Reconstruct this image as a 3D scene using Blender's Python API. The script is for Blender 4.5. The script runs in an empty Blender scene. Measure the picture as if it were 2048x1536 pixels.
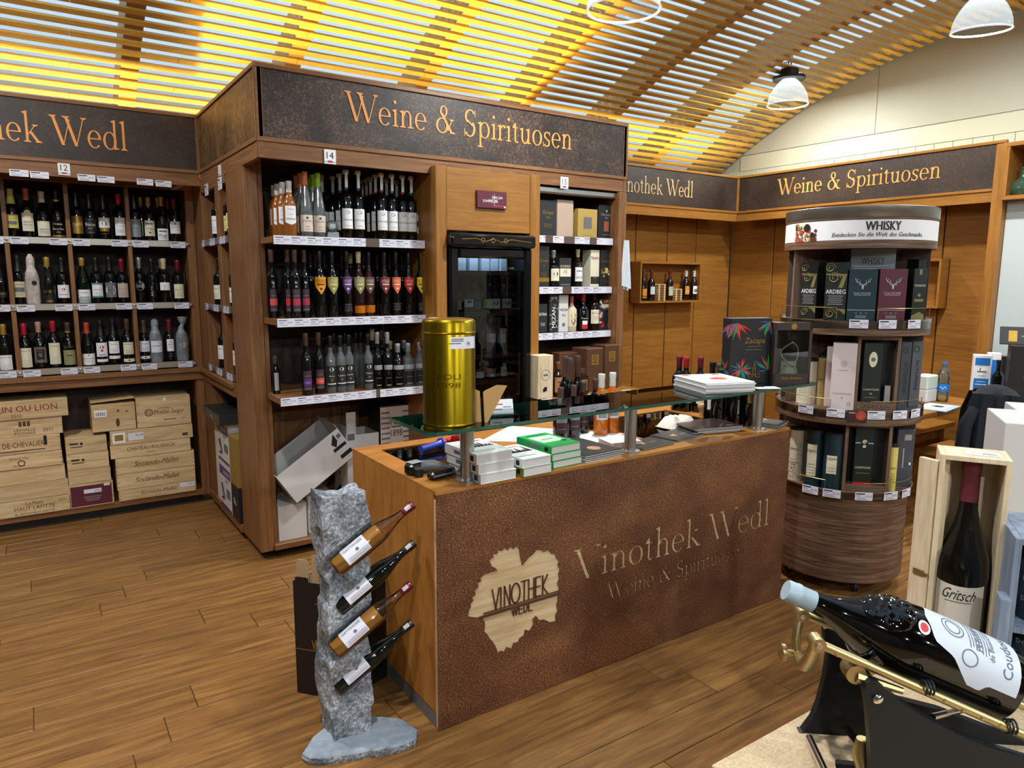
import bpy, math, random
import numpy as np
from mathutils import Matrix, Vector, noise
random.seed(7)
S = bpy.context.scene
COL = S.collection
PI = math.pi
R_ = math.radians

# ------------------------------------------------------------------ camera
CAMZ = 1.62
F_PX = 1426.78
YAW, PITCH, ROLL = R_(34.05876), R_(8.44342), R_(0.25691)
_fw = Vector((math.sin(YAW)*math.cos(PITCH), math.cos(YAW)*math.cos(PITCH), -math.sin(PITCH)))
_r0 = Vector((math.cos(YAW), -math.sin(YAW), 0))
_u0 = _r0.cross(_fw)
_rt = math.cos(ROLL)*_r0 + math.sin(ROLL)*_u0
_up = _rt.cross(_fw)
EYE = Vector((0, 0, CAMZ))
cd = bpy.data.cameras.new('camera')
cam = bpy.data.objects.new('camera', cd)
COL.objects.link(cam)
cd.sensor_width = 36
cd.lens = 36*F_PX/2048
cd.clip_start = 0.05
cam.matrix_world = Matrix(((_rt.x, _up.x, -_fw.x, 0), (_rt.y, _up.y, -_fw.y, 0), (_rt.z, _up.z, -_fw.z, CAMZ), (0, 0, 0, 1)))
S.camera = cam

# ------------------------------------------------------------------ world, exposure
S.view_settings.view_transform = 'Standard'
S.view_settings.look = 'None'
S.view_settings.gamma = 1
S.view_settings.use_curve_mapping = False
S.view_settings.exposure = 0.0
W = bpy.data.worlds.new('daylight')
S.world = W
W.use_nodes = True
W.node_tree.nodes['Background'].inputs[0].default_value = (0.66, 0.83, 1.0, 1)
W.node_tree.nodes['Background'].inputs[1].default_value = 1.05
PENDANT_W = 60
HALL_W = 85
COVE_W = 8
S.cycles.max_bounces = 7
S.cycles.diffuse_bounces = 3
S.cycles.glossy_bounces = 3
S.cycles.transmission_bounces = 5
S.cycles.transparent_max_bounces = 14
S.cycles.caustics_reflective = False
S.cycles.caustics_refractive = False
S.cycles.sample_clamp_indirect = 4.0

# ------------------------------------------------------------------ measuring: rays of the surveyed viewpoint onto known planes
def ray(x, y): return (x-1024)/F_PX*_rt - (y-768)/F_PX*_up + _fw
def onX(x, y, X): d = ray(x, y); return EYE + d*((X-EYE.x)/d.x)
def onY(x, y, Y): d = ray(x, y); return EYE + d*((Y-EYE.y)/d.y)
def onZ(x, y, Z): d = ray(x, y); return EYE + d*((Z-EYE.z)/d.z)
def atd(x, y, dep): return EYE + ray(x, y)*dep
def Xat(px, Y, Z):
    k = (px-1024)/F_PX
    q = _rt - k*_fw
    return -(q.y*Y + q.z*(Z-CAMZ))/q.x
def Yat(px, X, Z):
    k = (px-1024)/F_PX
    q = _rt - k*_fw
    return -(q.x*X + q.z*(Z-CAMZ))/q.y

# ------------------------------------------------------------------ materials
def lin(c):
    if isinstance(c, str):
        c = tuple(int(c[i:i+2], 16) for i in (0, 2, 4))
    return tuple(((v/255)/12.92 if v/255 <= .04045 else ((v/255+.055)/1.055)**2.4) for v in c) + (1,)
_M = {}
def mat(name, col, rough=.5, metal=0, spec=.5, emit=None, es=0, rnd=0):
    if name in _M: return _M[name]
    m = bpy.data.materials.new(name); m.use_nodes = True
    b = m.node_tree.nodes['Principled BSDF']
    b.inputs['Base Color'].default_value = lin(col)
    b.inputs['Roughness'].default_value = rough
    b.inputs['Metallic'].default_value = metal
    b.inputs['Specular IOR Level'].default_value = spec
    if emit:
        b.inputs['Emission Color'].default_value = lin(emit); b.inputs['Emission Strength'].default_value = es
    _M[name] = m
    return m
def nd(m, t, **kw):
    n = m.node_tree.nodes.new(t)
    for k, v in kw.items(): setattr(n, k, v)
    return n
def lk(m, a, b): m.node_tree.links.new(a, b)
def ramp(m, fac, stops):
    r = nd(m, 'ShaderNodeValToRGB')
    e = r.color_ramp.elements
    while len(e) > 1: e.remove(e[-1])
    e[0].position = stops[0][0]; e[0].color = lin(stops[0][1])
    for p, c in stops[1:]:
        k = e.new(p); k.color = lin(c)
    lk(m, fac, r.inputs[0])
    return r.outputs[0]
def coords(m, scale, rot=(0, 0, 0), obj_rand=False):
    t = nd(m, 'ShaderNodeTexCoord'); mp = nd(m, 'ShaderNodeMapping')
    mp.inputs['Scale'].default_value = scale; mp.inputs['Rotation'].default_value = rot
    lk(m, t.outputs['Object'], mp.inputs[0])
    if obj_rand:
        oi = nd(m, 'ShaderNodeObjectInfo'); mu = nd(m, 'ShaderNodeMath', operation='MULTIPLY'); mu.inputs[1].default_value = 50
        lk(m, oi.outputs['Random'], mu.inputs[0]); lk(m, mu.outputs[0], mp.inputs['Location'])
    return mp.outputs[0]
def noise_(m, vec, scale, detail=3, rough=.55, dist=0):
    n = nd(m, 'ShaderNodeTexNoise')
    n.inputs['Scale'].default_value = scale; n.inputs['Detail'].default_value = detail
    n.inputs['Roughness'].default_value = rough; n.inputs['Distortion'].default_value = dist
    lk(m, vec, n.inputs['Vector'])
    return n.outputs[0]
def bump(m, h, strength, dist=.002):
    b = nd(m, 'ShaderNodeBump'); b.inputs['Strength'].default_value = strength; b.inputs['Distance'].default_value = dist
    lk(m, h, b.inputs['Height'])
    lk(m, b.outputs[0], m.node_tree.nodes['Principled BSDF'].inputs['Normal'])
def wood(name, cols, axis='z', sc=1.0, rough=.42, rnd=.0, stretch=14, bmp=.08, spec=.4):
    """grain runs along axis"""
    if name in _M: return _M[name]
    m = mat(name, cols[1], rough, spec=spec)
    s = [stretch*sc]*3; s['xyzo'.index(axis) % 3] = 1.0*sc
    if axis == 'o': s = [1.2*sc, 1.2*sc, stretch*sc]
    v = coords(m, s, obj_rand=True)
    a = noise_(m, v, 3.4, 5, .55, .35)
    c = ramp(m, a, [(.28, cols[0]), (.5, cols[1]), (.72, cols[2])])
    f = noise_(m, v, 15, 3, .6)
    mx = nd(m, 'ShaderNodeMix', data_type='RGBA', blend_type='MULTIPLY'); mx.inputs[0].default_value = .26
    lk(m, c, mx.inputs[6]); lk(m, ramp(m, f, [(.3, (140, 140, 140)), (.65, (255, 255, 255))]), mx.inputs[7])
    out = mx.outputs[2]
    if rnd:
        oi = nd(m, 'ShaderNodeObjectInfo'); hs = nd(m, 'ShaderNodeHueSaturation')
        mr = nd(m, 'ShaderNodeMapRange'); mr.inputs[3].default_value = 1-rnd; mr.inputs[4].default_value = 1+rnd
        lk(m, oi.outputs['Random'], mr.inputs[0]); lk(m, mr.outputs[0], hs.inputs['Value']); lk(m, out, hs.inputs['Color'])
        out = hs.outputs[0]
    lk(m, out, m.node_tree.nodes['Principled BSDF'].inputs['Base Color'])
    bump(m, f, bmp)
    return m
def speckle(name, stops, sc=60, rough=.6, metal=0, blot=3, blot_cols=None, bmp=.3, scale=(1, 1, 1)):
    if name in _M: return _M[name]
    m = mat(name, stops[0][1], rough, metal)
    v = coords(m, scale)
    a = noise_(m, v, sc, 4, .7)
    c = ramp(m, a, stops)
    if blot_cols:
        b = noise_(m, v, blot, 4, .6, .3)
        mx = nd(m, 'ShaderNodeMix', data_type='RGBA', blend_type='MULTIPLY'); mx.inputs[0].default_value = 1
        lk(m, c, mx.inputs[6]); lk(m, ramp(m, b, blot_cols), mx.inputs[7]); c = mx.outputs[2]
    lk(m, c, m.node_tree.nodes['Principled BSDF'].inputs['Base Color'])
    bump(m, a, bmp, .0015)
    return m
def thin_glass(name, tint, refl=1.0, rough=.0, refl_grey=0):
    if name in _M: return _M[name]
    m = bpy.data.materials.new(name); m.use_nodes = True; _M[name] = m
    nt = m.node_tree; nt.nodes.remove(nt.nodes['Principled BSDF'])
    o = nt.nodes['Material Output']
    t = nd(m, 'ShaderNodeBsdfTransparent'); t.inputs[0].default_value = lin(tint)
    g = nd(m, 'ShaderNodeBsdfGlossy'); g.inputs['Roughness'].default_value = rough
    fr = nd(m, 'ShaderNodeFresnel'); fr.inputs[0].default_value = 1.5
    mu = nd(m, 'ShaderNodeMath', operation='MULTIPLY'); mu.inputs[1].default_value = refl
    mx = nd(m, 'ShaderNodeMixShader')
    lk(m, fr.outputs[0], mu.inputs[0]); lk(m, mu.outputs[0], mx.inputs[0]); sh = t.outputs[0]
    if refl_grey:
        df = nd(m, 'ShaderNodeBsdfDiffuse'); df.inputs[0].default_value = lin('B4BCBC'); mk_ = nd(m, 'ShaderNodeMixShader'); mk_.inputs[0].default_value = refl_grey  # flat grey mixed in, standing in for reflected and refracted light
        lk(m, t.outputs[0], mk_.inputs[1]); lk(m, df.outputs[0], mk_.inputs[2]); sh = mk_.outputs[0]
    lk(m, sh, mx.inputs[1]); lk(m, g.outputs[0], mx.inputs[2]); lk(m, mx.outputs[0], o.inputs[0])
    return m

WOOD_V = wood('teak_vertical', ('72492A', '855A36', '966B44'), 'z')
WOOD_H = wood('teak_horizontal', ('72492A', '855A36', '966B44'), 'x')
WOOD_Y = wood('teak_depth', ('72492A', '855A36', '966B44'), 'y')
CHERRY_H = wood('cherry_panel_horizontal', ('8A5A26', '98672C', 'A47233'), 'x', rough=.38)
CHERRY_Y = wood('cherry_panel_depth', ('8A5A26', '98672C', 'A47233'), 'y', rough=.38)
CHERRY_V = wood('cherry_vertical', ('8A5A26', '98672C', 'A47233'), 'z', rough=.38)
COUNTER_W = wood('counter_beech', ('A0682C', 'B27636', 'C08544'), 'z', rough=.36, stretch=6)
COUNTER_T = wood('counter_top_beech', ('A0682C', 'B27636', 'C08544'), 'x', rough=.36, stretch=6)
WALNUT = wood('walnut_laminate', ('5E4636', '7C6250', '917662'), 'x', sc=1.2, rough=.45)
WALNUT_V = wood('walnut_laminate_vertical', ('5E4636', '7C6250', '917662'), 'z', sc=1.2, rough=.45)
WALNUT_D = wood('walnut_dark', ('3A2B24', '4A3830', '564338'), 'z', rough=.5)
DARKW = wood('wenge_back', ('30211C', '3B2A24', '45332B'), 'z', rough=.55)
CRATE = wood('pine_crate', ('C2A072', 'DABB8C', 'E8CFA4'), 'x', rough=.6, rnd=.1, stretch=10)
CRATE_E = wood('pine_crate_side', ('B99568', 'CDAA7A', 'DABB8C'), 'y', rough=.65, stretch=10)
PINE_L = wood('light_plywood', ('D8C09A', 'E6D2B0', 'EEDDC0'), 'z', rough=.55, stretch=8)
SLATM = wood('spruce_slat', ('CC9C48', 'DCAE58', 'E6BC6A'), 'x', rough=.45, stretch=22, rnd=.06)
RIBM = wood('spruce_rib', ('B08E62', 'C4A276', 'D2B288'), 'x', rough=.6)
OAKL = wood('light_oak', ('C4A87C', 'D6BC92', 'E2CCA4'), 'x', rough=.55, stretch=18)
RUST_D = speckle('dark_rusted_steel', [(.36, '32231A'), (.5, '463428'), (.6, '6E5A4A'), (.75, '98846E')], 85, .5, .0, 3.6, [(.35, (120, 110, 105)), (.6, (230, 220, 215))])
RUST_S = speckle('smooth_rusted_steel', [(.3, '2C221C'), (.55, '3C3028'), (.75, '54463A')], 55, .5, .0, 2.5, [(.3, (170, 165, 160)), (.6, (255, 250, 245))], .12)
RUST_G = speckle('golden_rusted_steel', [(.35, '4A3624'), (.5, '6A5034'), (.66, '9A7C50')], 40, .5, .2, 3.0, [(.3, (130, 125, 120)), (.6, (255, 250, 240))], scale=(1, 1, .45))
RUST_C = speckle('rusted_counter_steel', [(.36, '5A3824'), (.5, '7E5236'), (.58, 'A0744E'), (.68, 'D0AE88')], 130, .55, .15, 2.6, [(.3, (165, 150, 140)), (.5, (215, 205, 198)), (.7, (255, 245, 235))], scale=(1, 1, 1.4))
STONE = speckle('grey_gneiss', [(.3, '565E68'), (.45, '88909A'), (.57, 'B4BAC2'), (.7, 'ECF0F4')], 90, .75, 0, 9, [(.3, (120, 125, 132)), (.6, (255, 255, 255))], .9)
SLATE = speckle('grey_slate_top', [(.3, '8C98A4'), (.6, 'A8B4C0'), (.8, 'C0CAD4')], 18, .6, 0, 4, [(.3, (200, 205, 210)), (.6, (255, 255, 255))], .2)
CHIP = speckle('beige_chipboard', [(.3, 'B09874'), (.5, 'C4AE8C'), (.7, 'D6C4A6')], 160, .7, 0, 5, [(.3, (235, 232, 228)), (.6, (255, 255, 255))], .1)
TISSUE = speckle('crumpled_tissue', [(.3, 'B8A8A2'), (.5, 'D8CCC6'), (.7, 'ECE4E0')], 26, .8, 0, 8, [(.3, (200, 195, 195)), (.6, (255, 255, 255))], .8)
FOILG = speckle('grey_tissue', [(.3, '6C747C'), (.5, '8C949C'), (.7, 'A8B0B6')], 22, .5, 0, 8, [(.3, (200, 200, 205)), (.6, (255, 255, 255))], .8)
RUST_SPICE = None
GOLDTIN = speckle('brushed_gold_tin', [(.3, '7A640C'), (.5, '9A8218'), (.7, 'B8A234')], 30, .3, 1.0, 3, [(.3, (225, 225, 225)), (.6, (255, 255, 255))], .1, scale=(1, 1, .03))
BLACKG = mat('dark_bottle_glass', '07090A', .06, spec=.6)
BLACKG2 = mat('dark_green_bottle_glass', '0C120C', .05, spec=.6)
BROWNG = mat('dark_brown_bottle_glass', '1C0D06', .05, spec=.6)
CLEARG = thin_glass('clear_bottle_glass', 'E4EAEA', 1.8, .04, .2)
AMBERG = mat('amber_liqueur_glass', '8E5424', .08, spec=.6)
ORANGEG = mat('orange_liqueur_glass', 'C86A14', .08, spec=.6)
PLUMG = mat('plum_liqueur_glass', '2A1418', .06, spec=.6)
HONEYG = thin_glass('pale_wine_glass', 'F2EADC', 1.6, .02)
PANE = thin_glass('fridge_pane', 'D4DADE', .9)
SHELFGL = thin_glass('clear_shelf_glass', 'EEF6F2', 1.1)
ACRYL = thin_glass('clear_acrylic', 'ECF2F2', 1.5)
GREENEDGE = mat('green_glass_edge', '1C5042', .08, spec=.6)
STEEL = mat('brushed_steel', 'B8BABC', .3, 1)
CHROME = mat('chrome', 'D8D8DA', .12, 1)
ALU = mat('aluminium_rail', 'B8B2A8', .35, 1)
BRASS = mat('aged_brass', 'BCAA7C', .38, 1)
BLACKP = mat('black_gloss_plastic', '0C0D0F', .18)
BLACKM = mat('matt_black', '121416', .5)
BLACKS = mat('satin_black_steel', '12161B', .4, spec=.35)
CHAR = mat('charcoal_card', '26282A', .45)
WHITE = mat('white_paper', 'F0F0F2', .6)
TAGW = mat('price_tag_paper', 'E2E2F0', .5)
INK = mat('black_ink', '141414', .6)
INKG = mat('grey_ink', '6A6A72', .6)
WHCARD = mat('white_card', 'D4D2D0', .55)
GREYCARD = mat('grey_card', '8C949A', .4)
KRAFT = mat('kraft_card', 'B8925C', .7)
CREAM = mat('cream_paper', 'E6DFC4', .6)
BEIGE = mat('beige_card', 'C0A894', .5)
YEL = mat('yellow_paper', 'D8C868', .55)
GOLDP = mat('gold_print', 'B08A3C', .35, .6)
SILVP = mat('silver_print', 'B0B4B8', .4, .4)
REDC = mat('red_capsule', 'B02030', .35)
DREDC = mat('dark_red_capsule', '6E1628', .35)
SALM = mat('salmon_capsule', 'C05850', .4)
ORC = mat('orange_capsule', 'C8744A', .4)
GRC = mat('green_capsule', '8AB41E', .4)
GOLDC = mat('gold_capsule', 'B89440', .35, .4)
WHC = mat('white_capsule', 'DAD8D0', .4)
BLKC = mat('black_capsule', '151518', .35)
BRC = mat('brown_capsule', '4E3830', .4)
SILC = mat('silver_capsule', 'A8B0B8', .3, .5)
ROSEC = mat('rose_gold_capsule', 'C8A088', .35, .3)
CREAMC = mat('cream_capsule', 'C8B890', .4)
BLUEP = mat('blue_print', '1E7ACC', .45)
PURP = mat('purple_print', '5A2E7A', .5)
GREENP = mat('green_print', '12A850', .4)
REDP = mat('red_print', 'C8202C', .45)
COPPER_L = mat('copper_lettering', 'E8984E', .5)
OCHRE_L = mat('pale_ochre_lettering', 'C8A878', .5)
BURG = mat('burgundy_card', '5A1E30', .4)
NAVY = mat('navy_card', '12303A', .4)
BROWNCARD = mat('brown_card', '5A3C28', .45)
DGREEN = mat('dark_green_card', '14201C', .4)
NAVYCLOTH = mat('navy_cloth', '0E1420', .85)
GREYW = wood('grey_stained_wood', ('6E7C92', '8694AA', '9AA8BC'), 'z', rough=.6)
CREAMWALL = mat('cream_wall_paint', 'B2AE9C', .6)
SIDING = mat('cream_siding', 'C2BEA6', .55)
# ------------------------------------------------------------------ mesh builder
def frame(o, right, up):
    r = Vector(right).normalized(); u = Vector(up).normalized(); n = r.cross(u)
    return Matrix(((r.x, u.x, n.x, o[0]), (r.y, u.y, n.y, o[1]), (r.z, u.z, n.z, o[2]), (0, 0, 0, 1)))
def front(x, y, z): return frame((x, y, z), (1, 0, 0), (0, 0, 1))      # faces -Y
def sideL(x, y, z): return frame((x, y, z), (0, -1, 0), (0, 0, 1))     # faces -X
def flat(x, y, z, rz=0): return Matrix.Translation((x, y, z)) @ Matrix.Rotation(rz, 4, 'Z')   # faces +Z
_TX = {}
def text_mesh(s, res=2):
    if (s, res) in _TX: return _TX[(s, res)]
    c = bpy.data.curves.new('t', 'FONT'); c.body = s; c.size = 1; c.resolution_u = res; c.fill_mode = 'FRONT'
    o = bpy.data.objects.new('t', c); me = bpy.data.meshes.new_from_object(o)
    V = [tuple(v.co) for v in me.vertices]; Fc = [tuple(p.vertices) for p in me.polygons]
    bpy.data.objects.remove(o); bpy.data.curves.remove(c); bpy.data.meshes.remove(me)
    if V:
        x0 = min(v[0] for v in V); x1 = max(v[0] for v in V)
    else: x0, x1 = 0, .1
    _TX[(s, res)] = (V, Fc, x0, x1)
    return _TX[(s, res)]
class G:
    def __init__(s): s.v = []; s.f = []; s.mi = []; s.sm = []; s.mats = []
    def slot(s, m):
        if m not in s.mats: s.mats.append(m)
        return s.mats.index(m)
    def add(s, V, F, m, smooth=False, M=None):
        k = len(s.v); i = s.slot(m)
        if M is not None: V = [tuple(M @ Vector(v)) for v in V]
        s.v += [tuple(v) for v in V]
        for f in F:
            s.f.append(tuple(a+k for a in f)); s.mi.append(i); s.sm.append(smooth)
        return s
    def box(s, x0, x1, y0, y1, z0, z1, m, M=None, b=0):
        if x0 > x1: x0, x1 = x1, x0
        if y0 > y1: y0, y1 = y1, y0
        if z0 > z1: z0, z1 = z1, z0
        b = min(b, (x1-x0)*.45, (y1-y0)*.45, (z1-z0)*.45)
        if b <= 0:
            V = [(x, y, z) for x in (x0, x1) for y in (y0, y1) for z in (z0, z1)]
            F = [(0, 1, 3, 2), (4, 6, 7, 5), (0, 4, 5, 1), (2, 3, 7, 6), (0, 2, 6, 4), (1, 5, 7, 3)]
            return s.add(V, F, m, False, M)
        V = []; ix = {}
        for i in (0, 1):
            for j in (0, 1):
                for k in (0, 1):
                    X, Y, Z = (x0, x1)[i], (y0, y1)[j], (z0, z1)[k]
                    dx, dy, dz = b*(1-2*i), b*(1-2*j), b*(1-2*k)
                    for a, p in enumerate(((X, Y+dy, Z+dz), (X+dx, Y, Z+dz), (X+dx, Y+dy, Z))):
                        ix[(i, j, k, a)] = len(V); V.append(p)
        F = []
        for i in (0, 1):
            q = [ix[(i, 0, 0, 0)], ix[(i, 1, 0, 0)], ix[(i, 1, 1, 0)], ix[(i, 0, 1, 0)]]; F.append(q if i else q[::-1])
            q = [ix[(0, i, 0, 1)], ix[(0, i, 1, 1)], ix[(1, i, 1, 1)], ix[(1, i, 0, 1)]]; F.append(q if i else q[::-1])
            q = [ix[(0, 0, i, 2)], ix[(1, 0, i, 2)], ix[(1, 1, i, 2)], ix[(0, 1, i, 2)]]; F.append(q if i else q[::-1])
        cx, cy, cz = (x0+x1)/2, (y0+y1)/2, (z0+z1)/2
        def face(q):
            P = [Vector(V[a]) for a in q]; n = (P[1]-P[0]).cross(P[2]-P[0])
            c = sum(P, Vector())/len(P)-Vector((cx, cy, cz))
            F.append(q if n.dot(c) > 0 else q[::-1])
        for i in (0, 1):
            for j in (0, 1):
                face([ix[(i, j, 0, 0)], ix[(i, j, 1, 0)], ix[(i, j, 1, 1)], ix[(i, j, 0, 1)]])
                face([ix[(i, 0, j, 0)], ix[(i, 1, j, 0)], ix[(i, 1, j, 2)], ix[(i, 0, j, 2)]])
                face([ix[(0, i, j, 1)], ix[(1, i, j, 1)], ix[(1, i, j, 2)], ix[(0, i, j, 2)]])
                for k in (0, 1): face([ix[(i, j, k, 0)], ix[(i, j, k, 1)], ix[(i, j, k, 2)]])
        return s.add(V, F, m, False, M)
    def lathe(s, prof, m, n=20, M=None, smooth=True, a0=0, a1=None):
        """prof: list of (r, z) from bottom to top"""
        full = a1 is None
        if full: a1 = a0+2*PI
        k = n if full else n+1
        V = []; F = []; rows = []
        for r, z in prof:
            if r < 1e-6: rows.append([len(V)]); V.append((0, 0, z))
            else:
                rows.append(list(range(len(V), len(V)+k)))
                V += [(r*math.cos(a0+(a1-a0)*i/n), r*math.sin(a0+(a1-a0)*i/n), z) for i in range(k)]
        for a, b in zip(rows, rows[1:]):
            for i in range(n):
                j = (i+1) % k
                if len(a) == 1 and len(b) == 1: continue
                if len(a) == 1: F.append((a[0], b[j], b[i]))
                elif len(b) == 1: F.append((a[i], a[j], b[0]))
                else: F.append((a[i], a[j], b[j], b[i]))
        return s.add(V, F, m, smooth, M)
    def cyl(s, r, z0, z1, m, n=16, M=None): return s.lathe([(0, z0), (r, z0), (r, z1), (0, z1)], m, n, M)
    def tube(s, pts, r, m, n=8, M=None, closed=False):
        P = [Vector(p) for p in pts]; V = []; F = []; N = len(P)
        prev = None
        for i, p in enumerate(P):
            if closed: t = P[(i+1) % N]-P[i-1]
            else: t = P[min(i+1, N-1)]-P[max(i-1, 0)]
            t.normalize()
            if prev is None: a = t.orthogonal().normalized()
            else: a = (prev-t*prev.dot(t)).normalized()
            prev = a; b = t.cross(a); rr = r[i] if isinstance(r, (list, tuple)) else r
            V += [tuple(p+rr*(math.cos(2*PI*k/n)*a+math.sin(2*PI*k/n)*b)) for k in range(n)]
        for i in range(N if closed else N-1):
            j = (i+1) % N
            for k in range(n): F.append((i*n+k, i*n+(k+1) % n, j*n+(k+1) % n, j*n+k))
        if not closed:
            F.append(tuple(range(n))[::-1]); F.append(tuple((N-1)*n+k for k in range(n)))
        return s.add(V, F, m, True, M)
    def prism(s, poly, d0, d1, m, M=None):
        n = len(poly); a = sum(poly[i][0]*poly[(i+1) % n][1]-poly[(i+1) % n][0]*poly[i][1] for i in range(n))
        if a < 0: poly = poly[::-1]
        V = [(p[0], p[1], d0) for p in poly]+[(p[0], p[1], d1) for p in poly]
        F = [tuple(range(n))[::-1], tuple(range(n, 2*n))]+[(i, (i+1) % n, n+(i+1) % n, n+i) for i in range(n)]
        return s.add(V, F, m, False, M)
    def poly(s, poly, m, M=None, z=0):
        n = len(poly); a = sum(poly[i][0]*poly[(i+1) % n][1]-poly[(i+1) % n][0]*poly[i][1] for i in range(n))
        if a < 0: poly = poly[::-1]
        return s.add([(p[0], p[1], z) for p in poly], [tuple(range(n))], m, False, M)
    def rect(s, x, y, w, h, m, M=None, z=0):
        return s.add([(x-w/2, y-h/2, z), (x+w/2, y-h/2, z), (x+w/2, y+h/2, z), (x-w/2, y+h/2, z)], [(0, 1, 2, 3)], m, False, M)
    def disc(s, x, y, r, m, M=None, z=0, n=16, ry=None):
        ry = ry or r
        return s.add([(x+r*math.cos(2*PI*i/n), y+ry*math.sin(2*PI*i/n), z) for i in range(n)], [tuple(range(n))], m, False, M)
    def ringf(s, x, y, r, w, m, M=None, z=0, n=18, ry=None, a0=0, a1=2*PI):
        ry = ry or r; V = []; F = []
        for i in range(n+1):
            a = a0+(a1-a0)*i/n
            V += [(x+(r-w)*math.cos(a), y+(ry-w)*math.sin(a), z), (x+r*math.cos(a), y+ry*math.sin(a), z)]
        for i in range(n): F.append((2*i, 2*i+1, 2*i+3, 2*i+2))
        return s.add(V, F, m, False, M)
    def text(s, t, x, y, h, m, M=None, z=0, w=None, maxw=None, align='c', shear=0, fn=None, res=2, rot=0):
        V, F, x0, x1 = text_mesh(t, res)
        k = h/.73; kx = k
        if w: kx = w/(x1-x0)
        elif maxw and (x1-x0)*k > maxw: kx = maxw/(x1-x0)
        off = {'c': -(x0+x1)/2, 'l': -x0, 'r': -x1}[align]
        O = []
        ca, sa = math.cos(rot), math.sin(rot)
        for a, b, _ in V:
            X, Y = (a+off)*kx+shear*b*k, b*k
            O.append((x+X*ca-Y*sa, y+X*sa+Y*ca, z))
        if fn: O = [fn(*p) for p in O]
        return s.add(O, F, m, False, M)
    def mesh(s, name):
        me = bpy.data.meshes.new(name)
        me.from_pydata(s.v, [], s.f)
        for m in s.mats: me.materials.append(m)
        me.polygons.foreach_set('material_index', s.mi)
        me.polygons.foreach_set('use_smooth', s.sm)
        me.update()
        if any(s.sm): me.set_sharp_from_angle(angle=R_(40))
        return me
    def obj(s, name, parent=None, loc=None, rot=None, kind=None):
        return link(name, s.mesh(name), parent, loc, rot, kind)
def link(name, me, parent=None, loc=None, rot=None, kind=None):
    o = bpy.data.objects.new(name, me); COL.objects.link(o)
    if parent: o.parent = parent
    if loc: o.location = loc
    if rot: o.rotation_euler = rot
    if kind: o['kind'] = kind
    return o
_labels = {}
def tag(o, label, cat, group=None):
    o['label'] = label; o['category'] = cat
    if group: o['group'] = group
    n = len(label.split())
    if n < 4 or n > 16: print('LABELLEN', n, label)
    if label in _labels and not group: print('DUPLABEL', label)
    _labels[label] = 1
    return o
def thing(name, label, cat, loc=(0, 0, 0), rz=0, group=None):
    o = bpy.data.objects.new(name, None); COL.objects.link(o)
    o.empty_display_size = .05
    o.location = loc; o.rotation_euler = (0, 0, rz)
    return tag(o, label, cat, group)
ORD = ['first', 'second', 'third', 'fourth', 'fifth', 'sixth', 'seventh', 'eighth', 'ninth', 'tenth', 'eleventh', 'twelfth', 'thirteenth', 'fourteenth', 'fifteenth', 'sixteenth', 'seventeenth', 'eighteenth', 'nineteenth', 'twentieth']
def copy_tree(o, parent=None):
    c = o.copy(); COL.objects.link(c)
    if parent: c.parent = parent
    for ch in list(o.children): copy_tree(ch, c)
    return c

# ------------------------------------------------------------------ serif lettering for the big signs
def arcband(cx, cy, rx, ry, tx, ty, a0, a1, n=14):
    o = []; i_ = []
    for k in range(n+1):
        a = R_(a0+(a1-a0)*k/n); c, s = math.cos(a), math.sin(a)
        o.append((cx+rx*c, cy+ry*s)); i_.append((cx+(rx-tx)*c, cy+(ry-ty)*s))
    return o+i_[::-1]
def serif(x, y, w, up=1, h=.035):
    return [(x-w/2, y), (x+w/2, y), (x+w/2, y+up*.018), (x+w*.2, y+up*h*1.8), (x-w*.2, y+up*h*1.8), (x-w/2, y+up*.018)]
def stem(x, y0, y1, w=.095): return [(x-w/2, y0), (x+w/2, y0), (x+w/2, y1), (x-w/2, y1)]
def flag(x, y, w=.095): return [(x-w/2-.09, y-.055), (x-w/2-.09, y-.035), (x+w/2, y+.02), (x+w/2, y-.1), (x-w/2, y-.1)]
def dg(x0, y0, x1, y1, w): return [(x0-w/2, y0), (x0+w/2, y0), (x1+w/2, y1), (x1-w/2, y1)]
T_, t_, XH, ASC = .095, .032, .6, 1.04
def halfs(cx, cy, rx, ry, tx, ty): return [arcband(cx, cy, rx, ry, tx, ty, 0, 180), arcband(cx, cy, rx, ry, tx, ty, 180, 360)]
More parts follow.
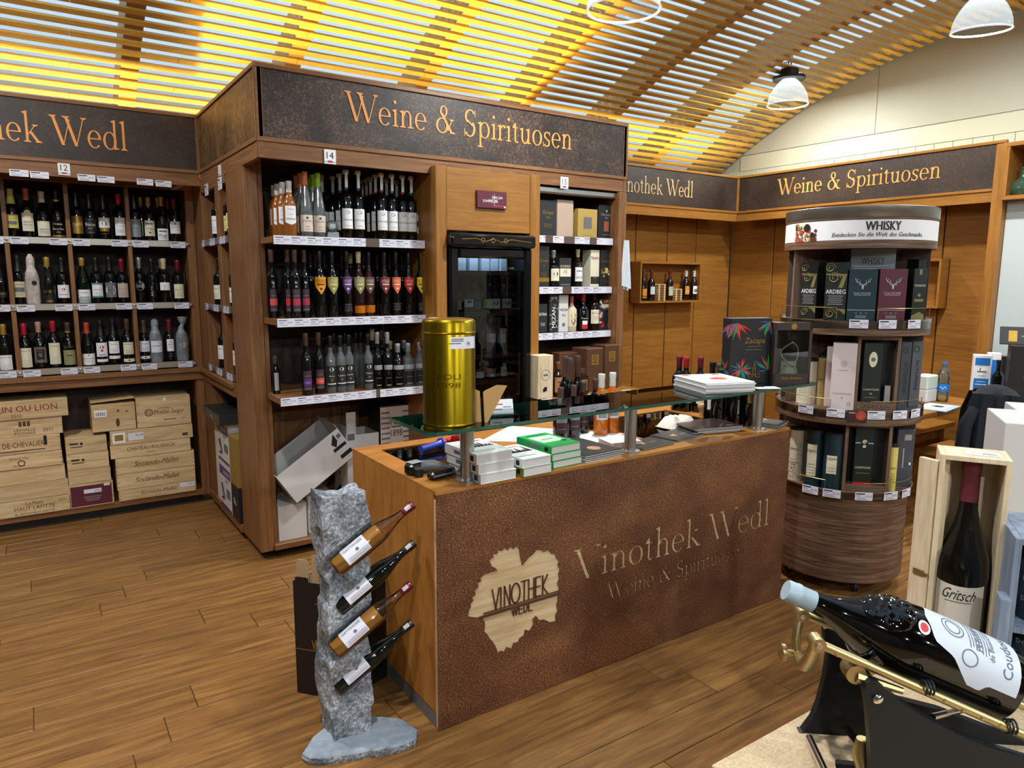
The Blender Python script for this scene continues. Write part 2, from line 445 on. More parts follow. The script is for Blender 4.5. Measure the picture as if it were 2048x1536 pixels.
GLY = {
 'W': ([dg(.1, 1, .45, 0, .12), dg(.45, 0, .74, .9, .04), dg(.6, 1, .95, 0, .12), dg(.95, 0, 1.28, 1, .04), serif(.1, 1, .3, -1), serif(.6, 1, .3, -1), serif(1.28, 1, .24, -1)], 1.34),
 'V': ([dg(.1, 1, .48, 0, .12), dg(.48, 0, .84, 1, .04), serif(.1, 1, .3, -1), serif(.84, 1, .24, -1)], .9),
 'i': ([stem(.15, 0, .58), serif(.15, 0, .28), flag(.15, .6), halfs(.14, .86, .062, .062, .062, .062)[0], halfs(.14, .86, .062, .062, .062, .062)[1]], .3),
 'n': ([stem(.15, 0, .58), serif(.15, 0, .27), flag(.15, .6), arcband(.345, .38, .2, .24, .085, .05, 5, 165), stem(.5, 0, .42, .09), serif(.5, 0, .27)], .65),
 'o': (halfs(.3, .3, .28, .315, .1, .035), .6),
 't': ([stem(.17, .1, .74, .085), [(.02, .56), (.33, .56), (.33, .6), (.02, .6)], [(.02, .58), (.15, .6), (.2, .76), (.13, .74)], arcband(.26, .12, .132, .135, .07, .05, 180, 320, 8)], .38),
 'h': ([stem(.15, 0, 1.0), serif(.15, 0, .27), flag(.15, 1.03), arcband(.345, .38, .2, .24, .085, .05, 5, 165), stem(.5, 0, .42, .09), serif(.5, 0, .27)], .65),
 'e': ([arcband(.29, .3, .27, .315, .095, .035, 0, 320, 20), [(.1, .3), (.56, .3), (.55, .34), (.1, .34)]], .58),
 'k': ([stem(.15, 0, 1.0), serif(.15, 0, .27), flag(.15, 1.03), dg(.2, .26, .46, .58, .045), dg(.28, .36, .56, 0, .12), serif(.46, .6, .22, -1), serif(.57, 0, .24)], .63),
 'd': (halfs(.29, .3, .27, .315, .095, .035)+[stem(.5, 0, 1.0, .09), flag(.5, 1.03), [(.5, 0), (.66, .03), (.66, .05), (.5, .08)]], .67),
 'l': ([stem(.15, 0, 1.0), serif(.15, 0, .28), flag(.15, 1.03)], .31),
 'p': (halfs(.37, .3, .27, .315, .095, .035)+[stem(.15, -.36, .58, .09), serif(.15, -.36, .28), flag(.15, .6)], .68),
 'r': ([stem(.15, 0, .58), serif(.15, 0, .28), flag(.15, .6), arcband(.33, .42, .16, .19, .06, .05, 60, 160, 8), halfs(.39, .54, .05, .05, .05, .05)[0], halfs(.39, .54, .05, .05, .05, .05)[1]], .44),
 'u': ([stem(.15, .2, .58, .09), flag(.15, .6), arcband(.31, .22, .205, .235, .085, .06, 180, 350), stem(.5, 0, .58, .09), flag(.5, .6), [(.5, 0), (.65, .03), (.65, .05), (.5, .08)]], .67),
 's': ([arcband(.24, .44, .18, .16, .075, .045, 30, 230, 12), arcband(.22, .16, .19, .175, .08, .045, -150, 50, 12), dg(.34, .2, .12, .4, .09), stem(.4, .44, .6, .03), stem(.04, 0, .17, .03)], .46),
 'S': ([arcband(.34, .74, .27, .28, .1, .05, 30, 235, 14), arcband(.32, .29, .29, .31, .11, .05, -150, 55, 14), dg(.49, .4, .17, .62, .12), stem(.59, .74, 1.0, .035), stem(.06, 0, .28, .035)], .68),
 '&': (halfs(.42, .8, .18, .21, .08, .04)+halfs(.34, .27, .3, .29, .1, .045)+[dg(.32, .72, .82, 0, .12), dg(.62, .1, .82, .5, .045), serif(.86, 0, .26), serif(.8, .53, .26, -1)], 1.0),
 ' ': ([], .33),
}
def serif_polys(s):
    out = []; x = 0
    for ch in s:
        P, w = GLY[ch]
        out.append([[(p[0]+x, p[1]) for p in q] for q in P]); x += w+.035
    return out, x-.035
def serif_text(g, s, x0, x1, base, h, m, M, d0, d1):
    L, w = serif_polys(s); k = (x1-x0)/w
    e = 0
    for gl in L:
        for q in gl: e += .00004; g.prism([(x0+p[0]*k, base+p[1]*h) for p in q], d0+(e % .0008)*1.01, d1+(e % .0008), m, M)
    return g
# ------------------------------------------------------------------ room shell
def root_at(name, label, cat, loc, group=None): return thing(name, label, cat, loc, 0, group)
def part(g, name, root, kind=None):
    """g holds world coordinates; the part hangs under an unrotated root (or under another part)"""
    o = g.obj(name, root, kind=kind)
    if root is not None and root.type == 'EMPTY': o.matrix_parent_inverse = Matrix.Translation(root.location).inverted()
    return o
FLOORM = wood('floor_plank_wood', ('684826', '885F34', 'A07741'), 'x', sc=1.0, rough=.36, rnd=.10, stretch=11, bmp=.05)
g = G(); g.box(-2.2, 6.6, -7.0, 5.9, -.06, -.0115, mat('floor_screed', '7A5632', .6)); floor = g.obj('floor', kind='structure')
PW, PL = .172, 1.25
pm = {}
def plank_mesh(w):
    w = round(w, 3)
    if w not in pm: g = G(); g.box(0, w-.003, 0, PW-.0028, -.011, 0, FLOORM, b=.0012); pm[w] = g.mesh('plank')
    return pm[w]
offs = [0.17, 0.78, 0.42, 1.02, 0.05, 0.62, .9, .3]
for r in range(-16, 12):
    y = 3.605+r*PW
    x = -1.3-offs[(r*3) % 8]
    while x < 6.3:
        x1 = min(x+PL, 6.37); x0 = max(x, -1.3)
        if x1-x0 > .05: link('plank', plank_mesh(x1-x0), floor, (x0, y, 0))
        x += PL
YC, ZC, RV = 2.364, -2.010, 5.645
def vault(a, r): return YC+r*math.sin(a), ZC+r*math.cos(a)
ceil = bpy.data.objects.new('ceiling', None); COL.objects.link(ceil); ceil['kind'] = 'structure'
ceil.location = (2.4, 2.36, 3.7)
ci = Matrix.Translation(ceil.location).inverted()
sm = {}
def slat_mesh(w):
    if w not in sm: g = G(); g.box(0, w-.002, -.0205, .0205, 0, .017, SLATM, b=.0015); sm[w] = g.mesh('slat')
    return sm[w]
a = R_(35.4); k = 0
while a > R_(-15):
    y, z = vault(a, RV)
    cuts = [(-1.6, .32, 3.4, 6.385), (-1.6, 1.6, 4.3, 6.385), (-1.6, .9, 2.5, 6.385)][k % 3]
    for x0, x1 in zip(cuts, cuts[1:]):
        o = link('slat', slat_mesh(round(x1-x0, 3)), ceil, (x0, y, z), (-a, 0, 0)); o.matrix_parent_inverse = ci
    a -= .084/RV; k += 1
ribx = [-1.25, -.3, .64, 1.59, 2.54, 3.48, 4.42, 5.35, 6.24]
for x in ribx:
    g = G(); V = []; F = []; N = 26
    for i in range(N+1):
        aa = R_(36.2)+(R_(-17)-R_(36.2))*i/N
        for r in (RV+.0175, RV+.235):
            y, z = vault(aa, r)
            for xx in (x-.05, x+.05): V.append((xx, y, z))
    for i in range(N):
        b = 4*i; c = b+4
        F += [(b, c, c+1, b+1), (b+2, b+3, c+3, c+2), (b, b+2, c+2, c), (b+1, c+1, c+3, b+3)]
    F += [(0, 1, 3, 2), (4*N, 4*N+2, 4*N+3, 4*N+1)]
    g.add(V, F, RIBM); part(g, 'rib', ceil)
m = bpy.data.materials.new('daylight_roof_sheet'); m.use_nodes = True
nt = m.node_tree; nt.nodes.remove(nt.nodes['Principled BSDF'])
tr = nd(m, 'ShaderNodeBsdfTranslucent'); tr.inputs[0].default_value = lin('F2F6FA')
lk(m, tr.outputs[0], nt.nodes['Material Output'].inputs[0])
ROOFM = m
rx = [-1.75]+ribx[:-1]+[6.42]
for x0, x1 in zip(rx, rx[1:]):
    g = G(); V = []; F = []; N = 24
    for i in range(N+1):
        aa = R_(37.5)+(R_(-29)-R_(37.5))*i/N
        y, z = vault(aa, RV+.245)
        V += [(x0+.002, y, z), (x1-.002, y, z)]
    for i in range(N): F.append((2*i, 2*i+1, 2*i+3, 2*i+2))
    g.add(V, F, ROOFM); part(g, 'roof_panel', ceil)
g = G(); g.box(-1.75, 6.6, 5.80, 5.92, -.06, 3.1, CREAMWALL); wall_back = g.obj('wall_back', kind='structure')
g = G(); g.box(-1.87, -1.75, -7.0, 5.92, -.06, 4.3, mat('dark_far_wall', '3A3028', .7)); g.obj('wall_left', kind='structure')
g = G(); g.box(-1.75, 6.6, -7.12, -7.0, -.06, 4.3, mat('dark_far_wall', '3A3028', .7)); g.obj('wall_front', kind='structure')
vy_, vz_ = vault(R_(-29), RV+.245)
g = G(); g.box(-1.75, 6.6, -7.0, vy_, 3.9, 4.0, mat('dark_far_wall', '3A3028', .7)); part(g, 'hall_ceiling', ceil)
g = G(); g.box(-1.75, 6.6, vy_, vy_+.03, vz_, 3.9, mat('dark_far_wall', '3A3028', .7)); part(g, 'hall_fascia', ceil)
def wall_profile(x0, x1):
    P = [(-7.0, -.06), (-7.0, 4.0), (-1.62, 4.0)]+[vault(R_(-44.6)+(R_(37.4)+R_(44.6))*i/24, RV+.24) for i in range(25)]+[(5.8, -.06)]
    return P
g = G(); g.prism([(-p[0], p[1]) for p in wall_profile(0, 0)], -.12, 0, CREAMWALL, sideL(6.425, 0, 0)); wall_right = g.obj('wall_right', kind='structure')
# cream cladding on the right wall above the sign
g = G(); g.box(6.412, 6.425, 2.0, 5.16, 2.752, 2.905, SIDING, b=.002); part(g, 'ledge_board', wall_right)
y = 5.72
while y > 2.0:
    g = G(); g.box(6.405, 6.425, y-.147, y, 2.3, 2.748, SIDING, b=.003); part(g, 'board', wall_right); y -= .15
for y0, y1 in ((5.79, 5.145), (5.14, 3.705), (3.70, 2.2), (2.195, .6)):
    P = [(-y0, 2.915)]+[(-(y0+(y1-y0)*i/10), ZC+math.sqrt((RV-.0)**2-((y0+(y1-y0)*i/10)-YC)**2)+.1) for i in range(11)]+[(-y1, 2.915)]
    if y0 > 5.2: P = [(-y0, 2.915), (-y0, 2.93), (-y1, 3.05), (-y1, 2.915)]
    g = G(); g.prism(P, 0, .008, CREAMWALL, sideL(6.425, 0, 0)); part(g, 'panel', wall_right)
# wood panelling behind
for x0, x1 in ((3.5, 4.10), (4.10, 4.535), (4.535, 4.968), (4.968, 5.404), (5.404, 5.828), (5.828, 6.371)):
    g = G(); g.box(x0+.006, x1-.006, 5.2, 5.225, .02, 2.4, CHERRY_H, b=.003); part(g, 'panel', wall_back)
g = G(); g.box(3.5, 6.4, 5.2255, 5.24, .0, 2.4, mat('panel_gap', '2A1A0E', .8)); part(g, 'panel_backing', wall_back)
for y0, y1 in ((5.2, 4.66), (4.66, 3.86), (3.86, 3.01), (3.01, 2.555)):
    g = G(); g.box(6.371, 6.392, y1+.006, y0-.006, .02, 2.4, CHERRY_Y, b=.003); part(g, 'panel', wall_right)
g = G(); g.box(6.393, 6.404, 2.5, 5.2, 0, 2.4, mat('panel_gap', '2A1A0E', .8)); part(g, 'panel_backing', wall_right)
g = G(); g.box(6.06, 6.4, 2.47, 2.55, 0, 2.62, CHERRY_V, b=.003); g.obj('trim_1', kind='structure')

# ------------------------------------------------------------------ sign fascias
def sign(label, o, right, width, text, tx, base, th, panel, letm, rail=(2.205, 2.285), wm=WOOD_H, loc=None):
    """o: lower left corner (x, y) seen from the front"""
    up = (0, 0, 1); M = frame((o[0], o[1], 0), right, up)
    root = root_at('sign_fascia', label, 'sign', (loc or (o[0], o[1], 2.2)))
    g = G(); g.box(.0, width, 2.305, 2.63, -.03, -.004, panel, M); part(g, 'steel_panel', root)
    g = G(); g.box(0, width, 2.283, 2.305, -.035, .006, wm, M, b=.002); part(g, 'trim', root)
    g = G(); g.box(0, width, 2.63, 2.652, -.035, .006, wm, M, b=.002); part(g, 'trim', root)
    g = G(); g.box(0, .012, 2.305, 2.63, -.034, .004, wm, M); g.box(width-.012, width, 2.305, 2.63, -.034, .004, wm, M); part(g, 'trim', root)
    g = G(); g.box(0, width, rail[0], rail[1]-.002, -.03, -.002, wm, M); part(g, 'fascia_board', root)
    if text:
        g = G(); serif_text(g, text, tx[0], tx[1], base, th, letm, M, -.004, -.001); part(g, 'lettering', root)
    return root
YS12, YS14, XS13, YSB, XSR = 5.13, 3.719, .997, 4.92, 6.1
# letter positions are surveyed from the picture
wl = onY(99, 236, YS12); we = onY(256, 292, YS12)
kf = (we.x-wl.x)/(serif_polys('Wedl')[1]); full = serif_polys('Vinothek Wedl')[1]*kf
sign('dark rusted steel sign with copper letters above the left wine wall', (-1.5, YS12), (1, 0, 0), XS13+1.5, 'Vinothek Wedl', (we.x-full+1.5, we.x+1.5), 2.388, .168, RUST_S, COPPER_L)
sign('golden brown steel fascia without letters on the side of the block', (XS13, YS12), (0, -1, 0), YS12-YS14, None, None, 0, 0, RUST_G, COPPER_L, wm=WOOD_Y)
a = onY(691, 200, YS14).x; b = onY(1144, 304, YS14).x
sign('speckled rusty sign with copper letters above bays 14 and 15', (XS13, YS14), (1, 0, 0), 3.45-XS13, 'Weine & Spirituosen', (a-XS13, b-XS13), 2.435, .148, RUST_D, COPPER_L)
sign('short return of the speckled sign facing the wooden rear wall', (3.45, YS14), (0, 1, 0), YSB-YS14, None, None, 0, 0, RUST_D, COPPER_L, wm=WOOD_Y, loc=(3.45, 4.0, 2.2))
a = onY(1333, 367, YSB).x; b = onY(1386, 397, YSB).x
kf = (b-a)/serif_polys('Wedl')[1]; full = serif_polys('Vinothek Wedl')[1]*kf
sign('rear steel sign with pale engraved letters over the niche wall', (3.45, YSB), (1, 0, 0), XSR-3.45, 'Vinothek Wedl', (b-full-3.45, b-3.45), 2.40, .15, RUST_S, OCHRE_L, wm=CHERRY_H)
a = Yat(1555, XSR, 2.5); b = Yat(1881, XSR, 2.45)
sign('steel sign with copper letters behind the round whisky stand', (XSR, YSB), (0, -1, 0), YSB-2.5, 'Weine & Spirituosen', (YSB-a, YSB-b), 2.425, .15, RUST_S, COPPER_L, wm=CHERRY_Y)
# covers on the cabinet tops and soffits, structure of the joinery
def sof(x0, x1, y0, y1, m=WOOD_H):
    g = G(); g.box(x0, x1, y0, y1, 2.262, 2.282, m); return g.obj('trim_2', kind='structure')
sof(-1.5, .96, 5.165, 5.79); sof(1.035, 3.415, 3.755, 5.79); sof(3.455, 6.06, 4.955, 5.79, CHERRY_H); sof(6.137, 6.40, 2.5, 4.95, CHERRY_Y)
# warm cove lights lying on the cabinet tops behind the sign boards
_cv = iter(('left wine wall sign', 'front of the sign over bay 14', 'middle of the block over bay 14', 'side fascia of the block', 'short sign return', 'rear sign over the niche wall', 'sign behind the whisky stand', 'wall above the wine wall', 'rear of the centre block'))
def cove(x0, x1, y0, y1, name, rot=None, spread=95, power=None, col=None):
    d = bpy.data.lights.new(name, 'AREA'); d.shape = 'RECTANGLE'; d.size = abs(x1-x0); d.size_y = abs(y1-y0)
    d.color = col or (1.0, .70, .17); d.energy = (power or COVE_W)*max(abs(x1-x0), abs(y1-y0)); d.spread = R_(spread)
    o = bpy.data.objects.new(name, d); COL.objects.link(o); o.location = ((x0+x1)/2, (y0+y1)/2, 2.335)
    o.rotation_euler = rot or (PI, 0, 0)
    g = G(); g.box(x0, x1, y0, y1, 2.284, 2.325, WHITE, b=.004); t = g.obj('cove_light')
    return tag(t, 'hidden slim warm light batten lying behind the '+next(_cv), 'light', 'warm light battens behind the signs')
cove(-1.4, .9, 5.175, 5.215, 'cove_lamp', power=COVE_W*.7)
cove(1.05, 3.4, 3.765, 3.805, 'cove_lamp', spread=90, power=COVE_W*1.7)
cove(1.05, 3.4, 4.5, 4.54, 'cove_lamp', spread=75)
cove(1.035, 1.075, 3.9, 5.0, 'cove_lamp', spread=80)
cove(3.37, 3.41, 3.9, 5.0, 'cove_lamp', spread=80)
cove(3.55, 6.0, 4.97, 5.01, 'cove_lamp', power=COVE_W*.8)
cove(6.145, 6.185, 2.6, 4.8, 'cove_lamp', power=COVE_W*.22, col=(1, .85, .42))
for x, y, r in ((.2, 5.5, 0), (2.2, 5.3, 0)):
    cove(x-1.1, x+1.1, y, y+.04, 'cove_lamp', power=COVE_W*.8)

# ------------------------------------------------------------------ price tags and rails
PRICES = ['19,99', '24,99', '31,99', '12,99', '49,99', '16,99', '89,99', '27,99']
_tg = {}
def tag_mesh(i, w=.072, h=.036):
    k = (i, w, h)
    if k not in _tg:
        g = G(); g.box(-w/2, w/2, -h/2, h/2, 0, .0015, TAGW)
        g.text(PRICES[i], w*.44, -h*.1, h*.26, INK, z=.0018, align='r', res=1)
        g.rect(-w*.2, h*.3, w*.5, h*.14, INK, z=.0018); g.rect(-w*.3, h*.04, w*.26, h*.06, INKG, z=.0018)
        g.rect(-w*.15, -h*.2, w*.5, h*.05, INKG, z=.0018); g.rect(-w*.1, -h*.36, w*.6, h*.05, INKG, z=.0018)
        _tg[k] = g.mesh('price_tag')
    return _tg[k]
_ti = [0]
def put_tag(parent, M, w=.072, h=.036, root=None):
    _ti[0] += 1
    o = link('price_tag', tag_mesh(_ti[0] % 8, w, h), parent)
    o.matrix_basis = (Matrix.Translation(root.location).inverted() @ M) if root is not None else M
    return o
def strip(g, x0, x1, y, z0, z1, gaps=()):
    """a white printed price strip facing -Y"""
    M = front(0, y, 0)
    x = x0; i = 0; random.seed(int(x0*100)+int(z0*1000))
    g.box(x0, x1, y-.0012, y, z0, z1, TAGW)
    h = z1-z0
    while x < x1-.1:
        w = .085
        g.text(random.choice(PRICES), x+w-.006, z0+h*.42, h*.24, INK, M, .0016, align='r', res=1)
        g.rect(x+w*.33, z0+h*.78, w*.5, h*.12, INKG, M, .0016); g.rect(x+w*.25, z0+h*.5, w*.3, h*.07, INKG, M, .0016)
        g.rect(x+w*.35, z0+h*.25, w*.55, h*.05, INKG, M, .0016)
        x += w
    for a, b in gaps: g.box(a, b, y-.002, y-.0005, z0-.0005, z1+.0005, mat('rail_gap', '5A463C', .5))
NUMB = mat('light_blue_print', '9CC4DC', .5)
def number_sign(num, M, root, w=.062, h=.072):
    g = G(); g.box(-w/2, w/2, -h/2, h/2, 0, .004, WHITE, M); g.text(num, 0, -h*.14, h*.5, INK, M, .0045, maxw=w*.8)
    g.rect(0, -h*.36, w*.94, h*.12, NUMB, M, .0045); g.rect(0, -h*.34, w*.4, h*.14, REDP, M, .005)
    return part(g, 'number_sign', root)

# ------------------------------------------------------------------ left wine wall (number 12)
Y12 = 5.40
s12 = root_at('wall_shelf', 'long wooden wine wall with square bays under the left sign, numbered 12', 'shelf', (-.3, 5.55, 0))
Z12 = (1.85, 1.437, 1.028)
DIV = (-.745, -.41, -.076, .252, .592)
g = G(); g.box(-1.5, .945, 5.73, 5.755, .1, 2.262, DARKW); part(g, 'back_panel', s12)
g = G(); g.box(.945, 1.0, Y12, 5.755, .05, 2.26, WOOD_V, b=.003); part(g, 'side_panel', s12)
g = G(); g.box(-1.5, .945, Y12-.002, Y12+.03, 2.2, 2.26, WOOD_H, b=.002); part(g, 'top_rail', s12)
for x in DIV:
    g = G(); g.box(x-.013, x+.013, Y12, 5.73, .985, 2.20, WOOD_V, b=.002); part(g, 'divider', s12)
for z in Z12:
    g = G(); g.box(-1.5, .945, Y12+.006, 5.73, z-.028, z, DARKW); sh = part(g, 'shelf', s12)
    g = G(); g.box(-1.5, .94, Y12-.006, Y12+.004, z-.032, z+.01, ALU, b=.002)
    for x in DIV+(.945,): g.lathe([(0, -.016), (.008, -.013), (.01, 0), (0, 0)], CHROME, 10, Matrix.Translation((x, Y12-.006, z-.011)) @ Matrix.Rotation(-PI/2, 4, 'X'))
    rl = part(g, 'price_rail', sh)
    bays = [-.745, -.41, -.076, .252, .592, .945]
    for a, b in zip(bays, bays[1:]):
        for xx in (a+.065, b-.062):
            put_tag(rl, front(xx, Y12-.0065, z-.014+random.uniform(-.004, 0)), .092, .04)
for a, b in zip(DIV[1:], DIV[2:]+(.945,)):
    c = (a+b)/2
for px, py in ((38, 346), (79, 350), (173, 355.5), (212, 359), (290, 364), (327, 367.5)):
    p = onY(px, py, YS12+.001); put_tag(s12, front(p.x, YS12+.0005, p.z), .092, .038, s12)
p = onY(128, 338, YS12+.001); number_sign('12', front(p.x, YS12+.0005, p.z), s12)
g = G(); g.box(-1.5, 1.0, Y12-.03, 5.73, .955, .988, WOOD_H, b=.003); part(g, 'ledge', s12)
g = G(); g.box(-1.5, 1.0, Y12-.012, Y12+.02, .90, .955, WOOD_H, b=.003); part(g, 'ledge_front', s12)
g = G(); g.box(-1.5, .96, Y12-.012, 5.73, .06, .10, WOOD_H, b=.003); part(g, 'base_board', s12)
g = G(); g.box(-1.5, .96, Y12+.06, Y12+.08, 0, .06, BLACKM); part(g, 'plinth', s12)

# ------------------------------------------------------------------ narrow side shelf (number 13)
s13 = root_at('side_shelf', 'narrow wooden side shelf numbered 13 turned towards the wine wall', 'shelf', (1.2, 4.9, 0))
XF = 1.0
g = G(); g.box(1.34, 1.36, 4.46, 5.38, .05, 2.262, DARKW); part(g, 'back_panel', s13)
for y0, y1, z0, z1 in ((5.15, 5.395, .05, 2.26), (4.655, 4.735, .985, 2.2)):
    g = G(); g.box(XF, XF+.335, y0, y1, z0, z1, WOOD_V, b=.003); part(g, 'stile', s13)
g = G(); g.box(XF-.002, XF+.03, 4.46, 5.15, 2.16, 2.26, WOOD_Y, b=.002); part(g, 'top_rail', s13)
for z in Z12:
    g = G(); g.box(XF+.006, 1.34, 4.47, 5.15, z-.028, z, WOOD_Y); sh = part(g, 'shelf', s13)
    g = G(); g.box(XF-.008, XF+.002, 4.45, 5.17, z-.032, z+.01, ALU, b=.002); rl = part(g, 'price_rail', sh)
    for yy in (5.11, 4.88, 4.80, 4.6, 4.52): put_tag(rl, sideL(XF-.0085, yy, z-.014), .07, .042)
for yy in (4.94, 4.56): put_tag(s13, sideL(XF-.003, yy, 2.165), .1, .07, s13)
number_sign('13', sideL(XF-.003, 4.545, 2.236), s13, .06, .06)
g = G(); g.box(XF-.03, 1.34, 4.445, 5.36, .955, .988, WOOD_Y, b=.003); part(g, 'ledge', s13)
g = G(); g.box(XF-.012, XF+.02, 4.445, 5.36, .90, .955, WOOD_Y, b=.003); part(g, 'ledge_front', s13)
g = G(); g.box(XF-.012, 1.34, 4.445, 5.36, .05, .10, WOOD_Y, b=.003); part(g, 'base_board', s13)
g = G(); g.box(XF+.05, XF+.07, 4.445, 5.36, 0, .05, BLACKM); part(g, 'plinth', s13)

# ------------------------------------------------------------------ centre block: bays 14 and 15, cooler column
s14 = root_at('centre_shelf', 'large wooden block of shelf bays numbered 14 and 15 around the wine cooler', 'shelf', (2.2, 4.1, 0))
g = G(); g.box(1.0, 1.075, 4.04, 4.44, .05, 2.262, WOOD_V, b=.004); g.box(1.0755, 1.1, 4.046, 4.44, .05, 2.262, WOOD_V, b=.002); part(g, 'corner_post', s14)
g = G(); g.box(1.1, 1.95, 4.42, 4.44, .09, 2.262, WALNUT_D); part(g, 'back_panel', s14)
g = G(); g.box(1.116, 1.949, 4.405, 4.419, .091, .94, WOOD_V); part(g, 'lower_back_panel', s14)
g = G(); g.box(1.104, 1.114, 4.28, 4.295, .1, 2.2, BLACKM)
for i in range(40): g.box(1.1139, 1.1146, 4.283, 4.292, .15+i*.05, .17+i*.05, ALU)
part(g, 'shelf_standard', s14)
for i, (z, gp) in enumerate(((1.83, ((1.58, 1.66),)), (1.40, ()), (.978, ((1.62, 1.645),)))):
    g = G(); g.prism([(1.102, 4.42), (1.102, 4.04), (1.075, 4.035), (1.075, 3.80), (1.948, 3.80), (1.948, 4.42)], z-.032, z, WOOD_H); sh = part(g, 'shelf', s14)
    g = G(); g.box(1.075, 1.946, 3.791, 3.799, z-.042, z+.004, ALU); strip(g, 1.077, 1.945, 3.7905, z-.041, z+.003, gp); part(g, 'price_rail', sh)
g = G(); g.box(1.075, 1.95, 4.02, 4.42, .055, .09, WOOD_H, b=.003); part(g, 'base_board', s14)
g = G(); g.box(1.06, 3.38, 4.12, 4.14, 0, .055, BLACKM); part(g, 'plinth', s14)
for x0, x1 in ((1.95, 2.02), (2.605, 2.68)):
    g = G(); g.box(x0, x1, 3.66, 4.42, .0, 2.245, CHERRY_V, b=.004); part(g, 'column_side', s14)
g = G(); g.box(2.0205, 2.6045, 3.664, 3.69, 1.89, 2.24, CHERRY_H, b=.003); part(g, 'column_panel', s14)
number_sign('14', front(onY(661, 314, YS14-.01).x, YS14-.001, onY(661, 314, YS14).z), s14)
number_sign('15', front(onY(1130, 366, YS14-.01).x, YS14-.001, onY(1130, 366, YS14).z), s14)
g = G(); g.box(3.375, 3.44, 3.70, 4.42, .0, 2.2, WOOD_V, b=.004); part(g, 'corner_post', s14)
g = G(); g.box(2.68, 3.375, 4.08, 4.1, .87, 2.262, WALNUT_D); part(g, 'back_panel', s14)
g = G(); g.box(2.68, 3.375, 3.735, 3.80, 2.155, 2.2, STEEL, b=.01); part(g, 'light_housing', s14)
for z, gp in ((1.89, ((2.79, 2.85), (2.94, 3.03), (3.16, 3.22))), (1.563, ((2.735, 2.745), (2.935, 3.01))), (1.262, ((2.86, 2.863), (2.955, 2.958)))):
    g = G(); g.box(2.68, 3.374, 3.76, 4.08, z-.03, z, WALNUT_D); sh = part(g, 'shelf', s14)
    g = G(); g.box(2.68, 3.37, 3.752, 3.759, z-.044, z+.003, STEEL); strip(g, 2.682, 3.368, 3.7515, z-.042, z+.001, gp); part(g, 'price_rail', sh)
g = G(); g.box(2.68, 3.47, 3.50, 4.08, .84, .868, CHERRY_H, b=.004); part(g, 'ledge', s14)
g = G(); g.box(2.68, 3.373, 3.70, 4.1, .0, .84, CHERRY_H); part(g, 'lower_panel', s14)
# ------------------------------------------------------------------ counter
counter = root_at('sales_counter', 'long sales counter with rusted steel front and wooden top', 'counter', (2.1, 2.48, 0))
CX0, CX1, CY0, CY1, CZ = 1.108, 3.085, 2.10, 2.862, .893
g = G(); g.box(CX0, CX0+.035, CY0+.022, CY1, .062, CZ-.0118, COUNTER_W, b=.001); part(g, 'side_panel', counter)
g = G(); g.box(CX1-.035, CX1, CY0+.022, CY1, .062, CZ-.0118, COUNTER_W, b=.001); part(g, 'side_panel', counter)
g = G(); g.box(CX0+.036, CX1-.036, CY1-.03, CY1, .062, CZ-.03, COUNTER_W); part(g, 'rear_panel', counter)
g = G(); g.box(CX0+.003, CX1-.003, CY0+.025, CY1-.003, .0, .06, mat('grey_plinth', '6E7276', .4, .3)); part(g, 'plinth', counter)
g = G(); g.box(CX0+.002, CX1-.002, CY0+.0042, CY0+.0215, .005, CZ-.032, OAKL); part(g, 'front_backing', counter)
# top: wooden frame round sunken glass panes
tx = [CX0, 1.20, 1.62, 2.30, 2.92, CX1]; ty = [CY0, CY0+.16, CY1-.085, CY1]
ty = [CY0, 2.26, 2.775, CY1]
g = G()
for a, b, c, d in ((CX0, CX1, CY0, ty[1]), (CX0, CX1, ty[2], CY1), (CX0, tx[1], ty[1], ty[2]), (tx[2], tx[3], ty[1], ty[2]), (tx[4], CX1, ty[1], ty[2])):
    g.box(a, b, c, d, CZ-.0115, CZ, COUNTER_T)
part(g, 'counter_top', counter)
for x0, x1 in ((tx[1], tx[2]), (tx[3], tx[4])):
    g = G(); g.box(x0, x1, ty[1], ty[2], CZ-.010, CZ-.004, PANE); part(g, 'glass_pane', counter)
    g = G(); g.box(x0, x1, ty[1], ty[2], CZ-.34, CZ-.32, DARKW); g.box(x0-.012, x0, ty[1], ty[2], CZ-.34, CZ-.03, CHERRY_H); g.box(x1, x1+.012, ty[1], ty[2], CZ-.34, CZ-.03, CHERRY_H)
    g.box(x0, x1, ty[2], ty[2]+.012, CZ-.34, CZ-.03, CHERRY_H); g.box(x0, x1, ty[1]-.012, ty[1], CZ-.34, CZ-.03, CHERRY_H); part(g, 'display_well', counter)
# steel front with real cut-outs
LEAF = [(358,1068),(345,1030),(325,1000),(310,985),(300,965),(285,955),(290,925),(288,905),(280,884),(225,878),(200,875),(205,840),(215,825),(213,810),(228,790),(222,775),(240,760),(235,740),(255,720),(252,700),(270,690),(265,675),(285,655),(330,640),(355,635),(345,620),(325,610),(312,578),(335,565),(330,548),(355,545),(358,525),(380,530),(390,515),(412,525),(420,508),(440,520),(455,505),(470,520),(475,560),(485,605),(500,590),(520,565),(545,545),(560,525),(585,525),(600,535),(625,525),(640,545),(660,545),(665,570),(680,580),(672,605),(684,630),(675,650),(680,675),(670,700),(680,730),(674,755),(672,790),(665,820),(672,845),(660,870),(662,900),(630,905),(600,890),(575,895),(558,872),(540,890),(545,915),(525,950),(500,945),(495,975),(470,990),(465,1010),(440,1015),(430,1045),(405,1035),(390,1060),(372,1055)]
def cpt(cx, cy):
    p = onY(860+cx/2.626, 900+cy/2.626, CY0); return (p.x, p.z)
MF = front(0, CY0, 0)
leaf = [cpt(*p) for p in LEAF]
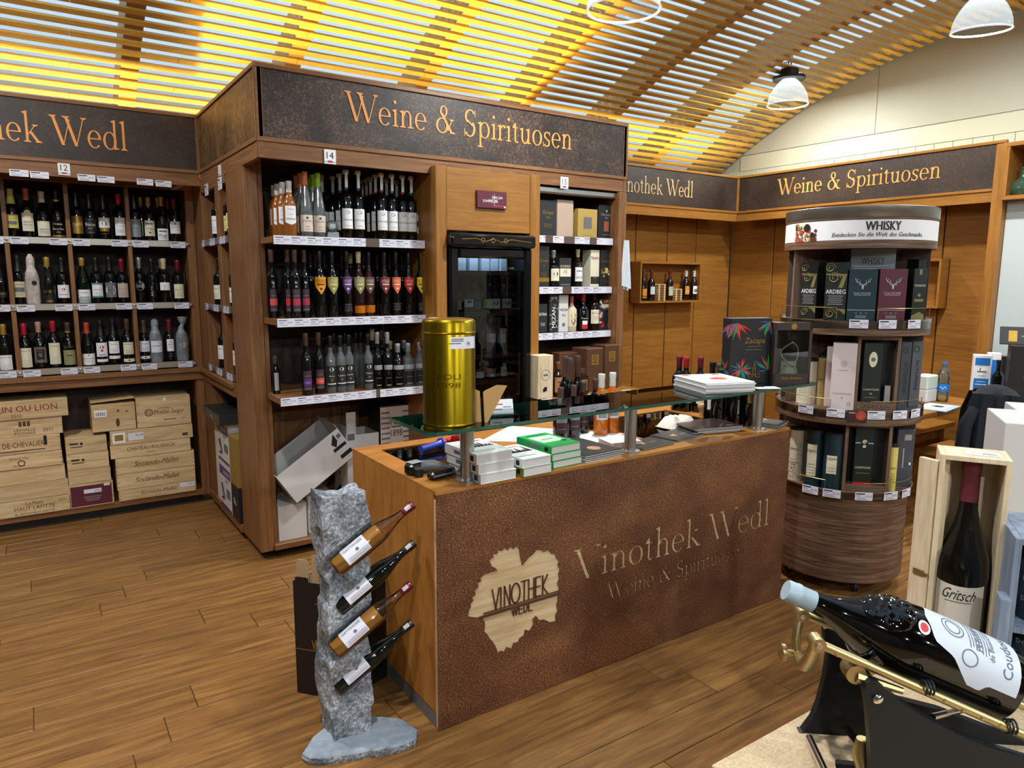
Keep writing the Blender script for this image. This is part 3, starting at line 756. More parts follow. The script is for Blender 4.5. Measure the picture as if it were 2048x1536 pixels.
g = G(); g.box(CX0, CX1, CY0, CY0+.0035, .004, CZ-.012, RUST_C); plate = part(g, 'steel_front', counter)
c = G(); c.prism(leaf, -.03, .02, RUST_C, MF); cutters = [c.obj('cut_leaf')]
a = cpt(762, 600); b = cpt(1783, 400); base1 = (cpt(808, 672)[1]+cpt(1783, 398)[1])/2; cap1 = cpt(762, 527)[1]-base1
c = G(); serif_text(c, 'Vinothek Wedl', a[0], b[0], base1, cap1, RUST_C, MF, -.03, .02); cutters.append(c.obj('cut_name'))
a = cpt(932, 740); b = cpt(1648, 540); base2 = (cpt(965, 775)[1]+cpt(1640, 562)[1])/2; cap2 = cpt(935, 702)[1]-base2
c = G(); serif_text(c, 'Weine & Spirituosen', a[0], b[0], base2, cap2, RUST_C, MF, -.03, .02); cutters.append(c.obj('cut_line'))
for c in cutters:
    md = plate.modifiers.new('cut', 'BOOLEAN'); md.operation = 'DIFFERENCE'; md.solver = 'EXACT'; md.use_self = True; md.object = c
dg_ = bpy.context.evaluated_depsgraph_get()
me = bpy.data.meshes.new_from_object(plate.evaluated_get(dg_))
for p in me.polygons: p.use_smooth = False
plate.modifiers.clear(); plate.data = me
for c in cutters: bpy.data.objects.remove(c)
# lettering and line left standing inside the leaf
def thin_letters(g, s, x0, x1, base, h, m, M, d0, d1, w=.012, slope=0):
    K = {'V': [[(0, 1), (.5, 0)], [(.5, 0), (1, 1)]], 'I': [[(.15, 0), (.15, 1)]], 'N': [[(.05, 0), (.05, 1)], [(.05, 1), (.95, 0)], [(.95, 0), (.95, 1)]],
         'O': [[(.5+.5*math.cos(i*PI/8), .5+.5*math.sin(i*PI/8)), (.5+.5*math.cos((i+1)*PI/8), .5+.5*math.sin((i+1)*PI/8))] for i in range(16)],
         'T': [[(0, 1), (1, 1)], [(.5, 0), (.5, 1)]], 'H': [[(.05, 0), (.05, 1)], [(.95, 0), (.95, 1)], [(.05, .5), (.95, .5)]], 'E': [[(.05, 0), (.05, 1)], [(.05, 0), (.9, 0)], [(.05, .5), (.8, .5)], [(.05, 1), (.9, 1)]],
         'K': [[(.05, 0), (.05, 1)], [(.05, .45), (.9, 1)], [(.05, .45), (.95, 0)]], 'W': [[(0, 1), (.28, 0)], [(.28, 0), (.5, .9)], [(.5, .9), (.72, 0)], [(.72, 0), (1, 1)]], 'D': [[(.05, 0), (.05, 1)], [(.05, 1), (.6, .95)], [(.6, .95), (.95, .5)], [(.95, .5), (.6, .05)], [(.6, .05), (.05, 0)]], 'L': [[(.05, 0), (.05, 1)], [(.05, 0), (.9, 0)]]}
    WD = {'I': .3, 'W': 1.25, 'O': 1.15, 'V': .9}
    tot = sum(WD.get(ch, .8)+.18 for ch in s)-.18; k = (x1-x0)/tot; x = x0
    for ch in s:
        cw = WD.get(ch, .8)*k
        for (ax, ay), (bx, by) in K[ch]:
            A = Vector((x+ax*cw, base+ay*h)); B = Vector((x+bx*cw, base+by*h)); d = (B-A).normalized(); n = Vector((-d.y, d.x))*w/2; e = d*w*.3
            g.prism([tuple(A-n-e), tuple(B-n+e), tuple(B+n+e), tuple(A+n-e)], d0, d1, m, M)
        x += cw+.18*k
DRUST = mat('brown_steel_edge', '5C3C2A', .5, .2)
a = cpt(328, 812); b = cpt(620, 740); bz = cpt(360, 835)[1]
g = G()
thin_letters(g, 'VINOTHEK', a[0], b[0], (cpt(345, 838)[1]+cpt(610, 752)[1])/2, .078, DRUST, MF, -.003, .001, .0048)
a = cpt(430, 850); b = cpt(540, 830)
thin_letters(g, 'WEDL', a[0], b[0], (cpt(440, 870)[1]+cpt(530, 845)[1])/2, .036, DRUST, MF, -.003, .001, .0034)
p0 = cpt(258, 875); p1 = cpt(684, 757)
zz = (p0[1]+p1[1])/2
g.prism([(p0[0], zz-.006), (p1[0], zz-.006), (p1[0], zz+.003), (p0[0], zz+.003)], -.0035, .002, DRUST, MF)
g.prism([(p0[0]+.02, zz+.008), (p1[0], zz+.008), (p1[0], zz+.012), (p0[0]+.02, zz+.012)], -.0035, .002, DRUST, MF)
part(g, 'leaf_lettering', counter)

# raised glass shelf on three steel posts
GZ = 1.135
gs = root_at('glass_shelf', 'raised clear glass shelf on three steel posts along the counter', 'shelf', (2.08, 2.17, CZ))
GX0, GX1, GY0, GY1 = 1.02, 3.09, 1.965, 2.275
g = G(); V = [(x, y, z) for z in (GZ-.012, GZ) for x, y in ((GX0, GY0+.02), (GX0+.02, GY0), (GX1-.02, GY0), (GX1, GY0+.02), (GX1, GY1), (GX0, GY1))]
g.add(V, [(5, 4, 3, 2, 1, 0), (6, 7, 8, 9, 10, 11)], SHELFGL); g.add(V, [(i, (i+1) % 6, 6+(i+1) % 6, 6+i) for i in range(6)], GREENEDGE); part(g, 'glass_plate', gs)
for x in (1.276, 2.077, 2.923):
    g = G(); g.lathe([(0, CZ), (.045, CZ), (.045, CZ+.006), (.026, CZ+.01), (.026, GZ-.02), (.042, GZ-.016), (.042, GZ-.0125), (0, GZ-.0125)], STEEL, 28, Matrix.Translation((x, 2.175, 0))); part(g, 'post', gs)

# ------------------------------------------------------------------ wine cooler
fr = root_at('wine_cooler', 'tall black glass-door wine cooler built into the wooden column', 'cooler', (2.31, 3.9, 0))
FX0, FX1, FY = 2.024, 2.60, 3.70
g = G()
g.box(FX0, FX0+.03, FY, 4.38, .06, 1.875, BLACKM); g.box(FX1-.03, FX1, FY, 4.38, .06, 1.875, BLACKM); g.box(FX0, FX1, 4.35, 4.38, .06, 1.875, BLACKM)
g.box(FX0, FX1, FY, 4.38, 1.85, 1.875, BLACKM); g.box(FX0, FX1, FY, 4.38, .06, .1, BLACKM); part(g, 'cabinet', fr)
g = G(); g.box(FX0-.005, FX1+.012, 3.60, FY, 1.80, 1.875, BLACKP, b=.012)
g.tube([(FX0+.06, 3.598, 1.84), (FX0+.16, 3.597, 1.845), (FX0+.22, 3.597, 1.83), (FX0+.27, 3.597, 1.846), (FX0+.33, 3.597, 1.828), (FX0+.40, 3.597, 1.846), (FX0+.55, 3.598, 1.832)], .0018, GOLDP, 6)
for x in (.2, .27, .36): g.ringf(FX0+x, 1.838, .014, .003, GOLDP, front(0, 3.598, 0), .001)
part(g, 'header', fr)
dy0, dy1 = 3.635, 3.695
g = G(); g.box(FX0+.002, FX0+.062, dy0, dy1, .09, 1.797, BLACKP, b=.012); g.box(FX1-.05, FX1+.008, dy0, dy1, .09, 1.797, BLACKP, b=.012)
g.box(FX0+.062, FX1-.05, dy0, dy1, 1.735, 1.797, BLACKP, b=.012); g.box(FX0+.062, FX1-.05, dy0, dy1, .09, .16, BLACKP, b=.012); door = part(g, 'door', fr)
g = G(); g.box(FX0+.06, FX1-.05, dy0+.03, dy0+.034, .155, 1.74, PANE); part(g, 'pane', door)
FZ = (1.66, 1.41, 1.145, .985, .62, .3)
for z in FZ:
    g = G(); g.box(FX0+.032, FX1-.032, 3.76, 4.34, z-.014, z, BROWNCARD); g.box(FX0+.032, FX1-.032, 3.745, 3.76, z-.022, z+.004, mat('cooler_shelf_lip', '3A2420', .4)); part(g, 'shelf', fr)
g = G()
for z in np.arange(.3, 1.7, .055): g.box(FX1-.034, FX1-.0305, 3.78, 4.3, z, z+.012, mat('cooler_ladder', '8A8468', .4))
part(g, 'shelf_ladder', fr)
d = bpy.data.lights.new('cooler_fill_lamp', 'AREA'); d.shape = 'RECTANGLE'; d.size = .4; d.size_y = .03; d.energy = 2.2; d.color = (.9, .95, 1)  # unseen strip, added to brighten the dark inside of the cooler
l = bpy.data.objects.new('cooler_fill_lamp', d); COL.objects.link(l); l.parent = fr; l.location = (0, 3.74-fr.location.y, 1.84); l.rotation_euler = (R_(25), 0, 0)
g = G(); g.box(FX0+.08, FX1-.08, 3.725, 3.755, 1.843, 1.849, WHITE); part(g, 'lamp', fr)  # body of the added strip
# ------------------------------------------------------------------ bottles
def prof(H, R, b, n, rn, ex=1.0, foot=.006):
    """b: end of the straight body, n: start of the straight neck (fractions of H)"""
    P = [(0, .003), (R*.8, 0), (R*.94, 0), (R, foot), (R, H*b)]
    for i in range(1, 7):
        t = i/6; s = (1-math.cos(t*PI))/2 if ex >= 1 else t
        s = s**(1/ex if ex > 1 else ex)
        P.append((R+(rn-R)*s, H*b+(H*n-H*b)*t))
    P += [(rn*.97, H*.93), (rn*1.12, H*.935), (rn*1.12, H*.985), (rn, H), (0, H)]
    return P
BT = {  # H, R, body end, neck start, neck radius, exponent
 'bdx': (.302, .0375, .615, .77, .0145, 1.3), 'bur': (.298, .0405, .46, .86, .0145, 1.0), 'slim': (.365, .029, .60, .74, .0125, 1.5),
 'tall': (.362, .0325, .545, .80, .0128, 1.1), 'dark5': (.372, .034, .60, .73, .0125, 1.5), 'amb': (.288, .034, .56, .82, .0135, 1.2),
 'schn': (.335, .037, .42, .86, .0135, .9), 'sq': (.30, .033, .66, .76, .0135, 1.6), 'alsace': (.335, .0375, .40, .93, .0142, .9),
 'small': (.21, .02, .62, .76, .0105, 1.4), 'mini': (.19, .024, .6, .78, .0105, 1.4), 'cogn': (.24, .042, .55, .72, .0135, 1.4), 'dec': (.2, .034, .62, .78, .012, 1.6), 'hock': (.30, .038, .5, .86, .0145, 1.0)}
_bm = {}
def body_mesh(t, m, n=18):
    k = (t, m.name)
    if k not in _bm:
        H, R, b, nk, rn, ex = BT[t]; g = G(); g.lathe(prof(H, R, b, nk, rn, ex), m, n); _bm[k] = g.mesh('bottle_body')
    return _bm[k]
def cap_mesh(t, m, frac=.80, ring=None, strip=False):
    k = ('c', t, m.name, frac, ring.name if ring else 0, strip)
    if k not in _bm:
        H, R, b, nk, rn, ex = BT[t]; g = G(); r0 = rn*1.2
        def rad(z):
            P = prof(H, R, b, nk, rn, ex)
            for (ra, za), (rb, zb) in zip(P, P[1:]):
                if za <= z <= zb and zb > za: return ra+(rb-ra)*(z-za)/(zb-za)
            return rn
        z0 = H*frac
        if strip:
            g.lathe([(0, H*.945), (rn*1.35, H*.945), (rn*1.35, H*1.0), (rn*1.25, H*1.004), (0, H*1.004)], m, 14)
            zt = H*.68
            g.box(-rn*.62, rn*.62, -rn*1.22, -rn*1.05, H*.75, H*.95, m)
            if ring: g.lathe([(rn*1.08, H*.72), (rn*1.14, H*.72), (rn*1.14, H*.765), (rn*1.08, H*.765)], ring, 14)
        else:
            g.lathe([(rad(z0)*1.03, z0), (rad(z0)*1.07, z0+.001), (max(rad(H*.9), rn)*1.07, H*.91), (r0, H*.935), (r0, H*.993), (r0*.93, H*1.004), (0, H*1.004)], m, 14)
            if ring: g.lathe([(rad(z0)*1.1, z0-.001), (rad(z0)*1.12, z0+.006), (r0, z0+.012)], ring, 14)
        _bm[k] = g.mesh('capsule')
    return _bm[k]
def lab_fn(R):
    def f(x, y, z): a = x/R; r = R+z; return (r*math.sin(a), -r*math.cos(a), y)
    return f
_lm = {}
def label_mesh(t, spec):
    """spec: list of patches ('r', z0, z1, halfdeg, mat) ('t', text, z, h, mat[, maxdeg]) ('s', zt, zm, zb, halfdeg, mat) ('o', z, r, mat) ('l', z, halfdeg, h, mat)"""
    k = (t, repr([[getattr(a, 'name', a) for a in s] for s in spec]))
    if k in _lm: return _lm[k]
    R = BT[t][1]+.0004; f = lab_fn(R); g = G(); lev = .0
    for s in spec:
        lev += .00025
        if s[0] == 'r':
            _, z0, z1, hd, m = s; n = 8; V = []; F = []
            for i in range(n+1):
                x = R*R_(hd)*(2*i/n-1); V += [f(x, z0, lev), f(x, z1, lev)]
            for i in range(n): F.append((2*i, 2*i+2, 2*i+3, 2*i+1))
            g.add(V, F, m, True)
        elif s[0] == 's':
            _, zt, zm, zb, hd, m = s; n = 8; V = []; F = []
            for i in range(n+1):
                u = 2*i/n-1; x = R*R_(hd)*u; V += [f(x, zm+(zb-zm)*(1-abs(u)), lev), f(x, zt, lev)]
            for i in range(n): F.append((2*i, 2*i+2, 2*i+3, 2*i+1))
            g.add(V, F, m, True)
        elif s[0] == 'o':
            _, z, r, m = s; g.add([f(r*math.cos(2*PI*i/18), z+r*math.sin(2*PI*i/18), lev) for i in range(18)], [tuple(range(18))], m)
        elif s[0] == 'l':
            _, z, hd, h, m = s; w = R*R_(hd)
            g.add([f(w*(2*i/4-1), zz, lev) for i in range(5) for zz in (z, z+h)], [(2*i, 2*i+2, 2*i+3, 2*i+1) for i in range(4)], m)
        elif s[0] == 't':
            _, tx, z, h, m = s[:5]; md = s[5] if len(s) > 5 else 50
            g.text(tx, 0, z, h, m, None, lev, maxw=2*R*R_(md), fn=f, res=1)
        elif s[0] == 'v':      # vertical text
            _, tx, z, h, m = s
            g.text(tx, 0, z, h, m, None, lev, fn=f, res=1, rot=PI/2)
    _lm[k] = g.mesh('label'); return _lm[k]
def bottle(t, glass, cap, spec, loc, rz, label, group=None, capfrac=.80, ring=None, strip=False, hs=1.0, name='wine_bottle', cat='bottle', lean=None):
    o = link(name, body_mesh(t, glass), None, loc, lean or (0, 0, rz)); o.scale = (1, 1, hs)
    tag(o, label, cat, group)
    if cap: link('capsule', cap_mesh(t, cap, capfrac, ring, strip), o)
    if spec: link('label', label_mesh(t, spec), o)
    return o
def face(x, y): return math.atan2(x, y)*-.55      # turned part of the way towards the aisle
def lines(z, n, hd, m, step=.007, h=.0012): return [('l', z-i*step, hd-(i % 2)*9, h, m) for i in range(n)]

# ---- left wine wall, three rows
YB = Y12+.06
def lab(z0, z1, m, txt, ink, hd=52, h=.011, n=3, th=.72, sub=None):
    H = z1-z0; L = [('r', z0, z1, hd, m), ('t', txt, z0+H*th-h/2, h, ink, hd*.8) if txt else ('l', z0+H*th, hd*.7, h*.35, ink)]
    if sub: L.append(('t', sub, z0+H*th-h*1.9, h*.8, ink, hd*.7))
    return L+lines(z0+H*.34, n, hd*.6, INKG, H*.09)
rows12 = [
 (Z12[0], 'top', [
  (24, 'bdx', BLACKG, YEL, lab(.062, .145, YEL, 'Smith Haut', INK)+[('r', .085, .105, 34, INKG)], 'yellow picture label and yellow capsule', .70),
  (55, 'bdx', BLACKG, SALM, lab(.045, .155, CREAM, 'LIBERTY', INK, sub='SCHOOL', th=.5)+[('o', .155, .018, CREAM)], 'arched cream label and salmon capsule', .77),
  (86, 'bur', BLACKG2, WHC, lab(.018, .112, CREAM, 'LIBERTY', INK, sub='SCHOOL', th=.45), 'low cream label and white capsule', .77),
  (115, 'bur', BLACKG, BLKC, [('t', 'TORRES', .088, .010, CREAM, 40), ('t', 'Mas La Plana', .058, .013, CREAM, 46), ('t', '2012', .04, .008, CREAM), ('r', .014, .026, 60, GOLDP)], 'black label, gold foot line and black capsule', .78, GOLDC),
  (154, 'bdx', BLACKG, BLKC, [('r', .04, .15, 55, GOLDP), ('t', 'Raiza', .095, .02, CREAM, 40), ('l', .09, 30, .001, CREAM)], 'tall gold label and black capsule', .70),
  (180, 'bdx', BLACKG, BLKC, [('r', .04, .15, 55, BLACKM), ('t', 'Raiza', .093, .022, CREAM, 44), ('l', .135, 40, .0015, SILVP), ('t', 'RESERVA', .075, .006, CREAM), ('l', .05, 30, .0015, SILVP)], 'black label with pale script', .68),
  (208, 'bdx', BLACKG, BLKC, [('r', .085, .15, 55, WHITE), ('t', 'Raiza', .128, .009, INK), ('o', .112, .016, INKG), ('r', .062, .084, 40, GOLDP), ('l', .045, 34, .002, GOLDP)], 'white label over a gold band', .68),
  (239, 'bdx', BLACKG, REDC, [('r', .035, .15, 50, WHITE), ('l', .095, 30, .002, INKG), ('o', .13, .012, TAGW)]+lines(.07, 3, 30, INKG), 'tall white label and red capsule', .79),
  (270, 'bdx', BLACKG, BLKC, lab(.03, .145, GREYCARD, 'Muga', INK, th=.5), 'grey label and black capsule', .70),
  (298, 'bdx', BLACKG, GOLDC, lab(.04, .145, CREAM, 'Muga', INK, th=.5, h=.014)+[('r', .118, .13, 30, INKG), ('o', .062, .005, INK)], 'cream crest label and gold capsule', .80),
  (324, 'bur', BLACKG2, GOLDC, lab(.012, .09, WHITE, 'Muga', INK, th=.45, h=.018)+[('r', .068, .078, 34, INKG)], 'low white label and wide gold capsule', .80),
  (349, 'bdx', BLACKG, DREDC, [('r', .062, .145, 55, WHITE), ('t', 'PRIMA', .098, .014, REDP, 46), ('o', .128, .005, INK), ('t', '1234', .07, .006, REDP), ('l', .088, 38, .0015, INKG)], 'white label with red word', .80)]),
 (Z12[1], 'middle', [
  (2, 'bur', BLACKG, BLKC, [('r', .05, .085, 50, BLACKM), ('l', .07, 30, .004, GOLDP)], 'gold print, cut by the picture edge', .8),
  (38, 'bdx', BLACKG, BLKC, lab(.05, .145, mat('sage_cream_label', 'C8C6A0', .6), 'CAYMUS', INK, th=.8)+[('r', .085, .11, 42, INKG)], 'cream vineyard picture label', .68),
  (97, 'bur', BLACKG2, GOLDC, [('t', 'QUILT', .075, .02, GOLDP, 50), ('r', .012, .065, 62, BLACKM), ('r', .02, .03, 24, GOLDP)], 'gold capital letters and gold capsule', .8),
  (126, 'bdx', BLACKG, BLKC, [('r', .045, .128, 55, WHITE), ('o', .1, .010, SALM), ('l', .065, 36, .003, INKG)], 'rounded white label with red seal', .7),
  (167, 'bur', BLACKG2, GOLDC, [('r', .012, .096, 58, WHITE), ('l', .074, 36, .004, INKG), ('r', .016, .04, 56, mat('pale_blue_grey', 'A8B4B8', .6)), ('r', .045, .05, 40, INKG)], 'low landscape label and gold capsule', .83),
  (194, 'bdx', BLACKG, BLKC, lab(.045, .14, WHITE, 'Secret Spot', INK, th=.55)+[('r', .045, .055, 55, mat('teal_ornament', '4A8890', .6)), ('r', .13, .14, 55, mat('teal_ornament', '4A8890', .6))], 'white label with teal borders', .72),
  (221, 'bdx', BLACKG, BLKC, [('r', .045, .14, 55, INKG), ('o', .092, .032, WHITE), ('t', 'Secret Spot', .09, .011, INK, 44), ('r', .045, .052, 20, GOLDP)], 'floral label with round white centre', .72),
  (245, 'bdx', BLACKG, DREDC, lab(.045, .14, mat('warm_grey_label', 'B8ACA0', .6), None, REDP, th=.6, h=.009), 'warm grey label and thin dark red capsule', .74),
  (280, 'bdx', BLACKG, SILC, [('o', .118, .029, mat('round_grey_label', '8C8E90', .5)), ('l', .12, 36, .002, WHITE), ('l', .11, 30, .002, WHITE)], 'round grey label and silver capsule', .77),
  (305, 'bdx', BLACKG, BLKC, [('v', 'AALTO', .085, .016, SILVP)], 'no label but vertical silver letters', .74),
  (329, 'bdx', BLACKG, CREAMC, [('r', .09, .142, 52, WHITE), ('t', 'XA', .112, .009, INK), ('t', 'RO', .098, .006, INK)], 'small square white label and cream capsule', .77),
  (357, 'bdx', BLACKG, DREDC, lab(.035, .135, CREAM, 'MAURO', INK, th=.6, sub='VS'), 'tall cream label and dark red capsule', .77)]),
 (Z12[2], 'bottom', [
  (10, 'bur', BLACKG2, GOLDC, lab(.012, .105, WHITE, 'Grand Cru', INK, n=5, th=.85), 'wide white label and gold capsule', .78),
  (51, 'bdx', BLACKG, REDC, lab(.02, .145, CREAM, 'Grand Cru', INK, n=7, th=.86), 'large cream script label and red capsule', .76),
  (80, 'bdx', BLACKG, ROSEC, [('r', .045, .145, 58, mat('taupe_label', '6A625C', .5)), ('r', .065, .13, 32, BLACKM), ('t', 'Modic', .112, .009, SALM)]+lines(.1, 3, 18, CREAM), 'taupe label with black centre, copper capsule', .78),
  (109, 'bdx', BLACKG, REDC, lab(.03, .165, CREAM, None, INK, n=6, th=.84), 'very tall cream label and red capsule', .78),
  (138, 'bdx', BLACKG, BRC, [('t', 'QUILT', .135, .017, GOLDP, 46), ('r', .022, .12, 60, mat('olive_label', '8E8C66', .6)), ('r', .082, .088, 24, INK)], 'gold letters above an olive label', .78, GOLDC),
  (176, 'bur', BLACKG2, mat('tomato_capsule', 'B84428', .35), [('r', .014, .09, 58, WHITE), ('t', 'LA MONTESA', .052, .009, INK, 50), ('o', .08, .004, INK), ('l', .04, 30, .0015, INKG)], 'low white label and tomato red capsule', .76),
  (203, 'bdx', BLACKG, BLKC, [('r', .065, .158, 55, WHITE), ('o', .128, .012, DREDC), ('o', .105, .008, REDP), ('r', .075, .08, 30, INKG), ('r', .03, .048, 55, WHITE)], 'red flower on white label and lower band', .68),
  (228, 'bdx', BLACKG, BLKC, lab(.08, .16, WHITE, None, INKG, n=3)+[('r', .045, .065, 55, WHITE)], 'plain white label above a white band', .68),
  (256, 'bdx', BLACKG, BRC, lab(.07, .15, CREAM, None, INK, n=4, th=.82)+[('r', .02, .042, 55, CREAM), ('o', .031, .006, DREDC)], 'cream label above a narrow sealed band', .76),
  (289, 'bdx', BLACKG, BRC, lab(.085, .16, TAGW, None, INK, n=3)+[('r', .035, .055, 50, TAGW), ('o', .045, .006, DREDC)], 'pale blue label and slender neck', .72),
  (340, 'bdx', BLACKG, DREDC, [('r', .08, .165, 34, WHITE), ('t', 'TE', .14, .012, INK, 24), ('t', 'RRE', .122, .012, INK, 28), ('t', 'US', .104, .012, INK, 24), ('l', .06, 16, .0015, SILVP), ('l', .045, 20, .0015, SILVP)], 'narrow white label with stacked letters', .74)])]
for z, rn, L in rows12:
    for i, it in enumerate(L):
        px, t, gl, cp, sp, d, cf = it[:7]
        x = Xat(px, YB, z+.13)
        bottle(t, gl, cp, sp, (x, YB+random.uniform(-.008, .008), z), face(x, YB), f'bottle with {d}, {rn} row of wine wall', capfrac=cf, ring=it[7] if len(it) > 7 else None, hs=random.uniform(.97, 1.02))
# second bottles standing behind
for z, px, gl, cp, lb in ((Z12[0], 283, BLACKG, GOLDC, 'half hidden bottle with gold capsule behind the grey-labelled one'), (Z12[0], 317, BLACKG, GOLDC, 'half hidden bottle with gold capsule behind the low white label'), (Z12[0], 337, BLACKG, DREDC, 'half hidden bottle with dark red capsule behind the red-worded label'), (Z12[1], 324, BLACKG, CREAMC, 'half hidden bottle with cream capsule behind the square white label')):
    x = Xat(px, Y12+.15, z+.15); bottle('bdx', gl, cp, [('r', .045, .14, 52, CREAM)], (x, Y12+.15, z), 0, lb)
# wrapped bottles
def wrapped(px, z, m, Y, label, h=.315, flare=False, lb=None):
    x = Xat(px, Y, z+.12); g = G(); P = []
    n = 22; V = []; F = []
    rs = [(0, .038), (.02, .0405), (.1, .041), (.17, .040), (.205, .033), (.225, .025), (.245, .022), (.27, .024), (.295, .021), (h, .008)]
    if flare: rs = [(0, .038), (.02, .041), (.1, .041), (.17, .040), (.2, .032), (.222, .021), (.24, .017), (.262, .014), (.285, .026), (h, .034)]
    for z_, r in rs:
        for k in range(n):
            a = 2*PI*k/n; j = 1+.09*noise.noise((math.cos(a)*2, math.sin(a)*2, z_*30+px))
            rr = r*j; V.append((rr*math.cos(a)+(.012 if flare and z_ > .26 else 0), rr*math.sin(a), z_))
    for i in range(len(rs)-1):
        for k in range(n): F.append((i*n+k, i*n+(k+1) % n, (i+1)*n+(k+1) % n, (i+1)*n+k))
    F.append(tuple(range(n))[::-1]); F.append(tuple((len(rs)-1)*n+k for k in range(n)))
    g.add(V, F, m, False)
    o = g.obj('wrapped_bottle', None, (x, Y, z)); tag(o, label, 'bottle')
    if lb:
        f = lab_fn(.0418); q = G()
        if lb == 'o': q.add([f(.026*math.cos(2*PI*i/18), .12+.02*math.sin(2*PI*i/18), .002) for i in range(18)], [tuple(range(18))], mat('oval_grey_label', 'A09C98', .6))
        elif lb == 's': q.add([f(.014*math.cos(2*PI*i/12)+.01, .14+.014*math.sin(2*PI*i/12), .003) for i in range(12)], [tuple(range(12))], INK)
        else:
            q.add([f(.036*(i/4-1), zz, .0028) for i in range(9) for zz in (.075, .155)], [(2*i, 2*i+2, 2*i+3, 2*i+1) for i in range(8)], TAGW)
            q.add([f(.024*(i/4-1), zz, .0032) for i in range(9) for zz in (.118, .122)], [(2*i, 2*i+2, 2*i+3, 2*i+1) for i in range(8)], INKG)
        q.obj('label', o)
wrapped(65, Z12[1], TISSUE, YB, 'bottle wrapped in crumpled pale tissue in the middle row', .32, lb='s')
wrapped(312, Z12[2], FOILG, YB, 'grey paper-wrapped bottle with white label, bottom row', .305, lb='w')
wrapped(364, Z12[2], FOILG, YB, 'grey wrapped bottle with a flared top and oval label', .315, True, 'o')
# ---- side shelf
for i, (z, py, yy, gl, cp, sp, d) in enumerate((
 (Z12[0], 427, 4.90, BLACKG, BRC, lab(.04, .15, WHITE, None, INK), 'white label in the far top bay of the side shelf'),
 (Z12[0], 447, 4.57, BLACKG, BLKC, lab(.04, .13, YEL, None, INK), 'yellow label in the near top bay of the side shelf'),
 (Z12[0], 451, 4.50, BLACKG, BRC, lab(.05, .14, CREAM, None, INK), 'cream label at the near end of the side shelf top'),
 (Z12[1], 420, 4.95, BLACKG, BLKC, lab(.04, .13, CREAM, None, INK), 'cream label in the far middle bay of the side shelf'),
 (Z12[1], 455, 4.52, BLACKG, SALM, lab(.03, .12, WHITE, None, INK), 'pink capsule and white label in the side shelf'),
 (Z12[2], 441, 4.93, BLACKG, BLKC, lab(.06, .15, WHITE, None, INK), 'white label in the far bottom bay of the side shelf'),
 (Z12[2], 470, 4.52, BLACKG, BLKC, lab(.06, .15, CREAM, None, INK), 'cream label in the near bottom bay of the side shelf'))):
    bottle('bdx', gl, cp, sp, (1.047, yy, z), R_(-62), 'dark wine bottle with '+d, capfrac=.76)
# ------------------------------------------------------------------ bay 14 bottles
def put(px, Y, z, t, gl, cp, sp, label, rot=None, zc=.15, **kw):
    x = Xat(px, Y, z+zc); return bottle(t, gl, cp, sp, (x, Y, z), face(x, Y)*.6 if rot is None else rot, label, name=kw.pop('name', 'liqueur_bottle'), **kw)
zA, zB, zC_ = 1.83, 1.40, .978
MAR = [('r', .075, .16, 52, WHITE), ('s', .0755, .0755, .062, 52, WHITE), ('t', 'MARILLE', .088, .010, INK, 44), ('t', 'Wachau', .14, .007, INKG), ('l', .115, 24, .0012, INKG)]
for i, (px, Y) in enumerate(((579, 3.86), (566, 3.93), (556, 4.02), (549, 4.10))):
    put(px, Y, zA, 'amb', AMBERG, WHC, MAR, f'amber apricot bottle with white cap, {ORD[i]} from the front, top of bay 14')
put(553.5, 4.2, zA, 'amb', AMBERG, SILC, None, 'amber bottle with grey cap at the back of bay 14')
SCH = [('r', .03, .115, 58, mat('pale_pink_label', 'DCCABC', .6)), ('o', .1, .006, INK), ('t', 'WILLIAMS', .08, .009, INKG, 46), ('l', .055, 16, .0015, INK), ('l', .042, 20, .0015, INKG)]
for i, (px, Y, c, cn) in enumerate(((611, 3.86, ORC, 'orange'), (603, 3.94, ORC, 'orange'), (595, 4.03, ORC, 'orange'), (637, 3.87, GRC, 'lime green'), (627, 3.95, GRC, 'lime green'), (621, 4.05, GRC, 'lime green'))):
    put(px, Y, zA, 'schn', CLEARG, c, SCH, f'clear schnapps bottle with {cn} cap, {ORD[i % 3]} from the front', capfrac=.80, hs=1.02)
CAN = [('r', .055, .165, 56, WHITE), ('t', 'CA', .135, .022, TAGW if 0 else INKG, 22), ('t', 'ZWETSCHKE', .10, .009, INK, 48), ('l', .072, 30, .0012, INKG), ('r', .055, .059, 56, YEL)]
ring_ = {'r': DREDC, 'n': mat('navy_ring', '1A2038', .4), 'g': mat('green_ring', '1E4A34', .4)}
for i, (px, Y, rg, d) in enumerate(((645, 4.10, 'r', 'red ring behind the lime caps'), (666, 4.10, 'n', 'navy ring behind the glass ball'), (680, 3.98, 'n', 'navy ring, third from the left'), (693, 3.87, 'n', 'navy ring, left of the labelled pair'), (717, 3.87, 'n', 'navy ring, right of the labelled pair'),
    (726, 4.18, 'r', 'red ring, farthest back of the red four'), (733, 4.10, 'r', 'red ring, third of the red four'), (741, 4.02, 'r', 'red ring, second of the red four'), (751, 3.95, 'r', 'red ring, just behind the front one'), (763, 3.87, 'r', 'red ring in front'),
    (773, 4.03, 'g', 'green ring, behind in the right half'), (784, 3.88, 'g', 'green ring, in front in the right half'), (793, 4.05, 'r', 'red ring, behind the right pair'), (805, 3.89, 'r', 'red ring, second from the right'), (822, 3.89, 'g', 'green ring, rightmost white-capped one'))):
    put(px, Y, zA, 'dark5', BLACKG, WHC, CAN, f'tall dark bottle with white strip cap and {d}', strip=True, ring=ring_[rg], hs=1.0 if Y < 3.96 else .98)
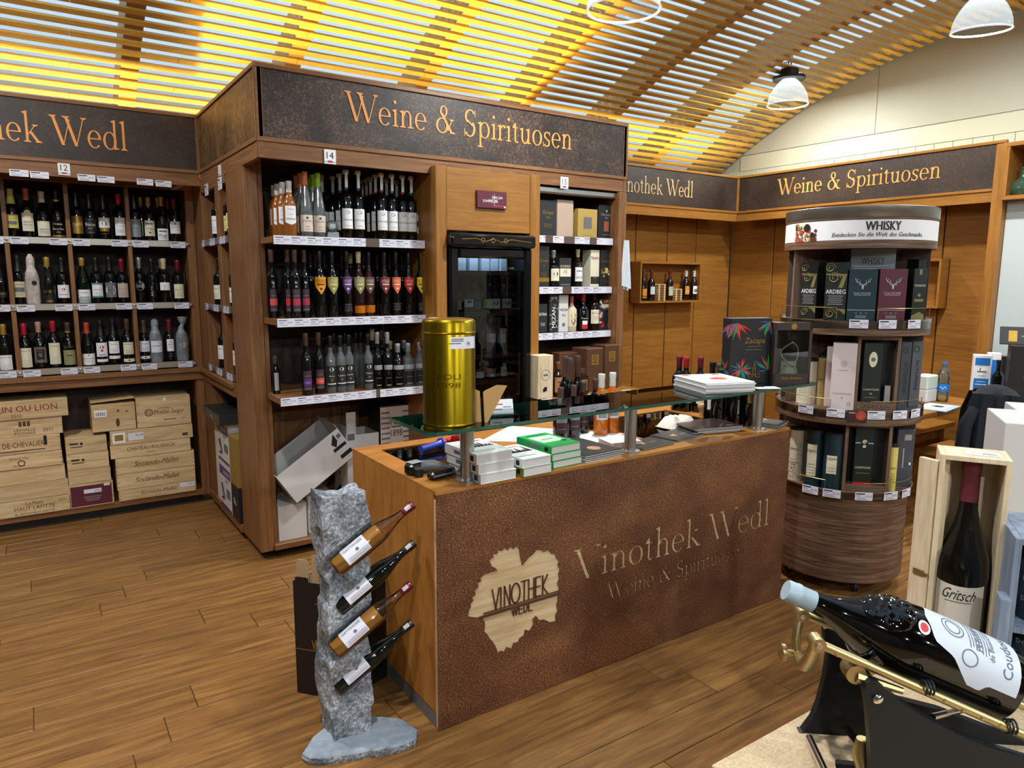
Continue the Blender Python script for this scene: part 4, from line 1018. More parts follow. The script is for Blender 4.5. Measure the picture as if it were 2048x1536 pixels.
put(842, 3.90, zA, 'dark5', CLEARG, BRC, [('r', .05, .165, 56, CREAM), ('r', .09, .125, 56, mat('brown_band', '4A2420', .5)), ('t', 'Ingo', .1, .018, WHITE, 36)], 'clear bottle with cream and brown label at the right end', hs=.96)
put(836, 4.02, zA, 'dark5', PLUMG, BRC, None, 'dark bottle with brown cap half hidden behind the cream-labelled one', hs=.95)
# glass ball on a stand
x = Xat(665, 3.845, zA+.05); g = G(); g.prism([(-.034, 0), (.034, 0), (.03, .035), (-.028, .035)], -.012, .012, GREYCARD, front(0, 0, 0)); o = g.obj('glass_ball_award', None, (x, 3.845, zA))
tag(o, 'small glass ball on a grey foot between the bottles of bay 14', 'ornament')
g = G(); g.lathe([(.033*math.sin(PI*i/12), .065-.033*math.cos(PI*i/12)) for i in range(13)], CLEARG, 18); g.box(-.016, .016, -.004, .004, .055, .078, WHITE); g.obj('glass_ball', o)
# middle shelf
def redlab(c): return [('r', .035, .155, 40, mat('plum_label', '3E2A34', .5)), ('r', .07, .105, 40, c), ('l', .045, 30, .002, SILVP), ('l', .12, 26, .0015, SILVP)]
for i, (px, Y, c, d) in enumerate(((545, 3.95, mat('coral_print', 'D0524A', .5), 'coral band, leftmost in the middle shelf'), (577, 3.90, REDP, 'silver strip, second from the left'), (591, 3.86, mat('crimson_print', 'B02448', .5), 'crimson band, third from the left'), (610, 3.90, mat('crimson_print', 'B02448', .5), 'crimson band, fourth from the left'))):
    put(px, Y, zB, 'slim', BLACKG, BRC, redlab(c), f'slim dark bottle with {d}', capfrac=.82)
def shield(c, ink): return [('s', .222, .176, .126, 62, c), ('t', 'GÖLLES', .196, .013, ink, 44), ('l', .19, 40, .0012, ink), ('l', .178, 34, .006, ink), ('o', .157, .006, ink)]
SH = [(640, 3.87, 'tall', mat('orange_shield', 'E89414', .5), BLACKG, 'orange'), (665, 3.87, 'tall', mat('olive_shield', 'A0A04C', .5), BLACKG, 'olive green'), (694, 3.87, 'slim', PURP, BLACKG, 'purple'), (718, 3.87, 'tall', mat('khaki_shield', '98945C', .5), PLUMG, 'khaki'), (738, 3.91, 'tall', mat('umber_shield', '6A4C40', .5), PLUMG, 'umber brown'),
      (769, 3.87, 'tall', mat('maroon_shield', '7A2438', .5), BLACKG, 'maroon'), (792, 3.87, 'slim', mat('salmon_shield', 'DC6840', .5), BLACKG, 'salmon'), (817, 3.87, 'tall', REDP, BLACKG, 'bright red'), (841, 3.87, 'slim', mat('yellow_shield', 'E6D21E', .5), BLACKG, 'yellow')]
for px, Y, t, c, gl, d in SH:
    sp = shield(c, INK if d in ('orange', 'yellow') else CREAM)
    if t == 'slim': sp = sp+lines(.07, 5, 46, SILVP, .009)
    if d in ('khaki', 'umber brown'): sp = sp+[('r', .02, .062, 60, mat('amber_liquid_band', 'C06A10', .2))]
    put(px, Y, zB, t, gl, CREAMC if d == 'khaki' else BLKC, sp, f'tall bottle with {d} shield label on the middle shelf', capfrac=.83)
for i, px in enumerate((622, 632, 650, 684, 702, 728, 755, 780, 804, 830)):
    put(px, 4.10, zB, 'tall', PLUMG if px == 702 else BLACKG, CREAMC if px == 702 else BLKC, None, f'plain tall bottle in the back row of the middle shelf, {ORD[i]} from left', capfrac=.83)
# lower shelf
put(551, 3.98, zC_, 'small', BLACKG, BRC, [('r', .02, .12, 36, SILVP)], 'small dark bottle alone at the left of the lower shelf', hs=1.0)
def two(c): return [('r', .03, .145, 48, mat('plum_label', '3E2A34', .5)), ('r', .06, .095, 48, c), ('l', .04, 36, .002, SILVP), ('l', .115, 30, .0015, SILVP), ('l', .075, 30, .0015, WHITE)]
put(613, 3.85, zC_, 'slim', BLACKG, BRC, two(PURP), 'tall dark bottle with purple band on the lower shelf', hs=.93)
put(638, 3.87, zC_, 'slim', BLACKG, BRC, two(mat('coral_print', 'D0524A', .5)), 'tall dark bottle with coral band on the lower shelf', hs=.93)
def kl(n): return [('r', .04, .175, 60, CHAR), ('o', .152, .012, CREAM), ('t', 'R', .146, .013, INK), ('t', n, .105, .010, CREAM, 44), ('o', .085, .006, GOLDP), ('r', .056, .062, 48, WHITE)]
for px, Y, n, d in ((661, 3.86, 'Birne', 'left of three'), (681, 3.86, 'Vogelbeer', 'middle of three'), (698, 3.87, 'Marille', 'right of three'), (736, 3.87, 'Williams', 'standing apart')):
    put(px, Y, zC_, 'slim', CLEARG, BLKC, kl(n), f'clear bottle with black round-emblem label, {d}', hs=.875)
for i, px in enumerate((668, 690, 712, 722)): put(px, 4.08, zC_, 'slim', CLEARG, BLKC, None, f'unlabelled clear bottle in the back row of the lower shelf, {ORD[i]}', hs=.86)
sil = [('r', .125, .155, 54, SILVP), ('t', 'destillat', .134, .008, INKG, 40), ('l', .07, 34, .0015, SILVP), ('r', .022, .027, 26, SILVP)]
for px, Y, t, gl, cp, sp, d, hs in ((755, 3.86, 'slim', BLACKG, SILC, sil, 'tall dark bottle with silver label, left of two', .9), (775, 3.84, 'slim', BLACKG, SILC, sil, 'tall dark bottle with silver label, right of two', .9), (795, 3.86, 'bdx', BLACKG, SILC, sil, 'squat dark bottle with silver label beside the tall pair', .85),
      (816, 3.86, 'bdx', CLEARG, SILC, [('r', .02, .11, 50, BLACKM)]+sil, 'clear bottle with silver label and black foot panel', .85), (839, 3.87, 'bdx', CLEARG, SILC, [('r', .02, .11, 50, BLACKM)]+sil, 'clear silver-capped bottle half hidden by the gold tin', .85),
      (745, 4.02, 'slim', BLACKG, CREAMC, None, 'tall dark bottle with cream cap behind the silver labels', .92), (763, 4.02, 'slim', BLACKG, BRC, None, 'tall dark bottle with brown cap behind the silver labels', .9), (780, 4.03, 'bdx', BLACKG, CREAMC, None, 'dark bottle with cream cap behind the squat one', .86),
      (808, 4.03, 'bdx', BLACKG, SILC, None, 'dark bottle with silver cap behind the clear ones', .86), (828, 4.05, 'bdx', BLACKG, SILC, None, 'rearmost dark bottle with silver cap beside the tin', .88)):
    put(px, Y, zC_, t, gl, cp, sp, d, hs=hs)

# ------------------------------------------------------------------ boxes: generic carton
def carton(name, label, cat, x0, x1, y0, y1, z0, z1, m, rz=0, group=None, lid=None, deco=None, b=.002, pname='front_print'):
    cx, cy = (x0+x1)/2, (y0+y1)/2; w, d, h = x1-x0, y1-y0, z1-z0
    g = G(); g.box(-w/2, w/2, -d/2, d/2, 0, h, m, b=b); o = g.obj(name, None, (cx, cy, z0), (0, 0, rz)); tag(o, label, cat, group)
    if lid: g = G(); g.box(-w/2-.001, w/2+.001, -d/2-.001, d/2+.001, h-lid[0], h+.001, lid[1], b=b); g.obj('lid', o)
    if deco:
        g = G(); deco(g, frame((0, -d/2-.0006, 0), (1, 0, 0), (0, 0, 1)), w, h); g.obj(pname, o)
    return o
# ---- bay 14, bottom compartment
zb = .09
def boxtop(px, py, Y): return onY(px, py, Y)
for px0, px1, py, Y, d in ((555, 613, 1005, 4.06, 'left'), (615, 668, 985, 4.10, 'right')):
    x0, x1 = Xat(px0, Y, .25), Xat(px1, Y, .25); zt = onY(px1, py, Y).z
    o = carton('white_carton', f'plain white carton on the floor of bay 14, {d} of two', 'box', x0+.003, x1, Y, Y+.28, zb, zt, WHCARD)
    g = G(); g.box(-(x1-x0)/2, (x1-x0)/2, -.14, .14, zt-zb+.0005, zt-zb+.002, WHCARD); g.obj('flap', o)
ztA = onY(613, 1005, 4.06).z
# long open carton leaning across
A = onY(594, 1006, 4.0); Bp = onY(706, 913, 4.0); Cp = onY(551, 946, 4.0)
ax = (Bp-A).normalized(); L = (Bp-A).length*1.06; hh = .205
up_ = Vector((0, 1, 0)).cross(ax)*-1
up_ = Vector((-ax.z, 0, ax.x))
Mx = Matrix(((ax.x, 0, up_.x, A.x), (ax.y, 1, up_.y, A.y), (ax.z, 0, up_.z, A.z), (0, 0, 0, 1)))
ob = thing('open_carton', 'long white carton lying tilted and open across bay 14', 'box', (0, 0, 0)); ob.matrix_world = Mx
wl_ = .32; g = G(); t = .003
g.box(0, L, 0, t, 0, hh, WHCARD); g.obj('front_wall', ob)
g = G(); g.box(0, L, wl_-t, wl_, 0, hh, WHCARD); g.obj('rear_wall', ob)
g = G(); g.box(0, t, t, wl_-t, 0, hh, WHCARD); g.box(L-t, L, t, wl_-t, 0, hh*1.15, WHCARD); g.obj('end_wall', ob)
g = G(); g.box(t, L-t, t, wl_-t, 0, t, WHCARD); g.obj('bottom', ob)
g = G(); Mf = frame((0, -.0008, 0), (1, 0, 0), (0, 0, 1))
g.prism([(L*.8, hh*.7), (L*.9, hh*.95), (L*.9, hh*.7), (L*.84, hh*.55)], 0, .0004, INK, Mf); g.rect(L*.88, hh*.5, L*.2, hh*.1, INK, Mf, .0004); g.rect(L*.9, hh*.22, L*.18, hh*.12, INK, Mf, .0004)
g.rect(L*.95, hh*.8, L*.06, hh*.12, INKG, Mf, .0004); g.obj('print', ob)
# printed carton and open carton on the right
def poli(g, M, w, h):
    g.rect(0, h*.52, w*.98, h*.93, mat('blush_card', 'D8C8C0', .6), M)
    for r in range(20):
        g.rect(-w*.33, h*(.1+r*.044), w*.26, h*.014, INKG, M, .0006); g.rect(w*.33, h*(.1+r*.044), w*.26, h*.014, INKG, M, .0006)
        if r < 12: g.rect(0, h*(.1+r*.044), w*.3, h*.014, INKG, M, .0006)
    g.text('POLI', 0, h*.83, h*.07, INK, M, .0008, maxw=w*.36); g.text('1898', 0, h*.73, h*.06, INK, M, .0008, maxw=w*.36); g.rect(0, h*.81, w*.3, h*.008, INK, M, .0008)
x0, x1 = Xat(761, 4.06, .6), Xat(825, 4.06, .6); zt = onY(800, 808, 4.06).z
carton('printed_carton', 'tall blush carton printed with small lettering in bay 14', 'box', x0, x1, 4.06, 4.24, zb, zt, BLACKM, deco=poli)
x0, x1 = Xat(692, 4.08, .5), Xat(758, 4.08, .5); zt = onY(720, 868, 4.08).z
oc = thing('open_carton', 'open white carton holding dark bottles under the lower shelf', 'box', ((x0+x1)/2, 4.18, zb)); w = x1-x0-.006; h = zt-zb
g = G(); g.box(-w/2, w/2, -.11, -.107, 0, h, WHCARD); g.obj('front_wall', oc)
g = G(); g.box(-w/2, w/2, .107, .11, 0, h, WHCARD); g.obj('rear_wall', oc)
g = G(); g.box(-w/2, -w/2+.003, -.106, .106, 0, h*1.1, WHCARD); g.box(w/2-.003, w/2, -.106, .106, 0, h, WHCARD); g.obj('end_wall', oc)
g = G(); g.box(-w/2, -w/2+.06, -.116, -.113, h*.2, h*1.25, WHCARD); g.box(-w/2+.005, -w/2+.05, -.1175, -.1165, h*.95, h*1.02, INKG); g.obj('flap', oc)
g = G(); g.text('ALTE', 0, h*.6, .03, INKG, front(0, -.1108, 0)); g.text('SORTEN', 0, h*.5, .02, INKG, front(0, -.1108, 0)); g.obj('print', oc)
for i, dx in enumerate((-.05, .03)):
    bottle('bur', BLACKG, BLKC, None, ((x0+x1)/2+dx, 4.18+.04*i, zb+.12+.1), 0, f'dark bottle standing in the open white carton, {ORD[i]}', hs=1.0)
    g = G(); g.box((x0+x1)/2+dx-.03, (x0+x1)/2+dx+.03, 4.15+.04*i, 4.21+.04*i, zb, zb+.22, WHCARD); o = g.obj('carton_insert'); tag(o, f'card insert under a bottle inside the open carton, {ORD[i]}', 'insert')
for i, px in enumerate((672, 681, 690, 699)):
    x = Xat(px, 4.2, .4); bottle('bdx', BLACKG, WHC if i == 3 else BLKC, None, (x+.04, 4.2, zb+.0), 0, f'dark bottle standing behind the white cartons, {ORD[i]} from left', hs=1.1)

# ------------------------------------------------------------------ bay 15 goods
def tl(txt, size, ypos, m, sub=None, bandm=None):
    def f(g, M, w, h):
        if bandm: g.rect(0, h*.18, w*.98, h*.1, bandm, M, .0002)
        g.text(txt, 0, h*ypos, h*size, m, M, .0006, maxw=w*.84)
        if sub: g.text(sub, 0, h*(ypos-.13), h*size*.7, m, M, .0006, maxw=w*.7)
        for k in range(3): g.rect(0, h*(.34-.04*k), w*(.55-.12*(k % 2)), h*.008, m, M, .0006)
    return f
def bx15(name, px0, px1, py, Y, z, m, label, deco, dd=.09, **kw):
    x0, x1 = Xat(px0, Y, z+.1), Xat(px1, Y, z+.1); zt = onY((px0+px1)/2, py, Y).z
    return carton(name, label, 'box', x0, x1-.002, Y, Y+dd, z, zt, m, deco=deco, **kw)
Y15 = 3.79
bx15('gift_box', 1079, 1113, 400, Y15, 1.89, CHAR, 'black spirit box with gold script on the top shelf of bay 15', tl('Zacapa', .1, .62, GOLDP, 'XO'))
bx15('gift_box', 1114.5, 1147, 400, Y15, 1.89, BEIGE, 'plain beige spirit box on the top shelf of bay 15', None)
def gold_(g, M, w, h): g.rect(0, h*.52, w*.42, h*.4, INKG, M, .0002); g.text('RÉMY', 0, h*.45, h*.07, GOLDP, M, .0006, maxw=w*.36); g.rect(0, h*.1, w*.5, h*.01, INKG, M, .0005)
bx15('gift_box', 1156, 1195, 418, Y15, 1.89, mat('matt_gold_card', 'B89A50', .45), 'matt gold spirit box with dark square on the top shelf', gold_)
def henn(g, M, w, h): g.text('Hennessy', 0, h*.68, h*.08, SILVP, M, .0006, maxw=w*.8); g.text('XO', 0, h*.58, h*.07, SILVP, M, .0006); g.disc(0, h*.82, w*.06, SILVP, M, .0006); g.rect(0, h*.37, w*.32, h*.3, mat('copper_picture', 'A0583C', .5), M, .0004); g.rect(0, h*.12, w*.5, h*.01, SILVP, M, .0006)
bx15('gift_box', 1197.5, 1228, 410, Y15, 1.89, CHAR, 'black spirit box with silver emblem and copper picture', henn)
put(1149, 3.95, 1.89, 'dec', BROWNG, DREDC, None, 'small brown bottle half hidden between boxes of bay 15', hs=.9)
bx15('gift_box', 1077, 1099, 492, Y15, 1.563, CHAR, 'black box with gold band and script, second shelf', tl('Zacapa', .07, .62, GOLDP, '23', GOLDP))
put(1106.5, 3.82, 1.563, 'cogn', BLACKG, SILC, [('r', .04, .12, 44, CREAM), ('o', .085, .016, INK)], 'round-shouldered dark bottle with cream label, second shelf', zc=.1, hs=1.0)
def eld(g, M, w, h): g.rect(0, h*.5, w*.92, h*.28, CREAM, M, .0002); g.text('EL DORADO', 0, h*.68, h*.08, CREAM, M, .0006, maxw=w*.85); g.text('15', 0, h*.47, h*.13, INK, M, .0006); g.rect(0, h*.08, w*.8, h*.05, INKG, M, .0005)
bx15('gift_box', 1119, 1143, 516, Y15, 1.563, CHAR, 'dark box with cream panel reading 15, second shelf', eld)
put(1155, 3.82, 1.563, 'dec', BROWNG, CREAMC, [('r', .03, .105, 52, WHITE), ('l', .082, 36, .006, INK), ('t', 'CARTAVIO', .045, .012, INK, 46)], 'stubby brown bottle with white label, second shelf', zc=.1, hs=1.25)
bx15('gift_box', 1166, 1180, 502, 3.90, 1.563, mat('smoke_brown', '3A2C26', .4), 'narrow smoky brown box set back on the second shelf', None)
def dalw(g, M, w, h): g.text('Plantation', 0, h*.75, h*.09, DREDC, M, .0006, maxw=w*.9); g.rect(0, h*.18, w*.96, h*.2, CHAR, M, .0003); g.text('XO', 0, h*.22, h*.06, GOLDP, M, .0006)
bx15('gift_box', 1181, 1199, 500, Y15, 1.563, CREAM, 'tall cream box with dark red script, second shelf', dalw)
def flo(g, M, w, h):
    random.seed(3); g.text('MATUSALEM', 0, h*.66, h*.06, GOLDP, M, .0006, maxw=w*.8)
    for k in range(26): g.disc(random.uniform(-.42, .42)*w, h*random.uniform(.26, .5), w*random.uniform(.03, .09), random.choice([CREAM, GOLDP, WHCARD]), M, .0003+.00001*k, 7)
    g.disc(0, h*.42, w*.14, YEL, M, .0008); g.text('XO', 0, h*.12, h*.05, GOLDP, M, .0006)
bx15('gift_box', 1201, 1225, 500, Y15, 1.563, CHAR, 'dark box with floral gold pattern, second shelf right end', flo)
bx15('gift_box', 1077, 1095, 608, Y15, 1.262, CHAR, 'low black box with white lettering, third shelf left', tl('BOTRAN', .1, .6, WHITE))
def mez(g, M, w, h):
    random.seed(5)
    for k in range(24): g.rect(random.uniform(-.4, .4)*w, h*random.uniform(.03, .97), w*.25, h*.02, SILVP, M, .0002+.00001*k)
    g.rect(0, h*.4, w*.5, h*.62, INK, M, .0005); g.text('MEZAN', w*.16, h*.4, w*.42, WHITE, M, .0008, rot=PI/2)
bx15('gift_box', 1099, 1117, 590, Y15, 1.262, CHAR, 'black and silver box with vertical white lettering, third shelf', mez)
def mzw(g, M, w, h): g.text('MEZAN', 0, h*.57, h*.07, INK, M, .0006, maxw=w*.85); g.text('XO', 0, h*.43, h*.06, INK, M, .0006); g.disc(0, h*.2, w*.16, INKG, M, .0006)
bx15('gift_box', 1118, 1137, 590, Y15, 1.262, WHCARD, 'tall white box beside the vertical lettering, third shelf', mzw)
def flb(m): return [('r', .03, .125, 60, CREAM), ('o', .09, .018, m), ('o', .06, .016, mat('dark_olive_print', '4A4A2A', .5)), ('o', .045, .010, m)]
put(1143, 3.82, 1.262, 'dec', mat('cream_bottle', 'C8BC98', .3), SALM, flb(mat('ochre_print', 'B07A3C', .5)), 'cream bottle with painted flowers, third shelf', zc=.1, hs=1.2)
put(1166, 3.81, 1.262, 'bdx', BLACKG, REDC, [('r', .05, .085, 30, WHITE), ('t', 'Pussers', .1, .012, WHITE, 40), ('r', .02, .055, 34, REDP)], 'dark bottle with red neck and red label, third shelf', hs=.84)
put(1155, 3.95, 1.262, 'bdx', BROWNG, REDC, [('r', .04, .13, 40, CREAM)], 'brown bottle with red neck behind the flowered one', hs=.9)
put(1188, 3.82, 1.262, 'bdx', BROWNG, BLKC, [('r', .05, .15, 58, CREAM), ('t', 'Botucal', .12, .014, INK, 46)]+lines(.1, 4, 34, INKG), 'brown bottle with slanted cream label, third shelf', hs=.96)
put(1177, 3.96, 1.262, 'bdx', BLACKG, DREDC, None, 'dark bottle with dark red neck at the back, third shelf', hs=.95)
def frida(g, M, w, h):
    random.seed(9)
    for k in range(60): g.disc(random.uniform(-.46, .46)*w, h*random.uniform(.03, .97), w*random.uniform(.04, .1), random.choice([REDP, YEL, CREAM, BLUEP, SALM, INKG]), M, .0002+.00001*k, 7)
    g.rect(0, h*.78, w*.7, h*.1, CREAM, M, .001); g.text('PATRONESS', 0, h*.755, h*.05, INK, M, .0012, maxw=w*.6); g.disc(0, h*.4, w*.26, INK, M, .0011, 14, h*.27)
bx15('gift_box', 1199, 1226, 598, Y15, 1.262, CHAR, 'colourful flowered box with dark window, third shelf right', frida)
# ledge goods
ZL = .868
def woodb(g, M, w, h): g.ringf(0, h*.55, w*.3, w*.02, INKG, M, .0003, 20); g.rect(0, h*.55, w*.3, h*.04, INKG, M, .0005); g.rect(w*-.1, h*.2, w*.14, h*.08, INK, M, .0004)
x0, x1 = Xat(1076, 3.56, .95), Xat(1106, 3.56, .95)
o = carton('wooden_box', 'pale wooden spirit box with round brand mark on the ledge', 'box', x0, x1, 3.56, 3.66, ZL, onY(1090, 711, 3.56).z, PINE_L, deco=woodb)
g = G(); g.box(-.01, .01, -.053, -.05, .05, .075, BLACKM); g.obj('clasp', o)
put(1116, 3.58, ZL, 'dec', BROWNG, mat('cork_brown', '7A4A2E', .6), [('r', .03, .115, 60, mat('copper_label', 'B07C50', .5)), ('l', .085, 26, .006, INK), ('t', '20', .055, .014, INK)], 'squat bottle with copper label beside the wooden box', zc=.1, hs=1.12)
def emb(g, M, w, h): g.rect(0, h*.74, w*.44, h*.24, GOLDP, M, .0003); g.ringf(0, h*.78, w*.12, w*.04, BROWNCARD, M, .0005); g.rect(0, h*.68, w*.26, h*.03, BROWNCARD, M, .0005)
for px0, px1, py, Y, d, dc in ((1118, 1166, 705, 3.72, 'brown box lying behind the small bottles on the ledge', None), (1173, 1206, 697, 3.62, 'brown rum box with gold emblem, left of two on the ledge', emb), (1209, 1238, 690, 3.66, 'brown rum box with gold emblem, right of two on the ledge', emb)):
    bx15('rum_box', px0, px1, py, Y, ZL, BROWNCARD, d, dc, dd=.16)
g = G(); g.box(-.042, .042, -.025, .025, 0, .125, BROWNG, b=.008); x = Xat(1164, 3.57, .94); o = g.obj('square_bottle', None, (x, 3.57, ZL)); tag(o, 'flat square rum bottle with dark framed label on the ledge', 'bottle')
g = G(); g.lathe([(.012, .125), (.013, .14), (.02, .141), (.02, .17), (0, .171)], BRC, 14); g.obj('stopper', o)
g = G(); M = front(0, -.0255, 0); g.rect(0, .065, .05, .07, mat('copper_label', 'B07C50', .5), M); g.rect(0, .065, .036, .052, INK, M, .0004); g.obj('label', o)
for i, (px, Y) in enumerate(((1096, 3.502), (1188, 3.502), (1224, 3.502), (1255, 3.502))):
    o = link('price_tag', tag_mesh(i, .07, .036)); o.location = (Xat(px, 3.52, ZL), 3.53, ZL+.0005); tag(o, f'white price slip lying on the ledge front, {ORD[i]} from left', 'price tag')
# plaque and hanging mask
p0, p1 = onY(953, 380, 3.655), onY(1012, 419, 3.655)
pl = thing('plaque', 'burgundy diploma sommelier plaque on the wooden cooler column', 'plaque', ((p0.x+p1.x)/2, 3.655, (p0.z+p1.z)/2)); w, h = p1.x-p0.x, p0.z-p1.z
g = G(); g.box(-w/2, w/2, -.008, .008, -h/2, h/2, BURG, b=.002); g.obj('plate', pl)
g = G(); M = front(0, -.0085, 0); g.text('DIPLOM', w*.17, h*.06, h*.15, WHITE, M, .0003, maxw=w*.5); g.text('SOMMELIER', -w*.06, -h*.16, h*.15, WHITE, M, .0003, maxw=w*.74); g.rect(w*.07, 0, w*.008, h*.66, WHITE, M, .0003); g.rect(w*.02, h*.0, w*.3, h*.01, WHITE, M, .0003); g.rect(w*.25, -h*.34, w*.4, h*.03, SALM, M, .0003); g.rect(w*.43, -h*.38, w*.06, h*.1, WHITE, M, .0003); g.obj('lettering', pl)
mk = thing('face_mask', 'folded pale face masks hanging from the right end post', 'mask', (3.43, 3.72, 1.9))
g = G(); V = []; F = []
for i in range(9):
    t = i/8; z = -.02-.33*t; hw = .028+.014*t
    for j in range(5): u = j/4*2-1; V.append((hw*u+.006*t, .012*math.sin(j*2.2+t)-.015, z-.012*u*(t > .9)))
for i in range(8):
    for j in range(4): F.append((5*i+j, 5*i+j+1, 5*i+j+6, 5*i+j+5))
g.add(V, F, mat('pale_mask_fabric', 'D4DCE2', .8), True)
g.add([(v[0]+.012, v[1]-.012, v[2]*.97) for v in V], F, mat('pale_mask_fabric', 'D4DCE2', .8), True); g.obj('fabric', mk)
g = G(); g.tube([(-.02, -.005, -.02), (-.025, 0, .02), (-.03, .004, .04)], .0015, WHITE, 5); g.tube([(.02, -.01, -.03), (.035, -.01, -.02), (.04, -.012, -.045)], .0015, WHITE, 5); g.tube([(-.03, .004, .04), (-.036, .004, .03)], .004, STEEL, 6); g.obj('ear_loop', mk)

# ------------------------------------------------------------------ cooler contents
def fput(px, z, t, gl, cp, sp, label, Y=3.84, **kw): return put(px, Y, z, t, gl, cp, sp, label, name='wine_bottle', **kw)
for i, px in enumerate((922, 945, 968, 985, 1003)):
    x = Xat(px, 3.82, 1.7); carton('bottle_tube', f'pale blue bottle carton in the top of the cooler, {ORD[i]} from left', 'box', x-.028, x+.028, 3.80, 3.86, 1.66, 1.765+.01*(i % 2), mat('pale_blue_card', 'A8C0D8', .5), rz=.1*(i-2), deco=lambda g, M, w, h: g.rect(0, h*.85, w*.4, h*.06, INK, M, .0003))
cw = [('r', .05, .12, 50, WHITE), ('r', .085, .11, 22, INK), ('l', .065, 30, .0012, INKG)]
vine = [('r', .03, .115, 54, CREAM), ('o', .085, .016, mat('olive_leaf_print', '5A6030', .5)), ('o', .07, .012, mat('olive_leaf_print', '5A6030', .5)), ('o', .08, .02, INKG), ('l', .045, 34, .002, INK)]
for i, (px, t, sp, hs) in enumerate(((912, 'bdx', [('r', .03, .11, 40, BEIGE)], .8), (935, 'bdx', cw, .85), (952, 'bdx', [('r', .03, .1, 40, INKG)], .82), (972, 'bur', [('r', .03, .115, 54, mat('pale_lime_label', 'D0D49C', .5))], .9), (988, 'bur', vine, .9), (1011, 'bur', vine, .9))):
    fput(px, 1.41, t, BLACKG, BLKC, sp, f'dark bottle on the second cooler shelf, {ORD[i]} from left', hs=hs*.78)
for i, (px, gl, sp) in enumerate(((962, BLACKG, None), (980, CLEARG, [('r', .09, .16, 50, CREAM), ('t', 'SAKE', .12, .014, REDP)]), (1000, BLACKG, [('r', .08, .15, 50, GREYCARD)]), (1022, BLACKG, None))):
    fput(px, 1.145, 'bdx', gl, BLKC if gl is BLACKG else SILC, sp, f'bottle on the third cooler shelf, {ORD[i]} from left', hs=.8)
for i, (px, sp) in enumerate(((957, [('r', .02, .1, 44, WHITE)]), (980, [('r', .02, .13, 50, GREYCARD), ('r', .03, .06, 20, WHITE)]), (1004, [('r', .02, .14, 34, CREAM)]), (1026, lab(.03, .14, WHITE, None, INK, n=5)))):
    fput(px, .985, 'bdx', BLACKG, BLKC, sp, f'dark bottle on the fourth cooler shelf, {ORD[i]} from left', hs=.5)
for i, (px, cp) in enumerate(((960, GOLDC), (985, BLKC), (1003, GOLDC), (1019, SILC))): fput(px, .62, 'bdx', BLACKG, cp, None, f'bottle neck on the fifth cooler shelf, {ORD[i]} from left', hs=.8)

# ------------------------------------------------------------------ wooden wine crates under the left wall
YCR = 5.375
zs = lambda px, py: onY(px, py, YCR).z
z0_ = .10
def crate(label, x0, x1, z0, z1, deco=None, dep=.3, lid=True, m=CRATE, dy=0, nails=True):
    w, h = x1-x0, z1-z0-.001
    o = carton('wooden_wine_crate', label, 'crate', x0, x1, YCR+.012+dy, YCR+dep+dy, z0, z0+h, CRATE_E, b=.001)
    d = dep-.012
    g = G(); M = frame((0, -d/2-.012, 0), (1, 0, 0), (0, 0, 1))
    g.box(-w/2, w/2, -d/2-.0118, -d/2-.0002, .001, h-.001, m, b=.0015); fb = g.obj('front_board', o)
    g = G(); e = .0006
    if deco: deco(g, M, w, h)
    if nails:
        for s in (-1, 1):
            for k in range(3): g.disc(s*(w/2-.008), h*(.2+.3*k), .003, INK, M, e, 6)
    g.obj('print', fb)
    if lid: g = G(); g.box(-w/2, w/2, -d/2, d/2, h-.0085, h+.0005, m, b=.001); g.obj('lid', o)
    return o
BRN = mat('branded_brown', '5A3A20', .7); BRD = mat('branded_red', '8A2420', .6)
def ct(t, x=0, y=.45, h=.35, m=BRN, sub=None, suby=.15, subh=.12, w=.6, extra=None, align='c', shear=0):
    def f(g, M, W_, H_):
        g.text(t, W_*x, H_*y, H_*h, m, M, .0006, maxw=W_*w, align=align, shear=shear)
        if sub: g.text(sub, W_*x, H_*suby, H_*subh, m, M, .0006, maxw=W_*.4)
        if extra: extra(g, M, W_, H_)
    return f
LB = [zs(139, 795), zs(139, 831.5), zs(124, 868), zs(118, 901), zs(118, 931.5), zs(122, 962), zs(126, 993), .101]
tot = LB[0]-.101; LB = [.101+(z-zs(128, 1024))*tot/(LB[0]-zs(128, 1024)) for z in LB[:-1]]+[.101]
X1 = [onY(px, 850, YCR).x for px in (139, 125, 118, 119, 122, 126, 128)]
def castle(g, M, W_, H_):
    for k in (-1, 0, 1): g.rect(W_*.15+k*.022, H_*.72, .016, H_*.3, BRN, M, .0006)
    g.text('2011', W_*.36, H_*.2, H_*.2, INK, M, .0006)
def script_line(g, M, W_, H_): g.rect(W_*.1, H_*.18, W_*.5, H_*.06, BRN, M, .0006); g.rect(W_*.36, H_*.7, .018, H_*.6, INK, M, .0006)
decs = [ct('MOULIN OU LION', .02, .42, .34, BRD, '2010', .1, .18, .9), ct('LÉOVILLE', .15, .3, .18, BRN, 'POYFERRÉ', .1, .16, .3, castle), ct('DOMAINE DE CHEVALIER', .02, .4, .34, BRN, w=.66, extra=script_line),
        ct('Grand Vin', .1, .62, .18, BRN, 'Margaux', .15, .14, .3, lambda g, M, W_, H_: g.ringf(W_*.12, H_*.38, .02, .006, BRN, M, .0006)), None, None,
        ct('Le Petit', .16, .68, .22, BRN, 'By SMITH HAUT LAFITTE', .08, .14, .3, lambda g, M, W_, H_: (g.text('HAUT LAFITTE', W_*.16, H_*.36, H_*.24, BRN, M, .0006, maxw=W_*.5), g.text('2020', W_*.42, H_*.7, H_*.14, BRN, M, .0006)))]
